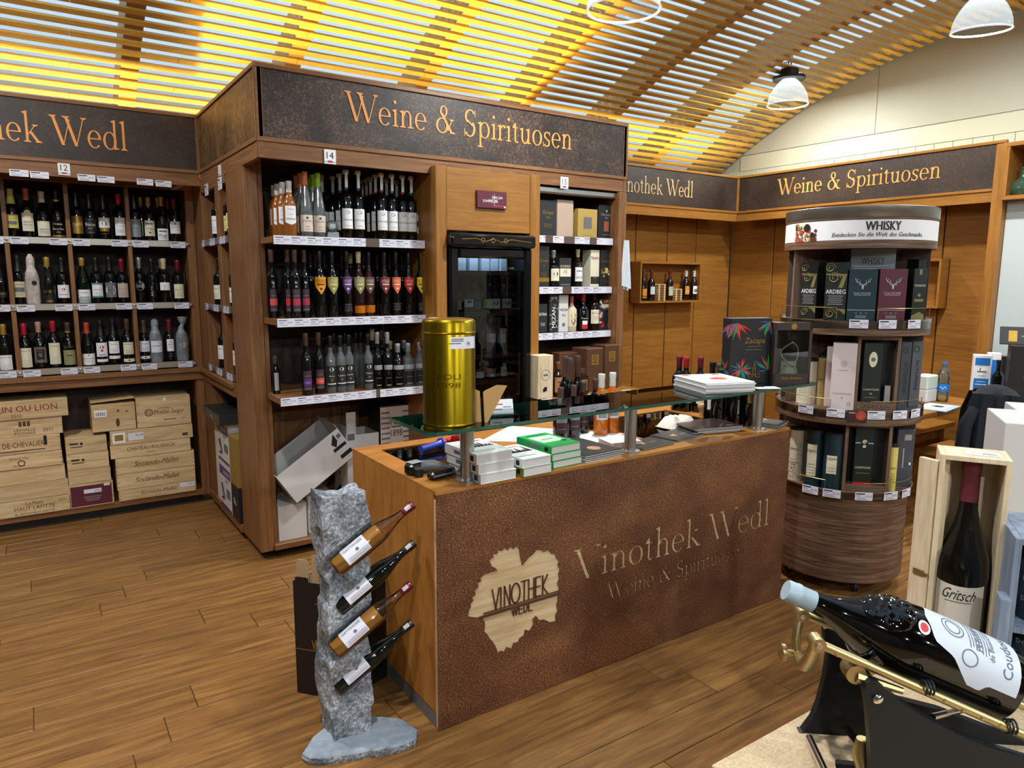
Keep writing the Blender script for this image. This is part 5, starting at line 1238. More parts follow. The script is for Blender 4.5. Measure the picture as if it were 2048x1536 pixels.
nm = ['flat pine crate with red lettering on top of the left stack', 'pine crate with a castle mark, second from top, left stack', 'pine crate with large brown capitals, third from top, left stack', 'pine crate with a crest, fourth from top, left stack', 'unprinted grainy pine crate, fifth from top, left stack', 'unprinted grainy pine crate, sixth from top, left stack', 'pine crate with two-line brown lettering, bottom of left stack']
for i in range(7): crate(nm[i], X1[i]-.58, X1[i], LB[i+1], LB[i], decs[i], nails=i in (2, 3), dy=(.01, .02, 0, .004, .01, .004, 0)[i])
MX0, MX1 = onY(128, 950, YCR).x+.022, onY(219, 950, YCR).x
MB = [zs(219, 868.5), zs(219, 900.5), zs(222, 932), zs(224, 960), .101]
def stamp(g, M, W_, H_):
    g.rect(-W_*.3, H_*.62, W_*.2, H_*.1, INK, M, .0006); g.rect(-W_*.24, H_*.42, W_*.28, H_*.05, INK, M, .0006); g.disc(-W_*.12, H_*.6, .009, INK, M, .0006, 10)
for i, (d, dc) in enumerate((('top of the middle stack', stamp), ('second of the middle stack', stamp), ('third of the middle stack', None))):
    crate(f'small pine crate with dark stamps, {d}' if dc else f'small plain pine crate, {d}', MX0, MX1+.004*i, MB[i+1], MB[i], dc, nails=False)
def burg_(g, M, W_, H_):
    g.rect(0, H_*.48, W_*.93, H_*.86, BURG, M, .0003); g.rect(W_*.03, H_*.66, W_*.4, H_*.17, TAGW, M, .0008); g.text('149,99', W_*.13, H_*.62, H_*.07, INK, M, .001); g.rect(W_*.36, H_*.86, W_*.14, H_*.1, CREAM, M, .0008)
    for k in range(3): g.rect(W_*.02, H_*(.42-.08*k), W_*(.4-.05*k), H_*.022, SILVP, M, .0008)
crate('wooden crate with burgundy printed front and price sticker', MX0-.004, MX1+.016, .101, MB[3], burg_, nails=False)
RX0, RX1 = onY(233, 950, YCR).x, onY(391, 950, YCR).x
RX1 = min(RX1, .94)
RB = [zs(388, 846), zs(388, 874), zs(385, 900), zs(390, 930), zs(392, 960), .101]
def st1(g, M, W_, H_): g.rect(-W_*.4, H_*.5, W_*.15, H_*.7, WHITE, M, .0006); g.rect(-W_*.4, H_*.5, W_*.1, H_*.4, GOLDP, M, .0008); g.rect(-W_*.2, H_*.5, W_*.18, H_*.5, TAGW, M, .0006); g.text('39,99', -W_*.16, H_*.5, H_*.16, INK, M, .0008); g.rect(W_*.4, H_*.3, W_*.07, H_*.2, BRN, M, .0006)
scr = lambda tagx=None: ct('Sociando-Mallet', 0, .4, .34, BRN, w=.56, shear=.35, extra=(lambda g, M, W_, H_: (g.rect(W_*.38, H_*.75, W_*.2, H_*.42, TAGW, M, .0008), g.text('44,99', W_*.42, H_*.72, H_*.15, INK, M, .001))) if tagx else None)
rd = [('pine crate with two stickers on top of the right stack', st1, -.02, 0), ('pine crate with brown capitals, second of the right stack', ct('CHATEAU POUJEAUX', .0, .5, .3, BRN, 'MOULIS', .2, .12, .6), -.025, -.02), ('pine crate with brown script, third of the right stack', scr(), 0, 0), ('dark-grained pine crate with brown script, fourth of the right stack', scr(), 0, 0), ('pine crate with brown script and price slip, bottom right', scr(1), .006, .0)]
for i, (d, dc, a_, b_) in enumerate(rd): crate(d, RX0+a_, RX1+b_, RB[i+1], RB[i], dc, nails=i >= 2)
# the two boxes lying on top
zt1 = max(RB[0], MB[0])+.001
def bar(g, M, W_, H_):
    g.rect(-W_*.3, H_*.68, W_*.28, H_*.26, WHITE, M, .0006)
    for k in range(9): g.rect(-W_*.4+k*W_*.024, H_*.66, W_*(.008 if k % 2 else .014), H_*.13, INK, M, .0008)
    g.disc(W_*.1, H_*.74, .008, BRN, M, .0004, 10); g.disc(W_*.3, H_*.7, .006, BRN, M, .0004, 10); g.disc(W_*.08, H_*.3, .012, BRN, M, .0004, 10, .03)
xa, xb = onY(183, 830, YCR).x, onY(271, 830, YCR).x
t1 = crate('pine crate with barcode label and lid ajar', xa, xb, zt1, zs(271, 804), bar, nails=False, lid=False)
g = G(); w = xb-xa; h = zs(271, 804)-zt1; Mz = Matrix.Translation((-w/2, 0, h)) @ Matrix.Rotation(R_(-3), 4, 'Y'); g.box(0, w, -.14, .14, .012, .020, CRATE, Mz); g.obj('lid', t1)
def phel(g, M, W_, H_):
    g.ringf(-W_*.28, H_*.5, .026, .006, BRN, M, .0006); g.ringf(-W_*.28, H_*.5, .014, .004, BRN, M, .0006)
    g.text('CHÂTEAU', -W_*.1, H_*.6, H_*.06, BRN, M, .0006, align='l', maxw=W_*.25); g.text('Phelan Segur', W_*.1, H_*.43, H_*.15, BRN, M, .0006, maxw=W_*.56); g.rect(W_*.1, H_*.22, W_*.24, H_*.025, BRN, M, .0006); g.text('2015', W_*.36, H_*.2, H_*.06, BRN, M, .0006); g.rect(W_*.02, H_*.92, .018, .018, WHITE, M, .0006)
xa, xb = onY(272.5, 830, YCR).x, onY(382, 830, YCR).x
crate('large pine crate with a crest and dark lettering on the right', xa+.002, min(xb, .938), zt1, zs(382, 789), phel)

# cartons under the side shelf
yb = lambda px, z: Yat(px, 1.0, z)
def sc_(name, label, y0, y1, z0, z1, m, xx=1.0, xd=.3, deco=None):
    w = abs(y1-y0); o = carton(name, label, 'box', -w/2, w/2, -xd/2, xd/2, 0, z1-z0, m, deco=deco)
    o.location = (xx+xd/2, (y0+y1)/2, z0); o.rotation_euler = (0, 0, R_(-90)); return o
def swan(g, M, w, h):
    g.rect(0, h*.80, w*.98, h*.2, PURP, M, .0003); g.text('LINDEMANS', w*.1, h*.76, h*.07, WHITE, M, .0006, maxw=w*.7); g.text('SHIRAZ', w*.15, h*.6, h*.06, INK, M, .0006, maxw=w*.5)
    g.rect(w*.25, h*.38, w*.34, h*.2, INKG, M, .0004); g.tube([(-w*.3, h*.2, 0), (-w*.1, h*.24, 0), (-w*.2, h*.4, 0), (-w*.28, h*.52, 0)], .008, INK, 6, M); g.rect(0, h*.04, w*.98, h*.07, PURP, M, .0003)
sc_('wine_carton', 'white wine carton with purple band standing at the back, lower', 4.98, 5.14, .10, .42, WHCARD, deco=None)
sc_('wine_carton', 'white wine carton on the one at the back, upper', 4.98, 5.14, .4205, .70, WHCARD, deco=lambda g, M, w, h: (g.rect(0, h*.7, w*.6, h*.16, YEL, M, .0004), g.text('DUCALE', 0, h*.68, h*.07, INK, M, .0006, maxw=w*.5)))
sc_('wine_carton', 'white and purple carton with a swan, lower right', 4.66, 4.97, .10, .415, WHCARD, .985, .3, swan)
sc_('wine_carton', 'white and purple carton with barcodes, upper right', 4.66, 4.975, .4155, .70, WHCARD, .985, .3, swan)
sc_('brown_carton', 'opened ochre carton with raised flap beside the post', 4.46, 4.655, .33, .64, mat('ochre_card', '8E7430', .6), .985)
sc_('black_carton', 'black carton with white script standing below the ochre one', 4.46, 4.655, .10, .3295, BLACKM, .985, deco=lambda g, M, w, h: g.text('Kc', 0, h*.45, h*.2, WHITE, M, .0006))
o = sc_('gift_box', 'flat black gift box with white script on the cartons', 4.62, 5.10, .7005, .765, CHAR, .93, .34, lambda g, M, w, h: g.text('Cartago', -w*.0, h*.35, h*.3, WHITE, M, .0006))
g = G(); g.text('Cartago', .0, -.02, .05, SILVP, flat(0, 0, .0655), shear=.2); g.obj('lid_print', o)
# niche boxes on the wood panelling
def niche(label, M, w, h, d=.15):
    o = thing('niche_shelf', label, 'shelf'); o.matrix_world = M
    g = G(); g.box(0, w, 0, h, -d, -d+.012, CHERRY_H); g.obj('back', o)
    g = G(); g.box(0, w, 0, .018, -d, 0, CHERRY_H); g.box(0, w, h-.018, h, -d, 0, CHERRY_H); g.obj('shelf_board', o)
    g = G(); g.box(0, .018, .018, h-.018, -d, 0, CHERRY_V); g.box(w-.018, w, .018, h-.018, -d, 0, CHERRY_V); g.obj('side_board', o)
    return o
nx0, nx1, nz0, nz1 = 4.897, 5.752, 1.385, 1.783
niche('framed wooden niche shelf with bottles on the rear panelling', front(nx0, 5.05, nz0), nx1-nx0, nz1-nz0, .148)
niche('framed wooden niche shelf half hidden behind the whisky stand', sideL(6.225, 3.7, 1.388), .76, .404, .144)
zn = nz0+.019
for i, (px, cp, sp) in enumerate(((1286, BRC, [('r', .05, .12, 50, mat('orange_label', 'C8862C', .5)), ('r', .03, .042, 50, mat('orange_label', 'C8862C', .5))]), (1302, DREDC, [('r', .065, .14, 52, mat('pale_blue_label', 'C4D0D8', .5))]), (1338.5, DREDC, [('r', .05, .14, 52, mat('sage_label', 'B4BC9C', .5)), ('o', .12, .014, INKG)]), (1371, WHC, [('r', .06, .145, 52, mat('orange_label', 'C8862C', .5)), ('o', .09, .02, WHITE)]), (1387, WHC, [('r', .065, .145, 54, WHITE), ('r', .08, .115, 36, INKG)]))):
    x = Xat(px, 5.12, zn+.1); bottle('bdx', BROWNG, cp, sp, (x, 5.12, zn), 0, f'dark bottle in the rear niche shelf, {ORD[i]} from left', capfrac=.80, hs=.99)
def minicrate(px0, px1, nl, label, rz):
    x0, x1 = Xat(px0, 5.085, zn+.06), Xat(px1, 5.085, zn+.06); w = x1-x0; o = thing('cork_stack', label, 'corks', ((x0+x1)/2, 5.09, zn), rz)
    for k in range(nl):
        for j in (-1, 1):
            g = G(); M = Matrix.Translation((j*w*.24, 0, k*.0235+.0118)) @ Matrix.Rotation(PI/2, 4, 'X'); g.cyl(.0117, -.03, .03, mat('pale_cork', 'C8AC80', .7), 10, M); g.obj('cork', o)
minicrate(1309, 1331.5, 7, 'taller stack of pale corks between niche bottles', 0)
minicrate(1344, 1364, 5, 'shorter stack of pale corks between niche bottles', 0)
# ------------------------------------------------------------------ on the glass shelf
fp = onZ(899, 855, GZ); dv = Vector((fp.x, fp.y)).normalized(); RT = .088
tc = Vector((fp.x, fp.y))+dv*RT
tin = thing('gold_tin', 'tall gold tin with embossed letters standing on the glass shelf', 'tin', (tc.x, tc.y, GZ)); TH = .352
g = G(); g.lathe([(0, 0), (RT, 0), (RT+.002, .004), (RT, .010), (RT, TH-.05), (RT*.99, TH-.048), (RT*.99, TH-.044)], GOLDTIN, 48); g.obj('body', tin)
g = G(); g.lathe([(RT+.001, TH-.048), (RT+.003, TH-.044), (RT+.001, TH-.04), (RT+.001, TH-.012), (RT-.004, TH-.003), (RT-.014, TH), (RT-.02, TH-.004), (0, TH-.004)], GOLDTIN, 48); g.obj('lid', tin)
rzt = -math.atan2(dv.x, dv.y)
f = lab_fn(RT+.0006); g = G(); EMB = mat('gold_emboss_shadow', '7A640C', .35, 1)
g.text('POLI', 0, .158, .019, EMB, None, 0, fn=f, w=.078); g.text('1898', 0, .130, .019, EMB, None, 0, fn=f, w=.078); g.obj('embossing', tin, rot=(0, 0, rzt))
g = G(); M = None
V = [f(.005+.095*i/8, zz, .0015+(.004 if i > 6 else 0)) for i in range(9) for zz in (.258-.001*i*.2, .296)]
g.add(V, [(2*i, 2*i+2, 2*i+3, 2*i+1) for i in range(8)], TAGW); g.text('99,99', .078, .268, .011, INK, None, .0022, fn=f); 
for k, (a, b) in enumerate(((.03, .288), (.028, .282), (.02, .274))): g.add([f(a-.02+.04*i/3, zz, .002) for i in range(4) for zz in (b, b+.003)], [(2*i, 2*i+2, 2*i+3, 2*i+1) for i in range(3)], INKG)
g.obj('price_sticker', tin, rot=(0, 0, rzt))
g = G(); g.tube([(-RT-.003, .02, TH-.10), (-RT-.007, .0, TH-.085), (-RT-.004, -.01, TH-.07)], .003, DREDC, 6); g.obj('cord', tin, rot=(0, 0, rzt))
p = onZ(972, 846, GZ); q = onZ(1010, 838, GZ)
kh = thing('kraft_card', 'folded kraft cardboard leaflet standing behind the gold tin', 'cardboard', (p.x, p.y+.03, GZ))
g = G(); g.prism([(0, 0), (.012, 0), (.09, .12), (.05, .125), (.004, .11), (-.006, .105)], 0, .003, KRAFT, front(0, -.02, 0)); g.obj('panel', kh)
g = G(); g.prism([(-.055, 0), (.0, .0), (-.006, .105), (-.05, .13), (-.058, .12)], 0, .003, KRAFT, frame((.0, .0, 0), (1, -.25, 0), (0, 0, 1))); g.obj('panel', kh)
p = onZ(1014, 834, GZ)
ah = thing('card_holder', 'small clear holder with white visiting cards on the glass shelf', 'card holder', (p.x, p.y+.04, GZ), R_(-18))
g = G(); g.box(-.06, .06, -.03, .03, 0, .006, ACRYL, b=.002); g.prism([(-.055, .006), (.055, .006), (.05, .03), (-.05, .03)], 0, .003, ACRYL, front(0, -.028, 0)); g.obj('tray', ah)
g = G(); M = frame((0, -.02, .007), (1, 0, 0), (0, .35, 1))
for k in range(6): g.rect(0, .027, .085, .054, WHITE, M, -.0015*k)
g.rect(-.015, .036, .04, .004, REDP, M, .0006); g.rect(.02, .026, .03, .003, BLUEP, M, .0006); g.rect(-.015, .018, .034, .003, INKG, M, .0006); g.obj('cards', ah)
g = G(); M = frame((0, .015, .02), (1, 0, 0), (0, .5, 1)); g.box(-.045, .045, 0, .04, -.004, 0, BLACKM, M); g.disc(.02, .022, .008, GOLDP, M, .0005, 10); g.obj('card_back', ah)
# magazines at the right
def stack(name, label, cat, cx, cy, z, w, d, n, th, mtop, medge, rz=0, jig=.006, deco=None, group=None, seed=1):
    o = thing(name, label, cat, (cx, cy, z), rz, group); random.seed(seed)
    for k in range(n):
        g = G(); dx, dy = random.uniform(-jig, jig), random.uniform(-jig, jig)
        g.box(-w/2+dx, w/2+dx, -d/2+dy, d/2+dy, k*th+.0002, (k+1)*th-.0022, medge); g.box(-w/2+dx-.001, w/2+dx+.001, -d/2+dy-.001, d/2+dy+.001, (k+1)*th-.0022, (k+1)*th-.0006, mtop)
        if k == n-1 and deco: deco(g, flat(dx, dy, (k+1)*th-.0004), w, d)
        g.obj('copy', o)
    return o
PAGES = mat('page_edges', 'D8D6D4', .7)
def food(g, M, w, h):
    g.rect(0, h*.4, w*.8, h*.12, REDP, M, .0002); g.rect(0, h*.4, w*.5, h*.05, WHITE, M, .0004); g.disc(.01, -h*.05, w*.32, mat('plate_white', 'E8E4E0', .4), M, .0002); g.disc(.02, -h*.05, w*.16, mat('food_orange', 'D0603C', .5), M, .0004, 10); g.disc(-.01, -.02, w*.08, REDP, M, .0006, 9); g.rect(-w*.1, -h*.4, w*.6, h*.03, INKG, M, .0004)
pm_ = [onZ(1330, 772, GZ), onZ(1420, 797, GZ), onZ(1497, 782, GZ)]
stack('magazine_stack', 'stack of white food magazines on the right of the glass shelf', 'magazines', (pm_[0].x+pm_[2].x)/2+.03, 2.115, GZ, .24, .27, 8, .0058, WHITE, PAGES, R_(-18), .005, food)
p = onZ(1534, 776, GZ); g = G(); g.box(-.055, .055, -.025, .025, 0, .001, WHITE); g.box(.0, .05, -.005, .03, .001, .0025, TAGW); g.rect(0, 0, .05, .004, INKG, flat(0, 0, .0026)); o = g.obj('paper_slip', None, (p.x, p.y, GZ), (0, 0, -.5)); tag(o, 'loose white paper slips lying in front of the black gift box', 'paper')
# gift boxes standing at the right end of the shelf
def leafspray(g, M, cx, cy, n, rad, seed, a0=0, a1=2*PI):
    random.seed(seed)
    for k in range(n):
        a = random.uniform(a0, a1); L = rad*random.uniform(.6, 1.1); c, s = math.cos(a), math.sin(a); wv = L*.05
        P = [(cx, cy), (cx+c*L*.5-s*wv, cy+s*L*.5+c*wv), (cx+c*L, cy+s*L), (cx+c*L*.5+s*wv, cy+s*L*.5-c*wv)]
        g.poly(P, random.choice([mat('leaf_green_print', '2E9A40', .5), mat('leaf_blue_print', '2C5EA0', .5), REDP, mat('leaf_teal_print', '2A7C8C', .5), mat('leaf_coral_print', 'E0503C', .5)]), M, .0006+.00002*k)
def zac(g, M, w, h):
    leafspray(g, M, -w*.36, h*.93, 30, h*.27, 4, PI*1.05, PI*1.95); leafspray(g, M, w*.44, h*.95, 20, h*.24, 5, PI, PI*1.6); leafspray(g, M, -w*.22, h*.22, 34, h*.2, 6); leafspray(g, M, w*.46, h*.2, 10, h*.3, 7, PI*.3, PI*1.2)
    g.text('Zacapa', w*.08, h*.62, h*.09, GOLDP, M, .0015, maxw=w*.55, shear=.2); g.rect(w*.08, h*.57, w*.34, h*.006, GOLDP, M, .0014); g.rect(w*.06, h*.52, w*.4, h*.008, INKG, M, .0014)
    g.ringf(w*.1, h*.18, w*.035, .002, GOLDP, M, .0014, ry=h*.06); g.tube([(w*.07, h*.1, .001), (w*.07, h*.24, .001), (w*.09, h*.28, .001), (w*.09, h*.33, .001), (w*.11, h*.33, .001), (w*.11, h*.28, .001), (w*.13, h*.24, .001), (w*.13, h*.1, .001)], .0012, GOLDP, 4, M)
    for k in (-1, 1): g.ringf(w*(.1+.1*k), h*.12, w*.05, .002, GOLDP, M, .0014, a0=PI, a1=2*PI); g.rect(w*(.1+.1*k), h*.145, w*.1, .0015, GOLDP, M, .0014)
GZB = thing('rum_gift_box', 'black rum gift box with colourful leaves at the shelf end', 'box', (2.80, 2.165, GZ), R_(-19))
w, d, h = .215, .075, .305
g = G(); g.box(-w/2, w/2, -d/2, d/2, 0, h, mat('soft_black_card', '17181C', .45), b=.002); g.obj('body', GZB)
g = G(); zac(g, frame((0, -d/2-.0005, 0), (1, 0, 0), (0, 0, 1)), w, h); Ms = frame((-w/2-.0005, 0, 0), (0, -1, 0), (0, 0, 1)); leafspray(g, Ms, .01, h*.9, 10, h*.25, 8, PI, 2*PI); leafspray(g, Ms, 0, h*.2, 10, h*.2, 9); g.obj('print', GZB)
WB = thing('window_gift_box', 'brown gift box with clear window showing a bottle at the shelf end', 'box', (2.975, 2.06, GZ), R_(-30))
w, d, h = .180, .09, .285; bc = mat('dark_brown_card', '3A2A22', .45)
g = G(); g.box(-w/2, w/2, d/2-.004, d/2, 0, h, bc); g.box(-w/2, -w/2+.004, -d/2, d/2-.004, 0, h, bc); g.box(w/2-.004, w/2, -d/2, d/2-.004, 0, h, bc); g.box(-w/2, w/2, -d/2, d/2, 0, .004, bc); g.box(-w/2, w/2, -d/2, d/2, h-.004, h, bc)
g.box(-w/2, w/2, -d/2-.001, -d/2+.002, 0, h*.16, bc); g.box(-w/2, w/2, -d/2-.001, -d/2+.002, h*.88, h, bc); g.box(-w/2, -w/2+.012, -d/2-.001, -d/2+.002, 0, h, bc); g.box(w/2-.014, w/2, -d/2-.001, -d/2+.002, 0, h, bc); g.obj('body', WB)
g = G(); g.box(-w/2+.012, w/2-.014, -d/2, -d/2+.001, h*.16, h*.88, ACRYL); g.obj('window', WB)
g = G(); M = frame((0, -d/2-.0015, 0), (1, 0, 0), (0, 0, 1)); g.text('Gran Reserva', 0, h*.07, h*.045, GOLDP, M, 0); g.disc(0, h*.94, .014, GOLDP, M, 0, 12); g.obj('print', WB)
ib = bottle('cogn', BROWNG, mat('dark_wood_stopper', '3A261C', .5), [('r', .03, .1, 60, CREAM), ('t', 'CENTENARIO', .07, .012, INK, 50)], (2.975, 2.065, GZ+.0045), R_(-30), 'round brown rum bottle inside the window gift box', name='rum_bottle')
g = G(); f2 = lab_fn(.046)
for s in (-1, 1): g.tube([f2(s*.05*math.sin(t*PI/.62), .19-.17*t, .001) for t in [i/12 for i in range(13)]], .003, CREAM, 6)
g.obj('ribbon', ib)

# ------------------------------------------------------------------ on the counter
CT = CZ+.0005
random.seed(2)
def cput(px, Y, t, gl, cp, sp, label, hs=1, zc=.12, name='liqueur_bottle', **kw):
    x = Xat(px, Y, CT+zc); return bottle(t, gl, cp, sp, (x, Y, CT), -math.atan2(x, Y)*.6, label, hs=hs, name=name, **kw)
DKL = [('r', .03, .10, 46, mat('plum_label', '3E2A34', .5)), ('r', .07, .10, 46, GREYCARD), ('l', .045, 30, .0015, SILVP)]
for i, (px, Y) in enumerate(((1121, 2.50), (1147, 2.52), (1166, 2.58), (1190, 2.62))): cput(px, Y, 'dec', PLUMG, BRC, DKL, f'short plum liqueur bottle with brown cap on the counter, {ORD[i]} from left', hs=1.2)
for i, (px, Y) in enumerate(((1130, 2.68), (1138, 2.60), (1154, 2.66))): cput(px, Y, 'slim', BLACKG, BRC, None, f'tall dark bottle with brown cap behind the plum liqueurs, {ORD[i]} from left', hs=.97, capfrac=.72)
OR_ = [('r', .075, .15, 50, WHITE), ('l', .12, 30, .0015, INKG), ('r', .085, .11, 34, mat('barcode_grey', '9A9A9C', .6)), ('t', 'MARILLE', .128, .008, INK)]
for i, (px, Y) in enumerate(((1202, 2.49), (1224, 2.50))): cput(px, Y, 'amb', ORANGEG, WHC, OR_, f'orange apricot bottle with white cap on the counter, {("left", "right")[i]} of two', hs=.99, capfrac=.78)
# paper under the bottles
g = G(); Pz = [onZ(*q, CT) for q in ((962, 882), (1020, 852), (1248, 868), (1190, 888))]
a = Pz[0]; g.add([(p.x, p.y, CT+.0002) for p in Pz]+[(p.x, p.y, CT+.0012) for p in Pz], [(0, 1, 2, 3), (7, 6, 5, 4), (0, 4, 5, 1), (1, 5, 6, 2), (2, 6, 7, 3), (3, 7, 4, 0)], WHITE)
o = g.obj('paper_sheet'); o.location.z = .0; tag(o, 'large white paper sheet spread under the liqueur bottles', 'paper')
for o_ in bpy.data.objects:
    if o_.name.startswith('liqueur_bottle') and abs(o_.location.z-CT) < 1e-6: o_.location.z = CT+.0016
def book(g, w, d, z0, z1, cover, spine, M=None):
    g.box(-w/2+.001, w/2-.002, -d/2+.002, d/2-.002, z0+.0015, z1-.0015, PAGES, M); g.box(-w/2, w/2, -d/2, d/2, z0+.0002, z0+.0018, cover, M); g.box(-w/2, w/2, -d/2, d/2, z1-.0018, z1-.0002, cover, M); g.box(-w/2-.0006, -w/2+.0012, -d/2, d/2, z0+.0002, z1-.0002, spine, M)
def script(seed):
    def f(g, M, w, d):
        random.seed(seed); x = -w*.3
        for k in range(7):
            hgt = random.uniform(.1, .35)*d; g.tube([(x, -d*.05, .0004), (x+w*.03, -d*.05+hgt, .0004), (x+w*.06, -d*.05, .0004), (x+w*.1, -d*.02, .0004)], .002, INK, 4, M); x += w*.1
        g.rect(w*.1, d*.36, w*.5, d*.05, mat('rust_ink', 'A86A3C', .6), M, .0004); g.rect(-w*.1, -d*.3, w*.6, d*.02, INKG, M, .0004)
    return f
def greenc(g, M, w, d): g.rect(0, 0, w*.98, d*.98, GREENP, M, .0002); g.rect(0, d*.05, w*.74, d*.46, mat('mint_label', 'C8E4D0', .6), M, .0004); g.rect(0, d*.38, w*.6, d*.06, mat('dark_green_ink', '0A5A2C', .6), M, .0006); g.rect(0, d*.04, w*.4, d*.05, GREENP, M, .0006); g.disc(w*.3, -d*.2, .014, INK, M, .0006)
def books(nm, cat, px, w, d, ths, covers, labels, deco, rz, grp, shift=(0, 0)):
    p = onZ(px[0], px[1], CT); z = CT
    for k, th in enumerate(ths):
        g = G(); book(g, w, d, 0, th, covers[k], covers[k]); Mtop = flat(0, 0, th-.0001)
        g.rect(-w/2-.0008, 0, .0001, .0001, INK, None, th/2)
        Ms = frame((-w/2-.0008, 0, 0), (0, -1, 0), (0, 0, 1)); g.rect(0, th*.5, d*.4, th*.4, INKG, Ms, .0002); g.rect(d*.36, th*.5, d*.1, th*.55, INK, Ms, .0002)
        if k == len(ths)-1: deco(g, Mtop, w, d)
        c, s = math.cos(rz), math.sin(rz)
        cx = p.x+c*(-w/2)-s*(d/2); cy = p.y+s*(-w/2)+c*(d/2)
        o = g.obj(nm, None, (cx+shift[0]*k, cy+shift[1]*k, z), (0, 0, rz)); tag(o, labels[k], cat, grp); z += th
z1 = onY(1026, 913, 2.16).z-CT
books('book', 'book', (1033, 956), .155, .225, (.036, .036, .036), (WHITE, WHITE, WHITE), ('white wine guide book, bottom of the left stack behind the steel post', 'white wine guide book, middle of the left stack behind the steel post', 'white wine guide book with scribbled cover on top of the left stack'), script(3), R_(1), 'wine guides on the counter', (-.006, .004))
books('book', 'book', (1104, 944), .135, .215, (.034, .034), (mat('olive_cover', '7A8A3C', .5), WHITE), ('olive-backed guide book under the second white one', 'white guide book on the olive one, second stack from left'), script(8), R_(2), 'wine guides on the counter', (-.004, 0))
books('book', 'book', (1164, 926), .15, .22, (.028, .028, .03), (GREENP, GREENP, GREENP), ('bright green guide book, bottom of the green stack', 'bright green guide book, middle of the green stack', 'bright green guide book with label, top of the green stack'), greenc, R_(3), 'green guides on the counter', (-.003, .002))
def blackm(g, M, w, d): g.rect(0, 0, w*.98, d*.98, CHAR, M, .0002); g.text('VINOTHEK', w*.02, d*.25, d*.06, GOLDP, M, .0005, maxw=w*.5); g.prism([(-w*.05, d*.38), (.03, d*.4), (.01, d*.33)], 0, .0004, mat('amber_print', 'E0A030', .5), M); g.disc(.02, -d*.2, .03, mat('skin_print', 'C89070', .6), M, .0004, 10)
p = onZ(1245, 911, CT); stack('magazine_stack', 'flat stack of black magazines beside the green books', 'magazines', p.x-.115, p.y+.13, CT, .21, .27, 4, .007, CHAR, PAGES, R_(4), .004, blackm, seed=4)
p = onZ(1262, 893, CT); stack('notepad_stack', 'stack of small white notepads beside the middle post', 'paper', p.x-.01, p.y+.06, CT, .15, .12, 4, .006, WHITE, PAGES, R_(-12), .004, None, seed=5)
def brand(g, M, w, d): g.rect(0, 0, w*.98, d*.98, CHAR, M, .0002); g.poly([(-w*.25, d*.05), (-w*.05, d*.1), (-w*.1, -d*.12)], mat('amber_print', 'E0A030', .5), M, .0005); g.rect(w*.15, d*.02, w*.3, d*.03, GOLDP, M, .0005); g.rect(w*.15, -d*.06, w*.26, d*.02, SILVP, M, .0005)
p = onZ(1330, 893, CT); stack('brochure_stack', 'thin black brochures with orange mark in front of the well', 'brochures', p.x-.04, p.y+.075, CT, .21, .14, 2, .004, CHAR, PAGES, R_(6), .006, brand, seed=6)
p = onZ(1378, 878, CT); stack('brochure_stack', 'dark brochures under the loose magazines right of the middle post', 'brochures', p.x+.0, p.y+.08, CT, .22, .15, 2, .004, CHAR, PAGES, R_(10), .006, brand, seed=7)
p = onZ(1440, 868, CT); stack('magazine_stack', 'fanned dark and white magazines left of the right post', 'magazines', p.x+.03, p.y+.11, CT, .27, .20, 6, .005, mat('plum_brown_cover', '2E2422', .35), WHITE, R_(-14), .014, lambda g, M, w, d: g.rect(w*.3, -d*.36, w*.16, d*.1, GOLDP, M, .0004), seed=8)
p = onZ(1555, 852, CT); stack('leaflet_stack', 'black leaflets with white marks at the right counter end', 'leaflets', p.x-.02, p.y+.05, CT, .12, .17, 4, .005, CHAR, PAGES, R_(20), .006, lambda g, M, w, d: [g.rect(-w*.2+w*.13*k, d*(.1+.07*(k % 3)), w*.09, d*.05, WHITE, M, .0004) for k in range(5)], seed=9)
# crumpled cloth
p = onZ(1370, 856, CT); o = thing('paper_towel', 'crumpled white paper towel on the counter in front of the bottles', 'towel', (p.x, p.y+.05, CT))
g = G(); V = []; F = []
for i in range(13):
    for j in range(9):
        u, v = i/12-.5, j/8-.5; e = max(0, 1-(2*abs(u))**4)*max(0, 1-(2*abs(v))**4)
        V.append((u*.2+.01*noise.noise((v*5, u*3, 2)), v*.12, .002+e*(.05+.028*noise.noise((u*7, v*7, 5)))))
for i in range(12):
    for j in range(8): F.append((i*9+j, (i+1)*9+j, (i+1)*9+j+1, i*9+j+1))
g.add(V, F, mat('soft_white_paper', 'E4DCD0', .8), True); g.obj('cloth', o)
p = onZ(1403, 832, CT); g = G(); g.lathe([(0, 0), (.013, 0), (.012, .03), (.02, .04), (.024, .055), (.02, .066), (0, .07)], mat('turned_cork', 'C8A070', .6), 14); o = g.obj('bottle_stopper', None, (p.x, p.y, CT)); tag(o, 'round wooden bottle stopper standing beside the paper towel', 'stopper')
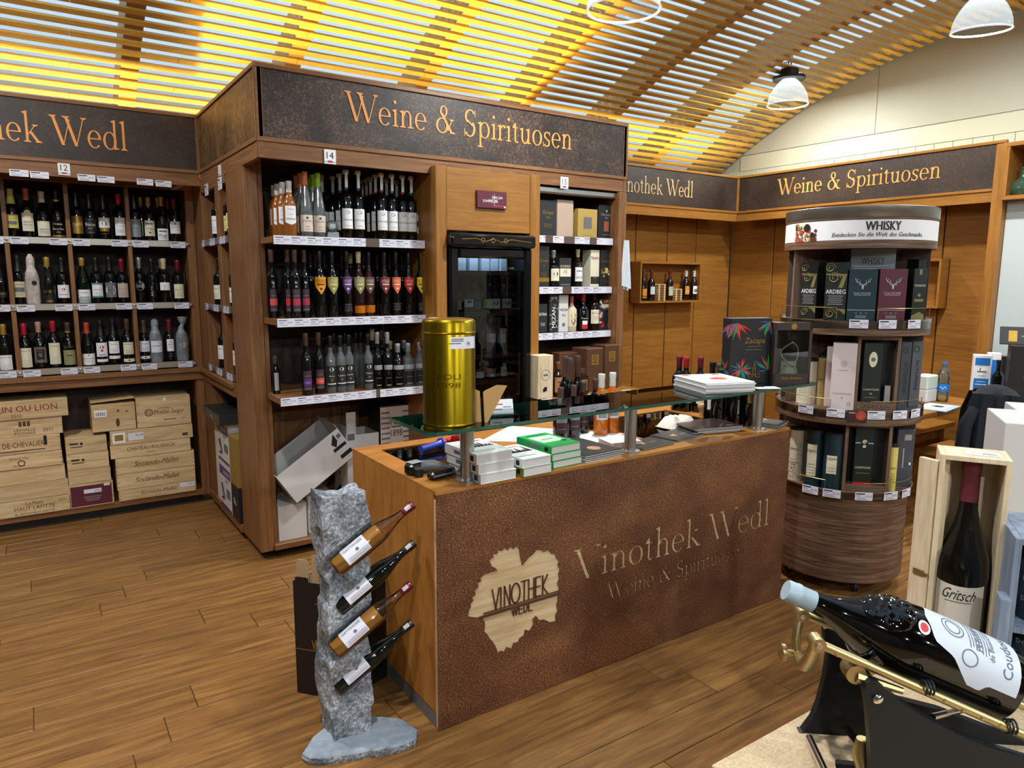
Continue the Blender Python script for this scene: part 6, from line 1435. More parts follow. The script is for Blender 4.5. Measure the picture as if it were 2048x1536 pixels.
# wine bottles at the right end
WLr = [('r', .06, .15, 50, WHITE), ('l', .122, 34, .006, INK), ('l', .095, 30, .0015, INKG)]
for px, Y, cp, sp, d in ((1357, 2.74, DREDC, None, 'dark red capsule, left of the group'), (1371, 2.70, REDC, [('r', .05, .14, 50, CREAM)], 'bright red capsule, second from the left'), (1399, 2.64, DREDC, [('r', .05, .15, 44, CREAM)], 'muted red capsule and cream label, third'), (1423, 2.45, BLKC, WLr, 'black capsule and white label, fourth'), (1437, 2.37, BRC, None, 'bronze capsule, fifth'), (1453, 2.41, ROSEC, None, 'pale copper capsule beside the black gift box'), (1472, 2.30, BLKC, [('r', .06, .13, 6, SILVP)], 'vertical silver letters below the glass'), (1503, 2.235, BLKC, [('r', .12, .17, 50, mat('tan_label', 'B09468', .5))], 'tan label beside the right post')):
    cput(px, Y, 'bdx', BLACKG, cp, sp, f'dark wine bottle at the counter end, {d}', name='wine_bottle')
# opener, scanner, cap
p = onZ(866, 900, CT); cs = thing('blue_corkscrew', 'blue plastic corkscrew handle lying on the counter glass', 'opener', (p.x, p.y, CT+.017), R_(20))
g = G(); g.tube([(-.075, 0, 0), (-.02, 0, 0), (.03, 0, .002), (.045, 0, .002)], [.015, .016, .016, .02], mat('blue_plastic', '2038A0', .3), 14); g.tube([(.045, 0, .002), (.058, 0, .002)], [.024, .024], mat('blue_plastic', '2038A0', .3), 14); g.obj('handle', cs)
g = G(); g.tube([(.0585, 0, .003), (.065, 0, .003)], .023, REDP, 12); g.obj('collar', cs)
p = onZ(908, 884, CT); g = G(); g.box(-.035, .03, -.012, .012, 0, .018, REDP, b=.005); g.box(-.02, .035, -.016, -.0125, 0, .03, mat('glass_clear_red', '9A1018', .2), b=.004); o = g.obj('red_clip', None, (p.x, p.y+.02, CT), (0, 0, .3)); tag(o, 'small red plastic clip behind the blue corkscrew', 'clip')
p = onZ(880, 955, CT); sc = thing('barcode_scanner', 'black and grey handheld barcode scanner lying on the counter corner', 'scanner', (p.x-.01, p.y+.05, CT), R_(12))
g = G(); g.tube([(-.04, .05, .022), (.0, .045, .024), (.03, .02, .024), (.05, -.03, .02), (.052, -.06, .017)], [.018, .024, .024, .018, .016], mat('grey_plastic', '5A5E62', .4), 12); g.obj('grip', sc)
g = G(); g.box(-.055, .05, -.075, -.035, .0, .032, BLACKP, b=.009); g.box(-.05, .055, -.08, -.034, .012, .02, mat('grey_plastic', '5A5E62', .4), b=.003); g.obj('head', sc)
g = G(); g.box(-.07, .0, .03, .08, .0, .045, BLACKP, b=.01); g.box(-.06, -.01, .035, .075, .045, .048, SILVP, b=.002); g.obj('cradle', sc)
g = G(); g.tube([(.06, .02, .01), (.08, -.03, .006), (.075, -.07, .005), (.10, -.09, .005)], .004, WHITE, 6); g.obj('cable', sc)
p = onZ(837, 953, CT); g = G(); g.lathe([(0, 0), (.017, 0), (.0175, .03), (.014, .034), (0, .033)], BLACKM, 18); o = g.obj('bottle_stopper', None, (p.x, p.y, CT)); tag(o, 'small round black stopper on the left corner of the counter', 'stopper')

# ------------------------------------------------------------------ stone bottle stand
BX, BY = .825, 2.262
SH_ = onY(690, 990, BY-.05).z
stn = thing('stone_bottle_stand', 'grey stone column bottle holder on a slate slab before the counter', 'bottle stand', (BX, BY, 0))
sl = [onZ(*q, .03) for q in ((603, 1507), (625, 1472), (672, 1436), (712, 1428), (760, 1432), (805, 1437), (835, 1458), (831, 1478), (795, 1492), (750, 1499), (705, 1506), (655, 1515), (620, 1515))]
P2 = []
for i in range(len(sl)):
    a, b = sl[i], sl[(i+1) % len(sl)]
    for t in (0, .25, .5, .75):
        q = a.lerp(b, t); j = .006*noise.noise((q.x*40, q.y*40, 1)); P2.append((q.x+j, q.y+j))
n = len(P2); cx = sum(p[0] for p in P2)/n; cy = sum(p[1] for p in P2)/n
g = G(); V = []
for k, (z, s_) in enumerate(((0, .99), (.012, 1.01), (.026, .995))):
    for p in P2: j = 1+.012*noise.noise((p[0]*60, p[1]*60, k*3.)); V.append((cx+(p[0]-cx)*s_*j, cy+(p[1]-cy)*s_*j, z))
for k, s_ in ((3, .95),): V += [(cx+(p[0]-cx)*s_, cy+(p[1]-cy)*s_, .032) for p in P2]
g.add(V[:3*n], [(k*n+i, k*n+(i+1) % n, (k+1)*n+(i+1) % n, (k+1)*n+i) for k in range(2) for i in range(n)]+[tuple(range(n))[::-1]], STONE)
g.add(V[2*n:], [(i, (i+1) % n, n+(i+1) % n, n+i) for i in range(n)]+[tuple(range(n, 2*n))], SLATE); part(g, 'slab', stn)
# bottle axes: butt and cap ends seen in the picture
hb = []
for (bx, by, cx_, cy_, yo) in ((672, 1136, 826, 1009, -.022), (674, 1215, 828, 1086, .014), (670, 1302, 822, 1168, -.022), (672, 1375, 824, 1245, .014)):
    A = onY(bx, by, BY-.05+yo); B = onY(cx_, cy_, BY-.05+yo-.02); d = (B-A).normalized(); hb.append((A, d, B))
g = G(); NX, NZ = 9, 62; rings = []; V = []; F = []
hw, hd = .078, .062
per = []
for i in range(NX): per.append((-hw+2*hw*i/(NX-1), -hd))
for i in range(1, 7): per.append((hw, -hd+2*hd*i/7))
for i in range(NX): per.append((hw-2*hw*i/(NX-1), hd))
for i in range(1, 7): per.append((-hw, hd-2*hd*i/7))
np_ = len(per)
for k in range(NZ):
    z = .031+(SH_-.031)*k/(NZ-1)
    wv = 1+.10*math.sin(z*9+1)*.6+.1*noise.noise((1.3, 0, z*6)); off = .008*noise.noise((5, 2, z*5))
    if z < .12: wv *= .96
    for (x, y) in per:
        nv = Vector((x*9+2, y*9, z*9)); c = noise.cell(Vector((x*16, y*16, z*11+x*9)))*.012
        j = .017*noise.noise(nv)+.005*noise.noise(nv*3)+c*.7-.005
        rr = Vector((x, y)).normalized()*j
        px_, py_ = x*wv+off+rr.x, y*(1+.1*noise.noise((z*7, 3, 1)))+rr.y
        w_ = Vector((BX+px_, BY+py_, z))
        for A, d, B in hb[::2]:
            t = (w_-A).dot(d); dist = (w_-A-d*t)
            if y < hd*.5 and dist.length < .048 and t > -.05: w_.y = max(w_.y, A.y+d.y*t+math.sqrt(max(0, .044**2-min(dist.z**2, .044**2)))*.9)
        if k == NZ-1: w_.z += .02*noise.noise((x*20, y*20, 7))
        V.append(tuple(w_))
for k in range(NZ-1):
    for i in range(np_): F.append((k*np_+i, k*np_+(i+1) % np_, (k+1)*np_+(i+1) % np_, (k+1)*np_+i))
V.append((BX, BY-.005, SH_-.012)); F += [((NZ-1)*np_+i, (NZ-1)*np_+(i+1) % np_, len(V)-1) for i in range(np_)]
g.add(V, F, STONE); part(g, 'column', stn)
gat = [('r', .045, .125, 62, WHITE), ('t', 'GATTINGER', .098, .010, INK, 52), ('o', .084, .006, INKG), ('l', .07, 30, .0012, INKG), ('l', .062, 34, .0012, INKG)]
def gat_rot():
    # printing runs along the bottle
    k = 'gattinger'
    if k in _lm: return _lm[k]
    R = BT['hock'][1]+.0005; f = lab_fn(R); g = G(); n = 8
    V = []; 
    for i in range(n+1): x = R*R_(54)*(2*i/n-1); V += [f(x, .035, 0), f(x, .118, 0)]
    g.add(V, [(2*i, 2*i+2, 2*i+3, 2*i+1) for i in range(n)], TAGW, True)
    g.text('GATTINGER', -.012, .076, .010, INK, None, .0004, fn=f, rot=PI/2, maxw=.07); g.disc(0, 0, .001, INK)
    g.add([f(.004+.006*math.cos(2*PI*i/12), .082+.006*math.sin(2*PI*i/12), .0006) for i in range(12)], [tuple(range(12))], INKG)
    for xx in (.016, .022, .028): g.add([f(xx+a, z, .0004) for z in (.045, .115) for a in (0, .0014)], [(0, 1, 3, 2)], INKG)
    _lm[k] = g.mesh('label'); return _lm[k]
SCRW = mat('wine_red_screwcap', '6A1C2C', .3, .3)
for i, (A, d, B) in enumerate(hb):
    Lb = (B-A).length; gl, cp, nm_ = ((mat('rose_gold_wine', 'B08040', .05, spec=.7) if 0 else HONEYG, SCRW, 'pale') if i in (0, 2) else (BLACKG2, BLKC, 'dark'))
    o = link('wine_bottle', body_mesh('hock', gl, 26), None); q = Vector((0, 0, 1)).rotation_difference(d)
    fx = q @ Vector((0, -1, 0)); tgt = (EYE-A); tgt = (tgt-d*tgt.dot(d)).normalized(); ang = math.atan2(d.dot(fx.cross(tgt)), fx.dot(tgt))
    from mathutils import Quaternion
    o.rotation_mode = 'QUATERNION'; o.rotation_quaternion = Quaternion(d, ang-.25) @ q; o.location = A; o.scale = (.93, .93, Lb/BT['hock'][0])
    tag(o, f'{nm_} wine bottle lying slanted in the stone stand, {("topmost", "second from top", "third from top", "lowest")[i]}', 'bottle')
    cpo = link('capsule', cap_mesh('hock', cp, .86), o); link('label', gat_rot(), o)
    g = G(); f3 = lab_fn(.0185)
    for s in range(4): g.add([f3(-.006+s*.004+a, z, 0) for z in (.268, .288) for a in (0, .0022)], [(0, 1, 3, 2)], WHITE)
    g.obj('cap_print', cpo)
    if gl is HONEYG:
        H, R, b, nk, rn, ex = BT['hock']; g = G(); P = [(r*.93, z) for r, z in prof(H, R, b, nk, rn, ex) if z < H*.6]; g.lathe(P+[(0, P[-1][1])], mat('golden_wine_liquid', 'C89038', .05, spec=.5) if 0 else mat('golden_wine_liquid', 'CC984C', .08, spec=.6), 22); g.obj('wine', o)

# ------------------------------------------------------------------ black carton behind the stone
cq = [onZ(595, 1385, 0), onZ(690, 1402, 0), onZ(775, 1352, 0)]
cb = thing('black_wine_carton', 'opened black wine carton with gold logo leaning behind the stone stand', 'box', (cq[1].x, cq[1].y, 0))
A = Vector((cq[0].x-cq[1].x, cq[0].y-cq[1].y, 0)); B = Vector((cq[2].x-cq[1].x, cq[2].y-cq[1].y, 0)); HB = onY(583, 1162, cq[0].y).z
CBM = mat('black_printed_card', '141214', .5); KI = mat('kraft_inside', 'B89C78', .75)
def wallp(a, b, name):
    d = (b-a); L = d.length; M = frame((a.x, a.y, 0), d, (0, 0, 1)); g = G(); g.box(0, L, 0, HB, -.002, 0, CBM, M); g.box(.002, L-.002, .002, HB-.002, -.0035, -.0021, KI, M); o = g.obj(name, cb); return M, L, o
M1, L1, w1 = wallp(A, Vector((0, 0, 0)), 'front_wall'); M2, L2, w2 = wallp(Vector((0, 0, 0)), B, 'side_wall'); wallp(B, B+A, 'rear_wall'); wallp(B+A, A, 'side_wall')
g = G(); V = [(0, 0, .002), tuple(A+Vector((0, 0, .002))), tuple(A+B+Vector((0, 0, .002))), tuple(B+Vector((0, 0, .002)))]; g.add(V, [(3, 2, 1, 0)], KI); g.obj('bottom', cb)
g = G(); thin_letters(g, 'VINOTHEK', L1*.36, L1*1.1 if 0 else L1*.98, HB*.42, HB*.075, GOLDP, M1, .0002, .0008, .004); thin_letters(g, 'WEDL', L1*.62, L1*.95, HB*.345, HB*.04, GOLDP, M1, .0002, .0008, .003); g.rect(L1*.5, HB*.405, L1*.98, .003, GOLDP, M1, .0006)
g.text('Empfehlungen', L1*.66, HB*.83, .012, GOLDP, M1, .0006, rot=PI, maxw=L1*.5); g.text('Sommeliers', L1*.66, HB*.79, .010, GOLDP, M1, .0006, rot=PI, maxw=L1*.45); g.obj('print', w1)
g = G(); lw = [(c[0]*.12+L2*.52, c[1]*.12+HB*.52) for c in [((p[0]-leaf[0][0]), (p[1]-leaf[0][1])) for p in leaf]]; g.poly(lw, mat('brown_leaf_print', '4A3A30', .5), M2, .0006); g.rect(L2*.3, HB*.9, .006, HB*.16, GOLDP, M2, .0006); g.text('www.wedl.com', L2*.35, HB*.12, .012, GOLDP, M2, .0006, maxw=L2*.5); g.obj('print', w2)
def flap(M, x0, x1, h, m, lean=.25, name='flap'):
    g = G(); Mf = M @ Matrix.Translation((x0, HB-.001, 0)) @ Matrix.Rotation(lean, 4, 'X'); w = x1-x0; g.prism([(0, 0), (w, 0), (w, h*.8), (w*.85, h), (w*.15, h), (0, h*.8)], -.003, -.0005, m, Mf); g.obj(name, cb)
flap(M1, L1*.05, L1*.32, .02, CBM, .1)
M3 = frame((B.x+A.x, B.y+A.y, 0), -A, (0, 0, 1))
Mr = frame((A.x+B.x, A.y+B.y, 0), A-B-A+B if 0 else -A, (0, 0, 1))
for a, b, h in ((-.08, .17, .075), (.24, .52, .10), (.57, .7, .08)):
    d = (B*.16+A*(1-a)); d2 = (B*.16+A*(1-b)); M = frame((d.x, d.y, 0), d2-d, (0, 0, 1)); flap(M, 0, (d2-d).length, h, KI, 0)
    g = G(); g.box(0, (d2-d).length, HB*.3, HB-.0012, -.003, -.0005, KI, M); g.obj('divider', cb)
flap(M2, L2*.1, L2*.45, .05, KI, -.3)
# ------------------------------------------------------------------ round whisky stand
WX, WY = 3.627, 2.137
WD = math.hypot(WX, WY); WA = math.atan2(WX, WY)
ws = root_at('whisky_stand', 'round walnut whisky display stand on castors right of the counter', 'display stand', (WX, WY, 0))
TW = Matrix.Translation((WX, WY, 0)); RD, RTY, RL = .325, .362, .36
AF = -PI/2-WA     # angle pointing at the visitor: direction (-sin WA, -cos WA)
AF = math.atan2(-math.cos(WA), -math.sin(WA))
WAL_R = wood('walnut_round', ('44301F', '6A503E', '8C7260'), 'o', sc=1.2, rough=.45, stretch=24)
GREYM = mat('brushed_grey_band', '8A8680', .32, .8)
g = G(); g.lathe([(0, .075), (RD, .075), (RD, .53), (0, .53)], WAL_R, 64, TW); part(g, 'drum', ws)
for k in range(4):
    a = AF+.42+k*PI/2; cx, cy = WX+.25*math.cos(a), WY+.25*math.sin(a)
    g = G(); g.box(cx-.02, cx+.02, cy-.02, cy+.02, .058, .0745, CHROME, b=.004); M = Matrix.Translation((cx, cy, .029)) @ Matrix.Rotation(a, 4, 'Z') @ Matrix.Rotation(PI/2, 4, 'X'); g.cyl(.028, -.012, .012, BLACKM, 18, M); g.cyl(.014, -.0135, .0135, CHROME, 12, M); part(g, 'castor', ws)
TR = ((.53, .56, .345), (.905, .985, RTY), (1.35, 1.43, RTY))
for z0, z1, r in TR:
    g = G(); g.lathe([(0, z0), (r, z0), (r, z0+.03), (r-.004, z0+.032), (r-.004, z1-.012), (0, z1-.012)], WAL_R, 64, TW); t = part(g, 'tray', ws)
    g = G(); g.lathe([(r+.001, z0+.004 if z1-z0 < .05 else z0+.03), (r+.0015, z1), (r-.001, z1)], mat('clear_label_strip', '7A6E66', .2) if 0 else ACRYL, 64, TW); g.obj('label_strip', t)
SHZ = [t[1]-.012 for t in TR]
for (z0, z1) in ((SHZ[0], .905), (SHZ[1], 1.35), (SHZ[2], 1.77)):
    g = G(); g.lathe([(0, z0), (.12, z0), (.12, z1), (0, z1)], WALNUT_D, 24, TW); part(g, 'core', ws)
    for an, mm in ((-62, WALNUT_V), (88, WALNUT_D), (-92, WALNUT_D), (180, WALNUT_V)):
        M = TW @ Matrix.Rotation(AF+R_(an), 4, 'Z'); g = G(); g.box(.115, .335, -.008, .008, z0, z1, mm, M, b=.002); part(g, 'divider', ws)
g = G(); g.lathe([(0, 1.77), (RL, 1.77), (RL, 1.806), (RL-.003, 1.807), (RL-.003, 1.905), (RL, 1.906), (RL, 1.915)], WAL_R, 64, TW); part(g, 'crown_band', ws)
g = G(); g.lathe([(RL, 1.9155), (RL+.002, 1.918), (RL+.002, 1.968), (RL-.004, 1.97), (0, 1.97)], GREYM, 64, TW); part(g, 'top_rim', ws)
# printed band
def bend(R, a_c):
    def f(x, y, z): a = a_c+x/R; r = R+z; return (WX+r*math.cos(a), WY+r*math.sin(a), y)
    return f
fb = bend(RL-.002, AF); g = G(); N = 40; L = (RL-.002)*R_(86)
V = []
for i in range(N+1): x = L*(2*i/N-1); V += [fb(x, 1.809, .0005), fb(x, 1.903, .0005)]
g.add(V, [(2*i, 2*i+2, 2*i+3, 2*i+1) for i in range(N)], WHITE, True)
WK = mat('dark_brown_ink', '2A2420', .5)
g.text('WHISKY', .106, 1.853, .044, WK, None, .0016, w=.158, fn=fb)
for dx in (-.0011, -.0005, .0005, .0011): g.text('WHISKY', .106+dx*1.5, 1.853, .044, WK, None, .0018+dx*.1, w=.158, fn=fb)
for dx in (0, .0006): g.text('Entdecken Sie die Welt des Geschmacks.', .094+dx, 1.824, .021, WK, None, .0016+dx*.1, w=.43, fn=fb, shear=.25)
random.seed(11)
for k in range(90):
    x = -.335+.13*random.random()**1.4; y = 1.812+.085*random.random()*(1-.45*max(0, (x+.335)/.13)); r = random.uniform(.004, .010)
    c = random.choice([REDP, mat('chili_print', 'B8401C', .6), mat('pepper_print', '3A241C', .6), YEL, mat('herb_print', '5A6A2C', .6), mat('clove_print', '5A2A20', .6), SALM])
    g.add([fb(x+r*math.cos(2*PI*i/7), y+r*math.sin(2*PI*i/7), .0018+.00003*k) for i in range(7)], [tuple(range(7))], c)
for x, y, r in ((-.255, 1.875, .020), (-.222, 1.842, .011)): g.add([fb(x+r*math.cos(2*PI*i/14), y+r*math.sin(2*PI*i/14), .0048) for i in range(14)], [tuple(range(14))], mat('pepper_bowl', '1C1A22', .5))
part(g, 'printed_band', ws)
# wire fences
for z, r in ((SHZ[0]+.06, .338), (SHZ[1]+.055, .352), (SHZ[2]+.065, .352)):
    for a0, a1 in ((-85, -12), (18, 80)):
        P = [(WX+r*math.cos(AF+R_(a)), WY+r*math.sin(AF+R_(a)), z) for a in np.linspace(a0, a1, 18)]
        P = [(P[0][0], P[0][1], z-.05)]+P+[(P[-1][0], P[-1][1], z-.055)]
        g = G(); g.tube(P, .0018, mat('brass_wire', 'A08C5C', .35, .8), 6); part(g, 'wire_rail', ws)
def wpos(px, rg):
    k = math.atan2((px-1024)/F_PX*_rt.x+_fw.x, (px-1024)/F_PX*_rt.y+_fw.y)
    return k
def wplace(px, z, rg):
    """point at radius rg on the near side of the stand seen at picture column px for height z"""
    Y = WY
    lo = None
    for a in np.linspace(-90, 90, 361):
        x, y = WX+rg*math.cos(AF+R_(a)), WY+rg*math.sin(AF+R_(a)); v = Vector((x, y, z))-EYE
        c = 1024+F_PX*v.dot(_rt)/v.dot(_fw)
        if lo is None or abs(c-px) < lo[0]: lo = (abs(c-px), x, y, a, v.dot(_fw))
    return lo[1:]
def wbox(px0, px1, py, tier, rg, m, label, deco=None, d=.075, turn=.5, name='whisky_box', lid=None):
    x, y, a, dep = wplace((px0+px1)/2, SHZ[tier]+.1, rg); w = (px1-px0)*dep/F_PX; tb = ray((px0+px1)/2, py); t = dep-.0; zt = CAMZ+tb.z*t
    rz = AF+PI/2+R_(a)*turn
    return carton(name, label, 'box', x-w/2+.0005, x+w/2-.0005, y-d/2, y+d/2, SHZ[tier], zt, m, rz=rz, deco=deco, lid=lid)
def wtube(px0, px1, py, tier, rg, m, label, deco=None, cap=None):
    x, y, a, dep = wplace((px0+px1)/2, SHZ[tier]+.1, rg); r = (px1-px0)*dep/F_PX/2*.98; zt = CAMZ+ray((px0+px1)/2, py).z*dep-SHZ[tier]
    o = thing('whisky_tube', label, 'tube', (x, y, SHZ[tier]), AF+PI/2+R_(a)*.5)
    g = G(); g.lathe([(0, 0), (r, 0), (r, zt-.012), (0, zt-.012)], m, 24); g.obj('body', o); g = G(); g.lathe([(r+.001, zt-.014), (r+.001, zt-.002), (r-.002, zt), (0, zt)], cap or BLACKM, 24); g.obj('lid', o)
    if deco: g = G(); deco(g, lab_fn(r+.0006), r, zt); g.obj('print', o)
    return o
GLDK = mat('olive_gold_print', '8A8050', .45, .3); ARD = mat('dark_olive_card', '1C221C', .4)
def swirl(g, M, cx, cy, r, m, z=.0006):
    P = [(cx+r*(1-t*.75)*math.cos(t*3.4*PI), cy+r*(1-t*.75)*math.sin(t*3.4*PI), z) for t in [i/26 for i in range(27)]]
    g.tube(P, .0022, m, 4, M)
def ardb(g, M, w, h):
    swirl(g, M, -w*.3, h*.90, w*.24, GLDK); swirl(g, M, -w*.1, h*.73, w*.28, GLDK); g.poly([(-w*.48, h*.80), (w*.48, h*.80), (w*.3, h*.56), (w*.1, h*.56), (w*.28, h*.76), (-w*.48, h*.78)], GLDK, M, .0004)
    g.rect(0, h*.38, w*.97, h*.33, INK, M, .0004); g.text('ARDBEG', 0, h*.46, h*.075, WHITE, M, .0008, w=w*.9)
    for k in range(5): g.rect(0, h*(.42-.035*k), w*(.7-.1*(k % 2)), h*.010, SILVP, M, .0008)
    swirl(g, M, -w*.2, h*.12, w*.24, GLDK); g.poly([(0, h*.2), (w*.48, h*.2), (w*.48, h*.1), (w*.25, h*.17)], GLDK, M, .0004)
def stag(g, M, cx, cy, s, m):
    g.poly([(cx-s*.09, cy+s*.1), (cx+s*.09, cy+s*.1), (cx+s*.05, cy-s*.22), (cx-s*.05, cy-s*.22)], m, M, .0008)
    for k in (-1, 1):
        g.poly([(cx+k*s*.08, cy+s*.1), (cx+k*s*.25, cy+s*.12), (cx+k*s*.22, cy+s*.04)], m, M, .0008)
        g.tube([(cx+k*s*.05, cy+s*.1, .0008), (cx+k*s*.2, cy+s*.2, .0008), (cx+k*s*.42, cy+s*.3, .0008), (cx+k*s*.5, cy+s*.55, .0008)], .0018, m, 4, M)
        g.tube([(cx+k*s*.2, cy+s*.2, .0008), (cx+k*s*.2, cy+s*.42, .0008)], .0014, m, 4, M); g.tube([(cx+k*s*.36, cy+s*.27, .0008), (cx+k*s*.34, cy+s*.52, .0008)], .0014, m, 4, M)
def dalm(n):
    def f(g, M, w, h):
        stag(g, M, 0, h*.68, w*.55, SILVP); g.text('DALMORE', 0, h*.52, h*.045, SILVP, M, .0008, w=w*.6); g.rect(0, h*.505, w*.56, h*.008, SILVP, M, .0008); g.rect(0, h*.22, w, h*.012, SILVP, M, .0008); g.text(n, 0, h*.145, h*.035, SILVP, M, .0008)
        for k in (-1, 1): g.rect(k*w*.18, h*.16, w*.1, h*.006, SILVP, M, .0008)
        for k in range(3): g.rect(0, h*(.11-.02*k), w*.38, h*.007, SILVP, M, .0008)
    return f
wbox(1607, 1641, 525, 2, .25, ARD, 'dark whisky box with gold swirls, left of its pair', ardb)
wbox(1653, 1694, 524.5, 2, .27, ARD, 'dark whisky box with gold swirls, right of its pair', ardb)
wbox(1697, 1748, 539, 2, .285, NAVY, 'dark blue whisky box with silver stag head', dalm('15'))
wbox(1752, 1804, 538, 2, .285, BURG, 'burgundy whisky box with silver stag head', dalm('12'))
def tom(g, M, w, h): g.rect(-w*.0, h*.94, w*.2, h*.1, GLDK, M, .0005); g.text('TOMATIN', 0, h*.66, h*.045, CREAM, M, .0008, w=w*.85); g.disc(0, h*.5, w*.12, GLDK, M, .0006); g.rect(0, h*.4, w*.7, h*.05, GLDK, M, .0006); g.poly([(-w*.5, h*.1), (w*.1, h*.18), (w*.5, h*.12), (w*.5, 0), (-w*.5, 0)], GLDK, M, .0004)
wbox(1812, 1840, 538, 2, .29, DGREEN, 'dark green whisky box with gold foot, right side', tom, d=.08)
def cut(g, M, w, h): g.poly([(-w*.3, h*.06), (w*.3, h*.06), (w*.3, h*.5), (w*.1, h*.66), (w*.1, h*.9), (-w*.1, h*.9), (-w*.1, h*.66), (-w*.3, h*.5)], INK, M, .0006); g.rect(-w*.12, h*.28, w*.2, h*.18, CREAM, M, .0009); g.text('TIN', w*.25, h*.72, h*.06, CREAM, M, .0006, maxw=w*.4)
wbox(1841, 1862, 519, 2, .27, DGREEN, 'dark green gift box with bottle-shaped window, right edge of the stand', cut, d=.09)
x, y, a, dep = wplace(1746, SHZ[2]+.3, .21)
cdw = thing('whisky_card', 'grey card reading whisky hanging behind the stag boxes', 'sign', (x, y, 1.77), AF+PI/2)
g = G(); M = frame((0, 0, 0), (1, 0, 0), (0, 0, 1)); g.box(-.1, .1, -.24, 0, -.003, 0, GREYCARD, M); g.obj('card', cdw)
g = G(); g.text('WHISKY', 0, -.075, .036, WK, M, .0006, w=.105); g.rect(0, -.09, .16, .004, INKG, M, .0006)
random.seed(4)
for k in range(60): g.disc(random.uniform(-.095, .095), random.uniform(-.235, -.12), random.uniform(.005, .012), random.choice([mat('clove_print', '5A2A20', .6), mat('pepper_print', '3A241C', .6), CREAM, KRAFT]), M, .0006+.00001*k, 7)
g.obj('print', cdw)
x, y, a, dep = wplace(1577, SHZ[2]+.15, .25); bottle('bdx', mat('blue_tube_card', '1E2C50', .4), WHC, [('r', .03, .08, 40, WHITE)], (x, y, SHZ[2]), 0, 'slim dark blue bottle in the left side compartment of the stand', hs=1.15, name='whisky_bottle')
x, y, a, dep = wplace(1570, SHZ[2]+.1, .19); bottle('bdx', BLACKG, BLKC, [('r', .05, .15, 50, BURG)], (x, y, SHZ[2]), 0, 'dark bottle behind the blue one in the left side compartment', hs=1.0, name='whisky_bottle')
# middle tier
def tubp(ink, lbl=None, txt=None, full=None):
    def f(g, fn, r, h):
        def patch(x0, x1, z0, z1, m, lv): n = 6; g.add([fn(x0+(x1-x0)*i/n, z, lv) for i in range(n+1) for z in (z0, z1)], [(2*i, 2*i+2, 2*i+3, 2*i+1) for i in range(n)], m)
        if lbl: patch(-r*.55, r*.55, h*lbl[0], h*lbl[1], lbl[2], .0002)
        if full:
            random.seed(6)
            for k in range(120): zz = h*random.uniform(.05, .72); xx = r*random.uniform(-1.2, 1.2); rr = r*random.uniform(.04, .12); g.add([fn(xx+rr*math.cos(i*PI/3), zz+rr*.7*math.sin(i*PI/3), .0001+.00001*(k % 9)) for i in range(6)], [tuple(range(6))], full)
        if lbl and full: patch(-r*.55, r*.55, h*lbl[0], h*lbl[1], lbl[2], .0006)
        if txt: g.text(txt, 0, h*(.5 if not lbl else (lbl[0]*.25+lbl[1]*.75)), r*.34, ink, None, .001, fn=fn, maxw=r*1.0)
        for k in range(4): patch(-r*.4, r*.4, h*(.4-.05*k), h*(.406-.05*k), ink, .0009)
    return f
PATT = mat('grey_landscape_print', '8E9286', .6); TAN = mat('tan_tube_card', 'B89C64', .5)
wtube(1595, 1634, 715, 1, .255, CREAM, 'pale cream whisky tube behind the glass shelf end', tubp(INKG, None, 'DALWHINNIE'))
wtube(1634, 1653, 709, 1, .22, TAN, 'tan whisky tube beside the pink box', tubp(INK, None, 'GLENLIVET'))
def lag8(g, M, w, h): g.text('LAGAVULIN', 0, h*.235, h*.025, INKG, M, .0006, w=w*.75); g.text('8', 0, h*.17, h*.03, REDP, M, .0006); g.disc(0, h*.7, w*.14, mat('faint_grey_print', 'B8B0AE', .6), M, .0005); g.rect(0, h*.6, w*.4, h*.006, INKG, M, .0006); g.ringf(w*.3, h*.1, w*.08, .002, INKG, M, .0006)
PINKC = mat('pale_pink_card', 'DACACA', .5)
wbox(1663, 1707, 684, 1, .285, PINKC, 'tall pale pink whisky box standing beside the framed cubby', lag8, d=.08, turn=0)
wbox(1652, 1664, 691, 1, .24, PINKC, 'second pale pink whisky box half hidden behind the first', None, d=.06)
def cubby(tier, px0, px1, zt, label, txt):
    x, y, a, dep = wplace((px0+px1)/2, SHZ[tier]+.1, .265); w = (px1-px0)*dep/F_PX; rz = AF+PI/2+R_(a)*.5
    o = thing('display_cubby', label, 'cubby', (x, y, SHZ[tier]), rz); h = zt-SHZ[tier]-.001; t = .016; d = .075
    g = G(); g.box(-w/2, -w/2+t, -d/2, d/2, 0, h, WALNUT_V, b=.001); g.box(w/2-t, w/2, -d/2, d/2, 0, h, WALNUT_V, b=.001); g.obj('side_board', o)
    g = G(); g.box(-w/2+t, w/2-t, -d/2, d/2, 0, .042, WALNUT); g.box(-w/2+t, w/2-t, -d/2, d/2, h-t, h, WALNUT); g.obj('cross_board', o)
    g = G(); g.box(-w/2+t, w/2-t, d/2-.003, d/2, .042, h-t, BLACKM); g.obj('back', o)
    if txt: g = G(); g.text(txt, 0, .014, .017, WK, frame((0, -d/2-.0006, 0), (1, 0, 0), (0, 0, 1)), 0, w=w*.66); g.obj('lettering', o)
    return x, y, rz, w, h
def inner(tier, cx, cy, rz, w, dx, h, label, deco):
    c, s = math.cos(rz), math.sin(rz); cx += c*dx; cy += s*dx
    return carton('whisky_box', label, 'box', cx-w/2, cx+w/2, cy-.03, cy+.028, SHZ[tier]+.0425, SHZ[tier]+.0425+h, DGREEN, rz=rz, deco=deco)
x, y, rz, w, h = cubby(1, 1708, 1787, .905+.44, 'walnut cubby with carved lettering on the middle tier', 'LAGAVULIN')
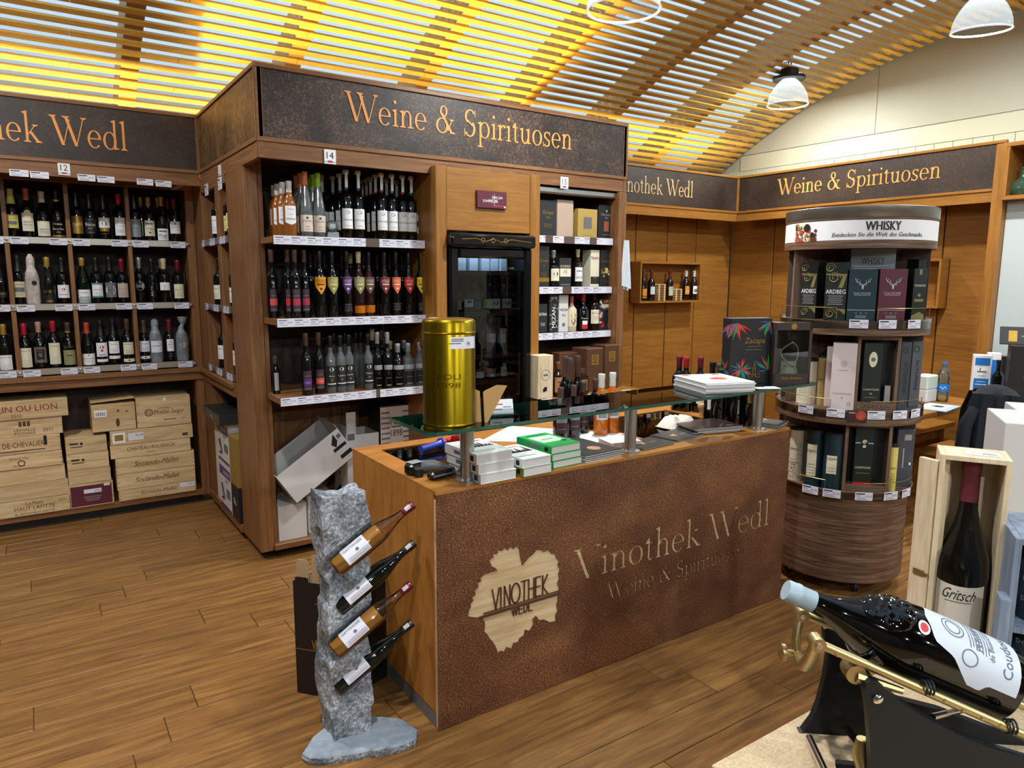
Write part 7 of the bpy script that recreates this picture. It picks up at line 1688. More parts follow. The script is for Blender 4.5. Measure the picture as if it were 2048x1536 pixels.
def lag16(g, M, w, h):
    g.disc(0, h*.72, w*.22, CREAM, M, .0005, 20, h*.13); g.disc(0, h*.72, w*.12, INKG, M, .0007, 10); g.text('LAGAVULIN', 0, h*.2, h*.03, CREAM, M, .0006, w=w*.8); g.text('16', 0, h*.13, h*.035, CREAM, M, .0006); g.rect(0, h*.08, w*.6, h*.01, GLDK, M, .0006)
inner(1, x, y, rz, .088, -.022, h*.80, 'dark green whisky box with cream oval inside the upper cubby', lag16)
gx, gy = x+math.cos(rz)*.06, y+math.sin(rz)*.06
g = G(); g.box(-.016, .016, -.012, .012, 0, .085, STEEL, b=.003); o = g.obj('steel_flask', None, (gx, gy, SHZ[1]+.0425), (0, 0, rz)); tag(o, 'small polished steel flask inside the upper cubby', 'flask')
OCT = mat('blue_grey_card', '3E444C', .45)
def octo(g, M, w, h): g.text('OCTOMORE', w*.1, h*.5, w*.5, mat('dark_slate_ink', '15181C', .5), M, .0006, rot=-PI/2, w=None); g.ringf(-w*.1, h*.88, w*.26, .003, mat('dark_slate_ink', '15181C', .5), M, .0006); g.text('12', 0, h*.12, h*.06, GOLDP, M, .0006)
def octo_(g, M, w, h):
    ink = mat('dark_slate_ink', '15181C', .5); V, F, x0, x1 = text_mesh('OCTOMORE'); k = h*.46/(x1-x0); g.add([(w*.0+b*k*.9-w*.1, h*.72-(a-x0)*k, .0006) for a, b, _ in V], [f_[::1] for f_ in F], ink, False, M)
    g.ringf(-w*.1, h*.88, w*.26, .003, ink, M, .0006); g.text('12', 0, h*.12, h*.05, GOLDP, M, .0006)
wbox(1789, 1809, 681, 1, .30, OCT, 'dark grey whisky tin with vertical lettering, left of two', octo_, d=.08, turn=.4)
wbox(1810.5, 1834, 680, 1, .29, mat('mid_grey_card', '565C64', .45), 'mid grey whisky tin with vertical lettering, right of two', octo_, d=.08, turn=.4)
wbox(1835, 1848, 680, 1, .28, mat('silver_white_card', 'B4BCC4', .4), 'pale silver whisky tin at the right edge of the middle tier', None, d=.08, turn=.4)
# bottom tier
wtube(1578, 1608, 851, 0, .27, CREAM, 'cream tube with grey landscape print on the lowest tier', tubp(INK, (.34, .66, CREAM), 'OBAN', PATT))
wtube(1609, 1644, 855, 0, .275, NAVY, 'dark blue tube with cream label, left of two', tubp(INK, (.2, .75, CREAM), 'OBAN'))
wtube(1646, 1682, 862, 0, .28, NAVY, 'dark blue tube with cream label, right of two', tubp(INK, (.3, .62, CREAM), 'OBAN'))
x, y, rz, w, h = cubby(0, 1686, 1771, .905, 'walnut cubby on the lowest tier of the stand', None)
def lagd(g, M, w, h):
    swirl(g, M, 0, h*.74, w*.12, CREAM); swirl(g, M, 0, h*.66, w*.09, CREAM)
    for k in (-1, 1): g.rect(k*w*.34, h*.72, w*.28, h*.02, mat('pale_blue_foil', '9CB4C8', .3), M, .0006)
    g.text('LAGAVULIN', 0, h*.28, h*.04, CREAM, M, .0006, w=w*.8); g.rect(0, h*.2, w*.7, h*.012, GLDK, M, .0006); g.rect(0, h*.02, w*.98, h*.04, REDP, M, .0006)
inner(0, x, y, rz, .088, -.016, h*.84, 'dark whisky box with red foot inside the lower cubby', lagd)
wtube(1770, 1792, 885, 0, .30, YEL, 'pale yellow whisky tube right of the lower cubby', tubp(INK, None, 'BALVENIE 14'))
wbox(1793, 1828, 853, 0, .275, mat('slate_grey_card', '4A4E58', .45), 'slate grey whisky box at the right of the lowest tier', lambda g, M, w, h: (g.rect(w*.1, h*.86, w*.4, h*.1, SILVP, M, .0004), g.rect(-w*.1, h*.5, w*.08, h*.34, SILVP, M, .0004), g.rect(w*.3, h*.4, w*.1, h*.05, WHITE, M, .0004)), d=.09, turn=.3)
# price tags round the trays
def rtag(px, tier, i, w=.084, h=.042):
    z0, z1, r = TR[tier]; zc = (z0+z1)/2 if tier == 0 else z1-.022; x, y, a, dep = wplace(px, zc, r+.003)
    an = AF+R_(a); M = frame((x, y, zc), (-math.sin(an), math.cos(an), 0), (0, 0, 1)); put_tag(ws, M, w, h, ws)
for px, t in ((1717, 2), (1775, 2), (1828, 2), (1612, 1), (1671, 1), (1753, 1), (1800, 1), (1831, 1), (1620, 0), (1663, 0), (1728, 0), (1781, 0), (1812, 0)): rtag(px, t, 0)
x, y, a, dep = wplace(1714, .96, RTY+.004); an = AF+R_(a); M = frame((x, y, .955), (-math.sin(an), math.cos(an), 0), (0, 0, 1))
g = G(); g.box(-.045, .045, -.03, .028, 0, .0015, mat('dark_flyer', '3A1E18', .5), M); g.disc(.018, .004, .024, mat('chili_print', 'B8401C', .6), M, .002, 14); g.disc(.018, .0, .012, SALM, M, .0024, 10); g.text('WHISKY', -.022, .012, .008, WHITE, M, .002, maxw=.03); part(g, 'flyer', ws)
fz_ = bend(RTY+.0018, AF); xx = -.16
g = G(); g.text('GLENKINCHIE', xx, 1.388, .022, WK, None, .0005, fn=fz_, w=.13); part(g, 'carved_lettering', ws)
# ------------------------------------------------------------------ table corner behind the stand
tb = root_at('table', 'wooden table with bench beside the right panelling', 'table', (5.2, 2.6, 0))
g = G(); g.box(4.62, 5.72, 2.30, 3.0, .71, .75, CHERRY_H, b=.004); part(g, 'table_top', tb)
g = G(); g.box(4.72, 5.0, 2.52, 2.8, .0, .71, WALNUT_D); part(g, 'pedestal', tb)
bn = root_at('bench', 'low wooden bench standing behind the table', 'bench', (5.7, 3.3, 0))
g = G(); g.box(5.1, 6.3, 2.75, 3.2, .42, .46, CHERRY_H, b=.004); part(g, 'seat', bn)
for x in (5.2, 6.2): g = G(); g.box(x-.03, x+.03, 2.8, 3.15, 0, .42, CHERRY_V); part(g, 'leg', bn)
lw_ = root_at('low_cabinet', 'low wooden cabinet with a shelf beside the bench', 'cabinet', (5.9, 2.3, 0))
g = G(); g.box(5.45, 6.11, 2.05, 2.70, .30, .34, CHERRY_H, b=.004); g.box(5.45, 6.11, 2.05, 2.70, 0, .04, CHERRY_H); part(g, 'shelf', lw_)
for x in (5.47, 6.09): g = G(); g.box(x-.015, x+.015, 2.06, 2.69, .041, .299, CHERRY_V); part(g, 'side', lw_)
p = onZ(1843, 806, .751); 
for i, (z0, z1, d) in enumerate(((.7505, .845, 'lower'), (.8455, .945, 'upper'))): carton('white_tub', f'small white tub behind the water bottle, {d} of two', 'tub', p.x+.02, p.x+.17, 2.50, 2.60, z0, z1, mat('pale_green_white', 'CCD8D0', .5) if i else WHCARD, b=.008)
p = onZ(1883, 802, .751)
wb = thing('water_bottle', 'clear plastic water bottle with blue label and blue cap', 'bottle', (p.x, p.y, .7505))
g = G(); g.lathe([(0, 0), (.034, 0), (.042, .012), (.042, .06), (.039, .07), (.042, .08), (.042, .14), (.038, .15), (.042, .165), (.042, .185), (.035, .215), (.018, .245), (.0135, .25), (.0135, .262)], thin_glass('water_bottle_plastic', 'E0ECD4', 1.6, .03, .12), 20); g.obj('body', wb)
g = G(); g.lathe([(.0145, .262), (.0155, .264), (.0155, .283), (0, .284)], BLUEP, 14); g.obj('cap', wb)
g = G(); g.lathe([(.0426, .075), (.0428, .13)], BLUEP, 20); f = lab_fn(.0432); g.add([f(.022*(i/4-1), .1+.008*math.sin(i*1.3)+a, .0005) for i in range(9) for a in (0, .005)], [(2*i, 2*i+2, 2*i+3, 2*i+1) for i in range(8)], WHITE); g.obj('label', wb, rot=(0, 0, -1.1))
p = onZ(1893, 813, .751); g = G(); g.box(-.17, .15, -.10, .10, 0, .004, mat('pale_blue_print', 'A8C0CC', .4)); g.box(-.1, .1, -.06, .08, .0042, .006, WHITE); g.disc(.0, .0, .04, CHROME, flat(0, 0, .0065)); o = g.obj('brochure', None, (p.x-.08, p.y+.02, .7505), (0, 0, .15)); tag(o, 'glossy pale brochure lying open on the table corner', 'brochure')
# chair with a dark jacket
CHX, CHY = atd(1996, 840, 4.2).x, atd(1996, 840, 4.2).y
ch = thing('chair', 'wooden chair under a dark jacket in front of the table', 'chair', (CHX, CHY, 0), R_(-60))
g = G(); g.box(-.2, .2, -.2, .2, .43, .46, CHERRY_H, b=.01); g.obj('seat', ch)
for sx in (-1, 1):
    for sy in (-1, 1): g = G(); g.box(sx*.18-.018, sx*.18+.018, sy*.18-.018, sy*.18+.018, 0, .43 if sy < 0 else .429, CHERRY_V); g.obj('leg', ch)
    g = G(); g.box(sx*.10-.016, sx*.10+.016, .165, .195, .461, .94, CHERRY_V); g.obj('back_post', ch)
g = G(); g.box(-.083, .083, .17, .19, .82, .94, CHERRY_H, b=.008); g.obj('backrest', ch)
jk = thing('jacket', 'dark navy jacket hanging over the chair back', 'jacket', (CHX, CHY, 0), R_(-60))
g = G(); V = []; F = []; NU, NV = 25, 19
for j in range(NV):
    v = j/(NV-1)
    for i in range(NU):
        u = i/(NU-1)*2-1; fold = .016*math.sin(u*11+v*2)*(v*1.3)+.01*math.sin(u*23+1)*v
        hw = .09+.06*min(1, v*3)+.03*v
        if v < .16: z = .995-.03*abs(u)**2-.05*(v/.16)**2; y = .18-.06*(v/.16)
        else: z = .945-(v-.16)*.70; y = .115-.02*v
        V.append((u*hw, y-fold, z))
for j in range(NV-1):
    for i in range(NU-1): F.append((j*NU+i, j*NU+i+1, (j+1)*NU+i+1, (j+1)*NU+i))
g.add(V, F, NAVYCLOTH, True); V2 = [(v[0]*1.02, .36-v[1], v[2]) for v in V]; g.add(V2, [f[::-1] for f in F], NAVYCLOTH, True); g.obj('body', jk)
for s in (-1, 1): g = G(); g.tube([(s*.11, .1, .85), (s*.155, .06, .75), (s*.165, .05, .55), (s*.16, .06, .36)], [.03, .04, .038, .034], NAVYCLOTH, 10); g.obj('sleeve', jk)
# side counter with goods at the right edge
sdc = root_at('side_counter', 'wooden side counter carrying boxes at the far right', 'counter', (5.8, 1.6, 0))
g = G(); g.box(5.15, 6.12, 1.35, 2.02, .71, .75, CHERRY_H, b=.004); part(g, 'counter_top', sdc); g = G(); g.box(5.2, 6.11, 1.4, 1.98, 0, .71, CHERRY_H); part(g, 'body', sdc)
def rbox(name, label, px0, px1, py, dep, m, deco=None, d=.1, rz=-R_(62), z=.7505, lid=None):
    p = atd((px0+px1)/2, 800, dep); w = (px1-px0)*dep/F_PX; zt = CAMZ+ray((px0+px1)/2, py).z*dep
    return carton(name, label, 'box', p.x-w/2, p.x+w/2, p.y-d/2, p.y+d/2, z, zt, m, rz=rz, deco=deco, lid=lid)
def lino(g, M, w, h): g.rect(0, h*.86, w*.8, h*.16, BLUEP, M, .0004); g.rect(0, h*.64, w*.5, h*.03, INKG, M, .0006); g.rect(-w*.1, h*.69, w*.06, h*.06, INKG, M, .0006); g.rect(0, h*.27, w*.8, h*.44, BLUEP, M, .0004); g.rect(0, h*.42, w*.5, h*.012, WHITE, M, .0008); g.rect(0, h*.36, w*.6, h*.02, WHITE, M, .0008); g.rect(0, h*.55, w*.4, h*.01, INKG, M, .0006)
rbox('gin_box', 'white and blue bottle box beside the jacket, front one', 1941, 1972, 708, 5.25, WHITE, lino, .09)
rbox('gin_box', 'white and blue bottle box partly hidden, rear one', 1968, 1990, 704, 5.42, WHITE, lambda g, M, w, h: g.rect(0, h*.45, w*.7, h*.8, BLUEP, M, .0004), .09)
p = atd(1995, 760, 5.15); bottle('bdx', BLACKG, BLKC, None, (p.x, p.y, .7505), 0, 'dark bottle between the blue boxes and black box', hs=1.0)
def lgo(g, M, w, h):
    for (x, y, ww, hh) in ((-.12, .62, .05, .2), (-.06, .55, .12, .05), (0, .6, .05, .16), (.06, .66, .12, .05), (.1, .58, .05, .2), (0, .5, .2, .04)): g.rect(w*x, h*y, w*ww*1.6, h*hh, GOLDP, M, .0006)
rbox('black_display_box', 'tall black display box with gold logo at the right edge', 2016, 2090, 690, 4.9, BLACKM, lgo, .16)
rbox('black_display_box', 'narrow black box standing behind the dark bottle', 1993, 2016, 711, 5.4, BLACKM, None, .08)
p = atd(2050, 655, 4.9); zt = CAMZ+ray(2050, 690).z*4.9+.001
o = thing('leaning_placard', 'slanted black placard with gold print on the tall display box', 'placard', (p.x, p.y, zt), -R_(62)); g = G(); M = frame((0, 0, 0), (1, 0, 0), (0, .45, 1)); g.box(-.135, .135, 0, .13, -.012, 0, BLACKM, M, b=.002); g.obj('panel', o); g = G(); g.rect(-.06, .06, .05, .08, GOLDP, M, .0006); g.rect(.03, .06, .08, .012, INKG, M, .0006); g.obj('print', o)
# corner shelf at the top right with the green bottle
cs_ = root_at('corner_shelf', 'wooden open corner shelf high at the right edge', 'shelf', (6.2, 2.2, 2.2))
g = G(); g.box(6.02, 6.4, 1.3, 2.466, 2.205, 2.235, CHERRY_Y, b=.002); g.box(6.02, 6.4, 1.3, 2.466, 2.585, 2.615, CHERRY_Y, b=.002); part(g, 'board', cs_)
g = G(); g.box(6.02, 6.4, 2.44, 2.466, 2.236, 2.584, CHERRY_V); part(g, 'side', cs_); g = G(); g.box(6.38, 6.4, 1.3, 2.439, 2.236, 2.584, WALNUT_D); part(g, 'back', cs_)
p = Yat(2045, 6.15, 2.3)
gb = thing('green_carafe', 'bulbous green glass bottle on the high corner shelf', 'bottle', (6.15, p, 2.2355))
g = G(); g.lathe([(0, 0), (.06, 0), (.078, .02), (.082, .06), (.07, .1), (.03, .125), (.018, .14), (.018, .19), (.024, .195), (.024, .205), (0, .205)], mat('green_ribbed_glass', '2E4A38', .1, spec=.7), 24); g.obj('body', gb)
g = G(); g.box(6.13, 6.16, .6, 2.468, .0, 2.204, mat('pale_wall_panel', 'BCC8CA', .5), b=.002); part(g, 'panel', wall_right)
# ------------------------------------------------------------------ display plinth in front right
BZ = .66
pln = root_at('display_plinth', 'display plinth with beige chipboard top in the right front', 'plinth', (2.0, .3, 0))
g = G(); g.box(1.06, 3.0, -.6, .851, BZ-.02, BZ, CHIP, b=.002); part(g, 'top_board', pln)
g = G(); g.box(1.12, 2.94, -.55, .80, 0, BZ-.02, mat('plinth_side', '8A6A48', .6)); part(g, 'body', pln)
# ---- pouring cradle with the giant bottle
cA = atd(1571, 1180, 1.385); cB = atd(2000, 1366, 1.375)
axd = (cB-cA).normalized(); LBT = (cB-cA).length
hx = Vector((axd.x, axd.y, 0)).normalized(); hb_ = Vector((hx.y, -hx.x, 0))      # hb_ points to the viewer
if hb_.dot(EYE-cA) < 0: hb_ = -hb_
RB_ = .0745
gbt = thing('giant_wine_bottle', 'giant black wine bottle with grey capsule lying in the brass cradle', 'bottle', cB)
zq = (-axd); q = Vector((0, 0, 1)).rotation_difference(zq)
upv = Vector((0, 0, 1)); tow = ((EYE-cB).normalized()*.45+upv*.9); tow = (tow-zq*tow.dot(zq)).normalized(); fx = q @ Vector((0, -1, 0)); ang = math.atan2(zq.dot(fx.cross(tow)), fx.dot(tow))
gbt.rotation_mode = 'QUATERNION'; gbt.rotation_quaternion = Quaternion(zq, ang) @ q
PB = [(0, .02), (RB_*.6, .012), (RB_*.88, 0), (RB_*.98, .006), (RB_, .02), (RB_, LBT*.44), (RB_*.985, LBT*.49), (RB_*.93, LBT*.55), (RB_*.80, LBT*.62), (RB_*.60, LBT*.69), (RB_*.43, LBT*.75), (RB_*.32, LBT*.81), (RB_*.275, LBT*.87), (RB_*.26, LBT*.95), (0, LBT*.95)]
g = G(); g.lathe(PB, mat('giant_black_glass', '050606', .045, spec=.65), 56); g.obj('body', gbt)
CAPG = mat('pale_grey_blue_capsule', '9CB0BC', .45); rc = RB_*.27
g = G(); g.lathe([(rc*1.02, LBT*.872), (rc*1.04, LBT*.874), (rc*1.02, LBT*.935), (rc*1.1, LBT*.94), (rc*1.12, LBT*.955), (rc*1.06, LBT*.96), (rc*1.06, LBT*.99), (rc*.95, LBT), (0, LBT)], CAPG, 32); g.obj('capsule', gbt)
g = G(); f = lab_fn(RB_+.0008)
def lobe(t): # label outline height factor
    return (.155+.0*t)
LBG = mat('silver_white_label', 'C4CCD8', .4)
outl = [(-.085, .02), (.085, .02), (.085, .075), (.1, .085), (.098, .11), (.08, .13), (.06, .15), (.045, .19), (.0, .205), (-.045, .19), (-.06, .15), (-.08, .13), (-.098, .11), (-.1, .085), (-.085, .075)]
V = []; F = []
def subdiv(P, n=6):
    O = []
    for a, b in zip(P, P[1:]+P[:1]):
        for k in range(n): O.append((a[0]+(b[0]-a[0])*k/n, a[1]+(b[1]-a[1])*k/n))
    return O
rows = np.linspace(.02, .205, 30)
def halfw(z):
    P = [(.085, .02), (.085, .075), (.1, .085), (.098, .11), (.08, .13), (.06, .15), (.045, .19), (.002, .205)]
    for (a, za), (b, zb) in zip(P, P[1:]):
        if za <= z <= zb: return a+(b-a)*(z-za)/(zb-za)
    return .002
for z in rows:
    for i in range(13): V.append(f(halfw(z)*(i/6-1), z, 0))
for j in range(29):
    for i in range(12): F.append((j*13+i, j*13+i+1, (j+1)*13+i+1, (j+1)*13+i))
g.add(V, F, LBG, True)
INKB = mat('slate_blue_ink', '5A6478', .5)
g.text('Coudoulet', 0, .036, .02, INKB, None, .0006, w=.12, fn=f); g.text('PERRIN', 0, .095, .014, INKB, None, .0006, fn=f); g.text('de Beaucastel', 0, .072, .011, INKB, None, .0006, fn=f)
for xx, zz, r in ((0, .15, .022), (0, .15, .015), (-.05, .12, .016), (.05, .12, .016)): g.add([f(xx+rr*math.cos(2*PI*i/20), zz+rr*math.sin(2*PI*i/20), .0006) for i in range(21) for rr in (r, r-.002)], [(2*i, 2*i+1, 2*i+3, 2*i+2) for i in range(20)], INKB)
for k in range(7): g.add([f(-.03+.06*i/4+.005*math.sin(k), .118-.006*k, .0006) for i in range(5)]+[f(-.03+.06*i/4+.005*math.sin(k), .1195-.006*k, .0006) for i in range(5)], [(i, i+1, i+6, i+5) for i in range(4)], INKB)
g.add([f(-.03+.014*math.cos(2*PI*i/14), .212+.012*math.sin(2*PI*i/14), .0008) for i in range(14)], [tuple(range(14))], mat('white_seal', 'E0D8DC', .5)); g.add([f(-.03+.009*math.cos(2*PI*i/14), .212+.008*math.sin(2*PI*i/14), .0012) for i in range(14)], [tuple(range(14))], REDP)
g.obj('label', gbt)
# embossed crest on the shoulder
g = G(); V = []; F = []; N = 22
for j in range(N+1):
    for i in range(N+1):
        u, v = i/N*2-1, j/N*2-1
        z = LBT*.60+v*.045
        for (ra, za), (rb2, zb2) in zip(PB, PB[1:]):
            if za <= z <= zb2 and zb2 > za: r = ra+(rb2-ra)*(z-za)/(zb2-za); break
        hw = .05*math.sqrt(max(0.02, 1-v*v*.9))*(1-.15*v)
        a = u*hw/r; e = max(0, 1-u**6)*max(0, 1-v**6); bmp_ = .004*e+(.007*abs(noise.noise((u*7, v*7, 3)))+.004*noise.noise((u*13, v*13, 1)))*e
        V.append(((r+bmp_)*math.sin(a), -(r+bmp_)*math.cos(a), z))
for j in range(N):
    for i in range(N): F.append((j*(N+1)+i, j*(N+1)+i+1, (j+1)*(N+1)+i+1, (j+1)*(N+1)+i))
g.add(V, F, mat('giant_black_glass', '050606', .045), True); g.obj('crest', gbt)
# cradle
cr = root_at('bottle_cradle', 'black and brass pouring cradle holding the giant bottle', 'cradle', (cA.x*.4+cB.x*.6, cA.y*.4+cB.y*.6, BZ))
def onPl(x, y, b):   # point of the viewing ray in the upright plane offset b towards the viewer from the bottle axis
    o = cA+hb_*b; n = hb_; d = ray(x, y); t = (o-EYE).dot(n)/d.dot(n); return EYE+d*t
cpx = lambda x, y: (1400+x/3.1605, 1130+y/3.1605)
bF, bR = .098, -.075
def rail(pts, b, r, name='rail'):
    P = [onPl(*cpx(*p), b) for p in pts]; g = G(); g.tube([tuple(p) for p in P], r, BRASS, 14); return part(g, name, cr), P
_, PF = rail([(738, 490), (2048, 1075), (2350, 1210)], bF, .0085)
_, PR = rail([(640, 305), (900, 410), (1500, 655), (2200, 960)], bR, .0085)
for p in (PF[0], PR[0]):
    g = G(); M = Matrix.Translation(p) @ Vector((0, 0, 1)).rotation_difference(hb_).to_matrix().to_4x4(); g.cyl(.0135, -.014, .014, BRASS, 18, M); g.cyl(.006, .0141, .017, CHROME, 12, M); part(g, 'rail_end', cr)
# bar down from the rear rail end, curved yoke to the front rail, knob
k0 = onPl(*cpx(615, 555), bR+.02)
g = G(); g.tube([tuple(PR[0]), tuple(PR[0].lerp(k0, .3)+axd*-.004), tuple(PR[0].lerp(k0, .7)+axd*-.006), tuple(k0)], [.009, .0095, .009, .0085], BRASS, 10); part(g, 'yoke_bar', cr)
mid = k0.lerp(PF[0], .5)+Vector((0, 0, -.035))
g = G(); g.tube([tuple(k0), tuple(k0.lerp(mid, .6)+Vector((0, 0, -.01))), tuple(mid), tuple(PF[0].lerp(mid, .45)+Vector((0, 0, -.008))), tuple(PF[0])], [.008, .012, .0135, .0125, .011], BRASS, 12); part(g, 'yoke_arm', cr)
kn = k0-hx*.022; M = Matrix.Translation(kn) @ Vector((0, 0, 1)).rotation_difference(-hx).to_matrix().to_4x4()
g = G(); g.lathe([(0, -.018), (.006, -.018), (.006, 0), (.017, .002), (.018, .010), (.012, .014), (0, .015)], BRASS, 12, M); part(g, 'knob', cr)
# side plates
def plate(pts, b, th, name='side_plate'):
    P = [onPl(*cpx(*p), b) for p in pts]; L = [((p-cA).dot(hx), p.z) for p in P]; L = [(a, max(z, BZ+.001)) for a, z in L]
    M = frame(tuple(cA-Vector((0, 0, cA.z))+hb_*b), hx, (0, 0, 1)); sgn = 1 if hx.cross(Vector((0, 0, 1))).dot(hb_) > 0 else -1
    g = G(); g.prism(L, -th/2, th/2, BLACKS, M); return part(g, name, cr)
plate([(1025, 770), (1040, 735), (1075, 718), (1120, 730), (1170, 775), (1260, 850), (1400, 940), (1600, 1045), (1800, 1130), (2048, 1205), (2250, 1260), (2400, 1500), (2300, 1700), (1800, 1640), (1500, 1600), (1250, 1640), (1090, 1700), (1040, 1560), (1068, 1283), (1060, 1080), (1045, 900)], bF+.012, .02)
plate([(775, 390), (830, 380), (900, 430), (960, 560), (1000, 700), (1100, 800), (1500, 900), (2100, 1150), (2200, 1400), (1500, 1250), (1200, 1180), (1000, 1195), (800, 1198), (690, 1190), (640, 1150), (615, 1080), (640, 1040), (700, 960), (740, 860), (780, 700), (800, 560), (780, 480)], bR-.03, .02)
p = onPl(*cpx(1122, 845), bF+.0225); g = G(); M = Matrix.Translation(p) @ Vector((0, 0, 1)).rotation_difference(hb_).to_matrix().to_4x4(); g.lathe([(.009, 0), (.009, .003), (.005, .006), (0, .0065)], CHROME, 14, M); part(g, 'bolt', cr)
# bearing block under the front rail, cross bars
A1, A2 = onPl(*cpx(985, 690), bF-.0), onPl(*cpx(1280, 790), bF)
g = G(); zax = hx; g.tube([tuple(A1+Vector((0, 0, -.004))), tuple(A2+Vector((0, 0, -.002)))], [.011, .006], BRASS, 8); g.tube([tuple(A1+hb_*-.03), tuple(A1+hb_*.004)], .018, BRASS, 14); part(g, 'bearing_block', cr)
for (a, b_, nm_) in (((905, 490), (1075, 740), 'pivot_bar'),):
    p, q_ = onPl(*cpx(*a), bR-.02), onPl(*cpx(*b_), bF); g = G(); g.tube([tuple(p), tuple(q_)], .0095, CHROME, 14); part(g, nm_, cr)
p = onPl(*cpx(1470, 960), bF-.02); q_ = onPl(*cpx(1700, 905), bR); g = G(); g.tube([tuple(p), tuple(q_)], .006, CHROME, 10); part(g, 'cross_bar', cr)
for (a, b_) in (((690, 1095), (800, 1330)), ((935, 1040), (1040, 1190))):
    p, q_ = onPl(*cpx(*a), bR+.0), onPl(*cpx(*b_), bF-.03); q_.z = max(q_.z, BZ+.02); g = G(); g.tube([tuple(p), tuple(q_)], .0085, CHROME, 12); part(g, 'cross_bar', cr)
p = onPl(*cpx(1020, 1190), bF-.03); g = G(); g.tube([tuple(p+Vector((0, 0, .03))), tuple(p), tuple(p+hb_*.02+Vector((0, 0, -.035)))], [.011, .018, .012], BRASS, 12); part(g, 'worm_housing', cr)
p = onPl(*cpx(865, 1262), bF-.05); q_ = onPl(*cpx(1005, 1275), bF-.03); p.z = max(p.z, BZ+.012); q_.z = max(q_.z, BZ+.014)
pts = [p.lerp(q_, i/60) for i in range(61)]; g = G(); g.tube([tuple(v) for v in pts], [.0075+(.0018 if i % 4 < 2 else 0) for i in range(61)], BLACKS, 10); part(g, 'worm_screw', cr)
g = G(); c0 = onPl(*cpx(670, 1180), bR); g.tube([tuple(c0), tuple(c0+Vector((.0, -.02, -.05))), tuple(c0+Vector((.01, -.05, -.08)))], .0025, BLACKM, 6)
for (x, y) in ((1440, 775), (1960, 1020)):
    c = onPl(*cpx(x, y), bF); 
    for k in range(3): g.tube([tuple(c+hx*(.006*k-.006)+(hb_*math.cos(t)+Vector((0, 0, 1))*math.sin(t))*.012) for t in np.linspace(0, 2*PI, 14, endpoint=False)], .002, BLACKM, 5, closed=True)
part(g, 'black_cord', cr)
for (x, y) in ((855, 555), (1535, 845), (1650, 905), (1770, 955), (1885, 1000)):
    p = onPl(*cpx(x, y), bF)+hb_*.0082+Vector((0, 0, .001)); g = G(); g.lathe([(.0035, -.002), (.0035, .002), (0, .0035)], BRASS, 8, Matrix.Translation(p) @ Vector((0, 0, 1)).rotation_difference(hb_).to_matrix().to_4x4()); part(g, 'rivet', cr)
# ---- wooden case with the standing magnum
cs0 = atd(1946, 915, 1.74); rzc = R_(-61)
cz0, czt = BZ, CAMZ+ray(1950, 905).z*1.74
wc = thing('wooden_bottle_case', 'open pale wooden bottle case standing behind the brass cradle', 'case', (cs0.x, cs0.y, BZ), rzc)
W_, D_, H_, t = .146, .115, czt-BZ, .012
g = G(); g.box(-W_/2, -W_/2+t, -D_/2, D_/2, 0, H_, PINE_L, b=.001); g.box(W_/2-t, W_/2, -D_/2, D_/2, 0, H_, PINE_L, b=.001); g.obj('side_board', wc)
g = G(); g.box(-W_/2+t, W_/2-t, -D_/2, D_/2, H_-t, H_, PINE_L, b=.001); g.box(-W_/2+t, W_/2-t, -D_/2, D_/2, 0, t, PINE_L, b=.001); g.obj('end_board', wc)
g = G(); g.box(-W_/2+t, W_/2-t, D_/2-.006, D_/2, t, H_-t, PINE_L); g.obj('back_board', wc)
g = G(); g.box(-.02, .05, -.03, .005, H_+.0003, H_+.003, WHITE); g.rect(.015, -.01, .05, .004, mat('pink_print', 'C06080', .5), flat(0, 0, H_+.0032)); g.rect(.03, -.02, .03, .006, INK, flat(0, 0, H_+.0032)); g.obj('price_slip', wc)
Md = Matrix.Translation((-W_/2-.001, -D_/2, 0)) @ Matrix.Rotation(R_(-38), 4, 'Z')
g = G(); g.box(-.052, -.004, -.0, .014, .0, H_-.018, PINE_L, Md, b=.001); g.box(-.014, -.004, .0145, .05, .0, H_-.018, PINE_L, Md, b=.001); g.obj('lid', wc)
g = G(); g.box(-.04, -.012, -.004, -.0002, H_*.42, H_*.45, BRASS, Md, b=.001); g.box(-.012, .0, -.005, -.0002, H_*.43, H_*.44, BRASS, Md); g.obj('latch', wc)
mg = thing('magnum_bottle', 'black magnum bottle with dark red capsule inside the wooden case', 'bottle', (cs0.x, cs0.y, BZ+t+.0005), rzc+.0)
RM = .060; HM = H_-t*2-.006
g = G(); g.lathe([(0, .003), (RM*.9, 0), (RM, .01), (RM, HM*.46), (RM*.93, HM*.52), (RM*.72, HM*.6), (RM*.5, HM*.68), (RM*.36, HM*.76), (RM*.315, HM*.84), (RM*.31, HM*.97), (0, HM*.97)], mat('magnum_glass', '0C0A08', .16, spec=.5), 40); g.obj('body', mg)
g = G(); g.lathe([(RM*.335, HM*.80), (RM*.35, HM*.801), (RM*.34, HM*.94), (RM*.37, HM*.945), (RM*.37, HM*.985), (RM*.33, HM*.999), (0, HM)], mat('wine_red_wax', '6A2030', .5), 24); g.obj('capsule', mg)
f = lab_fn(RM+.0006); g = G(); n = 12; V = []
for i in range(n+1): x = .058*(2*i/n-1); V += [f(x, HM*.1, 0), f(x, HM*.415+.004*(1-(2*i/n-1)**2)*-1, 0)]
g.add(V, [(2*i, 2*i+2, 2*i+3, 2*i+1) for i in range(n)], mat('cream_white_label', 'DCD4C8', .55), True); g.text('Gritsch', -.004, HM*.34, .028, INK, None, .0006, fn=f, w=.072, shear=.35); g.add([f(-.03+.06*i/4, HM*.325+.002*i/4+a, .0006) for i in range(5) for a in (0, .0016)], [(2*i, 2*i+2, 2*i+3, 2*i+1) for i in range(4)], INK)
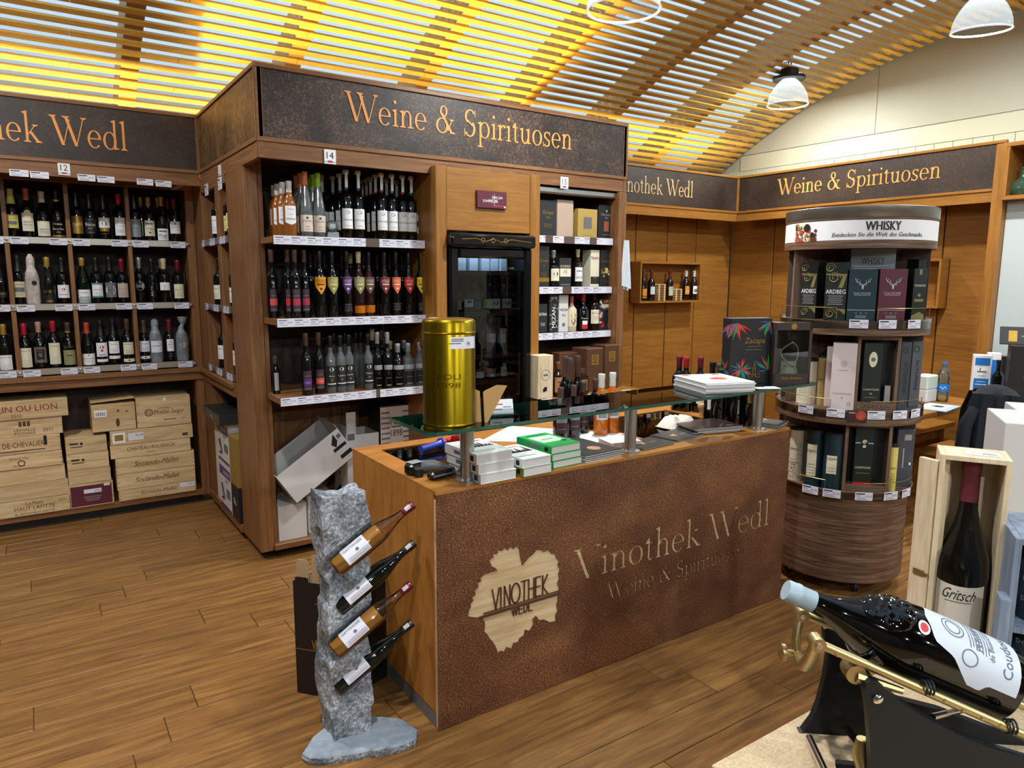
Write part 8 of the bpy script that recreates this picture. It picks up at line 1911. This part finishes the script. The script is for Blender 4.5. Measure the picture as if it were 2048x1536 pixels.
g.obj('label', mg, rot=(0, 0, -.12))
# ---- white cartons and grey wooden crates at the right edge
rcz = R_(-58)
def fbox(name, label, px0, px1, py, dep, m, z0, d=.25, deco=None, cat='box', b=.002):
    p = atd((px0+px1)/2, 1000, dep); w = (px1-px0)*dep/F_PX; zt = CAMZ+ray((px0+px1)/2, py).z*dep
    c = Vector((p.x, p.y, 0))+Vector((math.sin(R_(58)), math.cos(R_(58)), 0))*d/2
    return carton(name, label, cat, c.x-w/2, c.x+w/2, c.y-d/2, c.y+d/2, z0, zt, m, rz=rcz, deco=deco, b=b)
fbox('white_carton', 'large white carton behind the wooden bottle case', 2010, 2170, 848, 2.15, WHCARD, BZ+.0005, .28, lambda g, M, w, h: g.rect(-w*.12, h*.5, w*.1, h*.9, mat('pale_tape', 'C8C4C4', .4), M, .0003))
st = thing('shelf_pedestal', 'white carton stack standing farther back at the right edge', 'box', (0, 0, 0)); pz = atd(2125, 900, 2.5)
st.location = (pz.x, pz.y, 0); st.rotation_euler = (0, 0, rcz); g = G(); g.box(-.16, .16, -.1, .12, .0, CAMZ+ray(2060, 818).z*2.5, WHCARD, b=.002); g.obj('carton', st)
# grey crates: open fronted
gp = atd(2090, 1120, 1.66); gc = thing('grey_crate', 'grey stained wooden wine crate holding wrapped bottles at the right edge', 'crate', (gp.x, gp.y, BZ), rcz)
zt = CAMZ+ray(2010, 1062).z*1.63-BZ; wG, dG, t = .17, .22, .014
g = G(); g.box(-wG/2, -wG/2+t, -dG/2, dG/2, 0, zt, GREYW, b=.001); g.box(wG/2-t, wG/2, -dG/2, dG/2, 0, zt, GREYW, b=.001); g.obj('side_board', gc)
for z in (0, zt*.44, zt-t): g = G(); g.box(-wG/2+t, wG/2-t, -dG/2, dG/2, z, z+t, GREYW, b=.001); g.obj('shelf_board', gc)
g = G(); g.box(-wG/2+t, wG/2-t, dG/2-.008, dG/2, t, zt-t, BLACKM); g.obj('back_board', gc)
g = G(); g.box(-wG/2-.022, -wG/2-.001, -dG/2-.03, -dG/2+.02, 0, zt*.66, GREYW, b=.001); g.obj('corner_post', gc)
SATIN = speckle('dark_satin_wrap', [(.3, '2A3438'), (.5, '3A464C'), (.7, '5A686E')], 14, .35, 0, 6, [(.3, (190, 190, 195)), (.6, (255, 255, 255))], .6)
for i, z in enumerate((t, zt*.44+t)):
    g = G(); V = []; F = []; n = 16
    hh = zt*.44-t-.004 if i == 0 else zt*.56-2*t-.004
    for k in range(10):
        for j in range(n):
            a = 2*PI*j/n; r = (.058 if k < 7 else .058-.012*(k-6))*(1+.06*noise.noise((math.cos(a)*2, math.sin(a)*2, k*.7+i*5))); V.append((r*math.cos(a), r*math.sin(a)-.02, z+.0005+hh*k/9))
    for k in range(9):
        for j in range(n): F.append((k*n+j, k*n+(j+1) % n, (k+1)*n+(j+1) % n, (k+1)*n+j))
    F += [tuple(range(n))[::-1], tuple(9*n+j for j in range(n))]
    g.add(V, F, SATIN, True); o = g.obj('wrapped_bottle', None, (gp.x, gp.y, BZ), (0, 0, rcz)); tag(o, f'bottle wrapped in dark satin paper in the grey crate, {("lower", "upper")[i]}', 'bottle')
    g = G(); f = lab_fn(.06); 
    for k in range(3): g.text('DOM. ROMANE', .0, z+hh*(.25+.25*k), .012, SILVP, None, .003, fn=lambda x, y, zz: (lambda q: (q[0], q[1]-.02, q[2]))(f(x, y, zz)), res=1)
    g.obj('print', o)

# ------------------------------------------------------------------ pendant lamps
def pendant(label, dep, px, pyrim, dia, group=None, loc=None, sticker=False, tilt=(0, 0), power=None):
    if loc is None: p = atd(px, pyrim, dep)
    else: p = Vector(loc)
    R = dia/2; Hd = dia*.62
    o = thing('pendant_lamp', label, 'lamp', p, 0, group)
    o.rotation_euler = (tilt[0], tilt[1], 0)
    n = 72; P = []
    for i in range(13): t = i/12; P.append((R*(1-.62*t**2.1) if t < 1 else R*.38, Hd*t))
    g = G(); V = []; F = []
    for r, z in P:
        for k in range(n): a = 2*PI*k/n; rr = r*(1+(.012 if k % 2 else -.0)); V.append((rr*math.cos(a), rr*math.sin(a), z))
    for i in range(12):
        for k in range(n): F.append((i*n+k, i*n+(k+1) % n, (i+1)*n+(k+1) % n, (i+1)*n+k))
    g.add(V, F, DOME2 if sticker else DOME, True); g.obj('dome', o)
    g = G(); g.tube([(R*1.01*math.cos(a), R*1.01*math.sin(a), 0) for a in np.linspace(0, 2*PI, 48, endpoint=False)], R*.035, DOMER, 8, closed=True); g.obj('rim', o)
    g = G(); g.lathe([(0, Hd*.985), (R*.36, Hd*.985), (R*.36, Hd*.995), (0, Hd*.995)], LED, 24); g.obj('led_disc', o)
    g = G(); g.lathe([(0, Hd), (R*.80, Hd*1.0), (R*.82, Hd*1.03), (R*.78, Hd*1.09), (R*.5, Hd*1.12), (R*.46, Hd*1.13), (R*.46, Hd*1.42), (R*.36, Hd*1.46), (0, Hd*1.46)], BLACKM, 36)
    for k in range(36): a = 2*PI*k/36; M = Matrix.Rotation(a, 4, 'Z'); g.box(R*.5, R*.8, -.002, .002, Hd*1.09, Hd*1.13, BLACKM, M)
    g.obj('heat_sink', o)
    g = G(); g.tube([(0, 0, Hd*1.46), (0, 0, Hd*1.55)], R*.05, BLACKM, 8); g.tube([(R*.12*math.cos(a), 0, Hd*1.62+R*.16*math.sin(a)) for a in np.linspace(0, 2*PI, 16, endpoint=False)], R*.03, BLACKM, 6, closed=True); g.obj('hook', o)
    zc = ZC+math.sqrt(max(.1, (RV+.03)**2-(p.y-YC)**2))-p.z
    g = G(); g.tube([(0, 0, Hd*1.72), (R*.2, 0, Hd*1.9), (R*.15, 0, max(Hd*2, zc))], R*.025, BLACKM, 6); g.tube([(-R*.3, 0, Hd*1.4), (-R*.62, 0, Hd*1.35), (-R*.62, 0, Hd*1.6), (-R*.2, 0, Hd*1.68), (R*.1, 0, Hd*1.9)], R*.025, BLACKM, 6); g.obj('cable', o)
    if sticker: g = G(); g.box(-.028, .01, -R*.80, -R*.80+.001, Hd*.22, Hd*.36, WHITE, Matrix.Rotation(.3, 4, 'Z')); g.obj('sticker', o)
    d = bpy.data.lights.new('pendant_lamp_light', 'AREA'); d.shape = 'DISK'; d.size = R*.7; d.energy = power or PENDANT_W; d.color = (1.0, .97, .92)
    l = bpy.data.objects.new('pendant_lamp_light', d); COL.objects.link(l); l.parent = o; l.location = (0, 0, Hd*.97)
    return o
m = bpy.data.materials.new('prismatic_dome'); m.use_nodes = True; nt = m.node_tree; nt.nodes.remove(nt.nodes['Principled BSDF'])
t1_ = nd(m, 'ShaderNodeBsdfTransparent'); t1_.inputs[0].default_value = lin('E8F0F4'); t2_ = nd(m, 'ShaderNodeBsdfTranslucent'); t2_.inputs[0].default_value = lin('DCEEFA'); DM_ = .006; g1_ = nd(m, 'ShaderNodeBsdfGlossy'); g1_.inputs['Roughness'].default_value = .15
ma = nd(m, 'ShaderNodeMixShader'); ma.inputs[0].default_value = .016; mb = nd(m, 'ShaderNodeMixShader'); mb.inputs[0].default_value = .03
lk(m, t1_.outputs[0], ma.inputs[1]); lk(m, t2_.outputs[0], ma.inputs[2]); lk(m, ma.outputs[0], mb.inputs[1]); lk(m, g1_.outputs[0], mb.inputs[2]); lk(m, mb.outputs[0], nt.nodes['Material Output'].inputs[0])
DOME = m; DOME2 = m.copy(); DOME2.name = 'prismatic_dome_bright'; [setattr(n_.inputs[0], 'default_value', .09) for n_ in DOME2.node_tree.nodes if n_.type == 'MIX_SHADER' and abs(n_.inputs[0].default_value-.016) < .001]
DOMER = mat('dome_rim', 'F0F6FA', .3, emit='E8F4FF', es=.6); LED = mat('led_light', 'FFFFFF', .5, emit='F4FAFF', es=14)
pendant('glowing clear dome pendant lamp near the right wall corner', 6.15, 1575, 210, .33)
pendant('glowing clear dome pendant lamp cut by the top right edge', 4.5, 1962, 62, .332, tilt=(.06, -.08))
pendant('clear dome pendant lamp cut by the top edge, seen from below', 3.5, 1247, 20, .352, sticker=True)
for d, x, y, z, w in (('left aisle before the wine wall', -.5, 3.7, 3.1, None), ('aisle left of the counter', .2, 1.2, 3.1, None), ('floor right of the camera', 4.6, .4, 3.1, None),
                      ('hall behind, first left', -.6, -1.6, 2.75, HALL_W), ('hall behind, first middle', 1.8, -2.2, 2.75, HALL_W), ('hall behind, first right', 4.2, -2.2, 2.75, HALL_W),
                      ('hall behind, second left', -.6, -4.8, 2.75, HALL_W), ('hall behind, second middle', 1.8, -4.8, 2.75, HALL_W), ('hall behind, second right', 4.2, -4.8, 2.75, HALL_W)):
    pendant('dome pendant lamp outside the picture over the '+d, 1, 0, 0, .34, 'pendant lamps outside the picture', (x, y, z), power=w)
# ------------------------------------------------------------------ boards built in pairs become one object each
def separate(names):
    for o in list(bpy.data.objects):
        if o.type != 'MESH' or o.name.split('.')[0] not in names: continue
        me = o.data; n = len(me.vertices); par = list(range(n))
        def find(a):
            while par[a] != a: par[a] = par[par[a]]; a = par[a]
            return a
        for e in me.edges:
            a, b = find(e.vertices[0]), find(e.vertices[1])
            if a != b: par[a] = b
        isl = {}
        for p in me.polygons: isl.setdefault(find(p.vertices[0]), []).append(p)
        if len(isl) < 2: continue
        for k, ps in enumerate(isl.values()):
            vs = sorted({v for p in ps for v in p.vertices}); ix = {v: i for i, v in enumerate(vs)}
            m2 = bpy.data.meshes.new(o.name.split('.')[0]); m2.from_pydata([tuple(me.vertices[v].co) for v in vs], [], [tuple(ix[v] for v in p.vertices) for p in ps])
            for mt in me.materials: m2.materials.append(mt)
            m2.polygons.foreach_set('material_index', [p.material_index for p in ps]); m2.update()
            if k == 0: first = m2; continue
            c = o.copy(); c.data = m2; COL.objects.link(c)
        o.data = first
separate({'side_board', 'end_board', 'cross_board', 'end_wall', 'shelf_board', 'board', 'trim', 'corner_post', 'stile'})
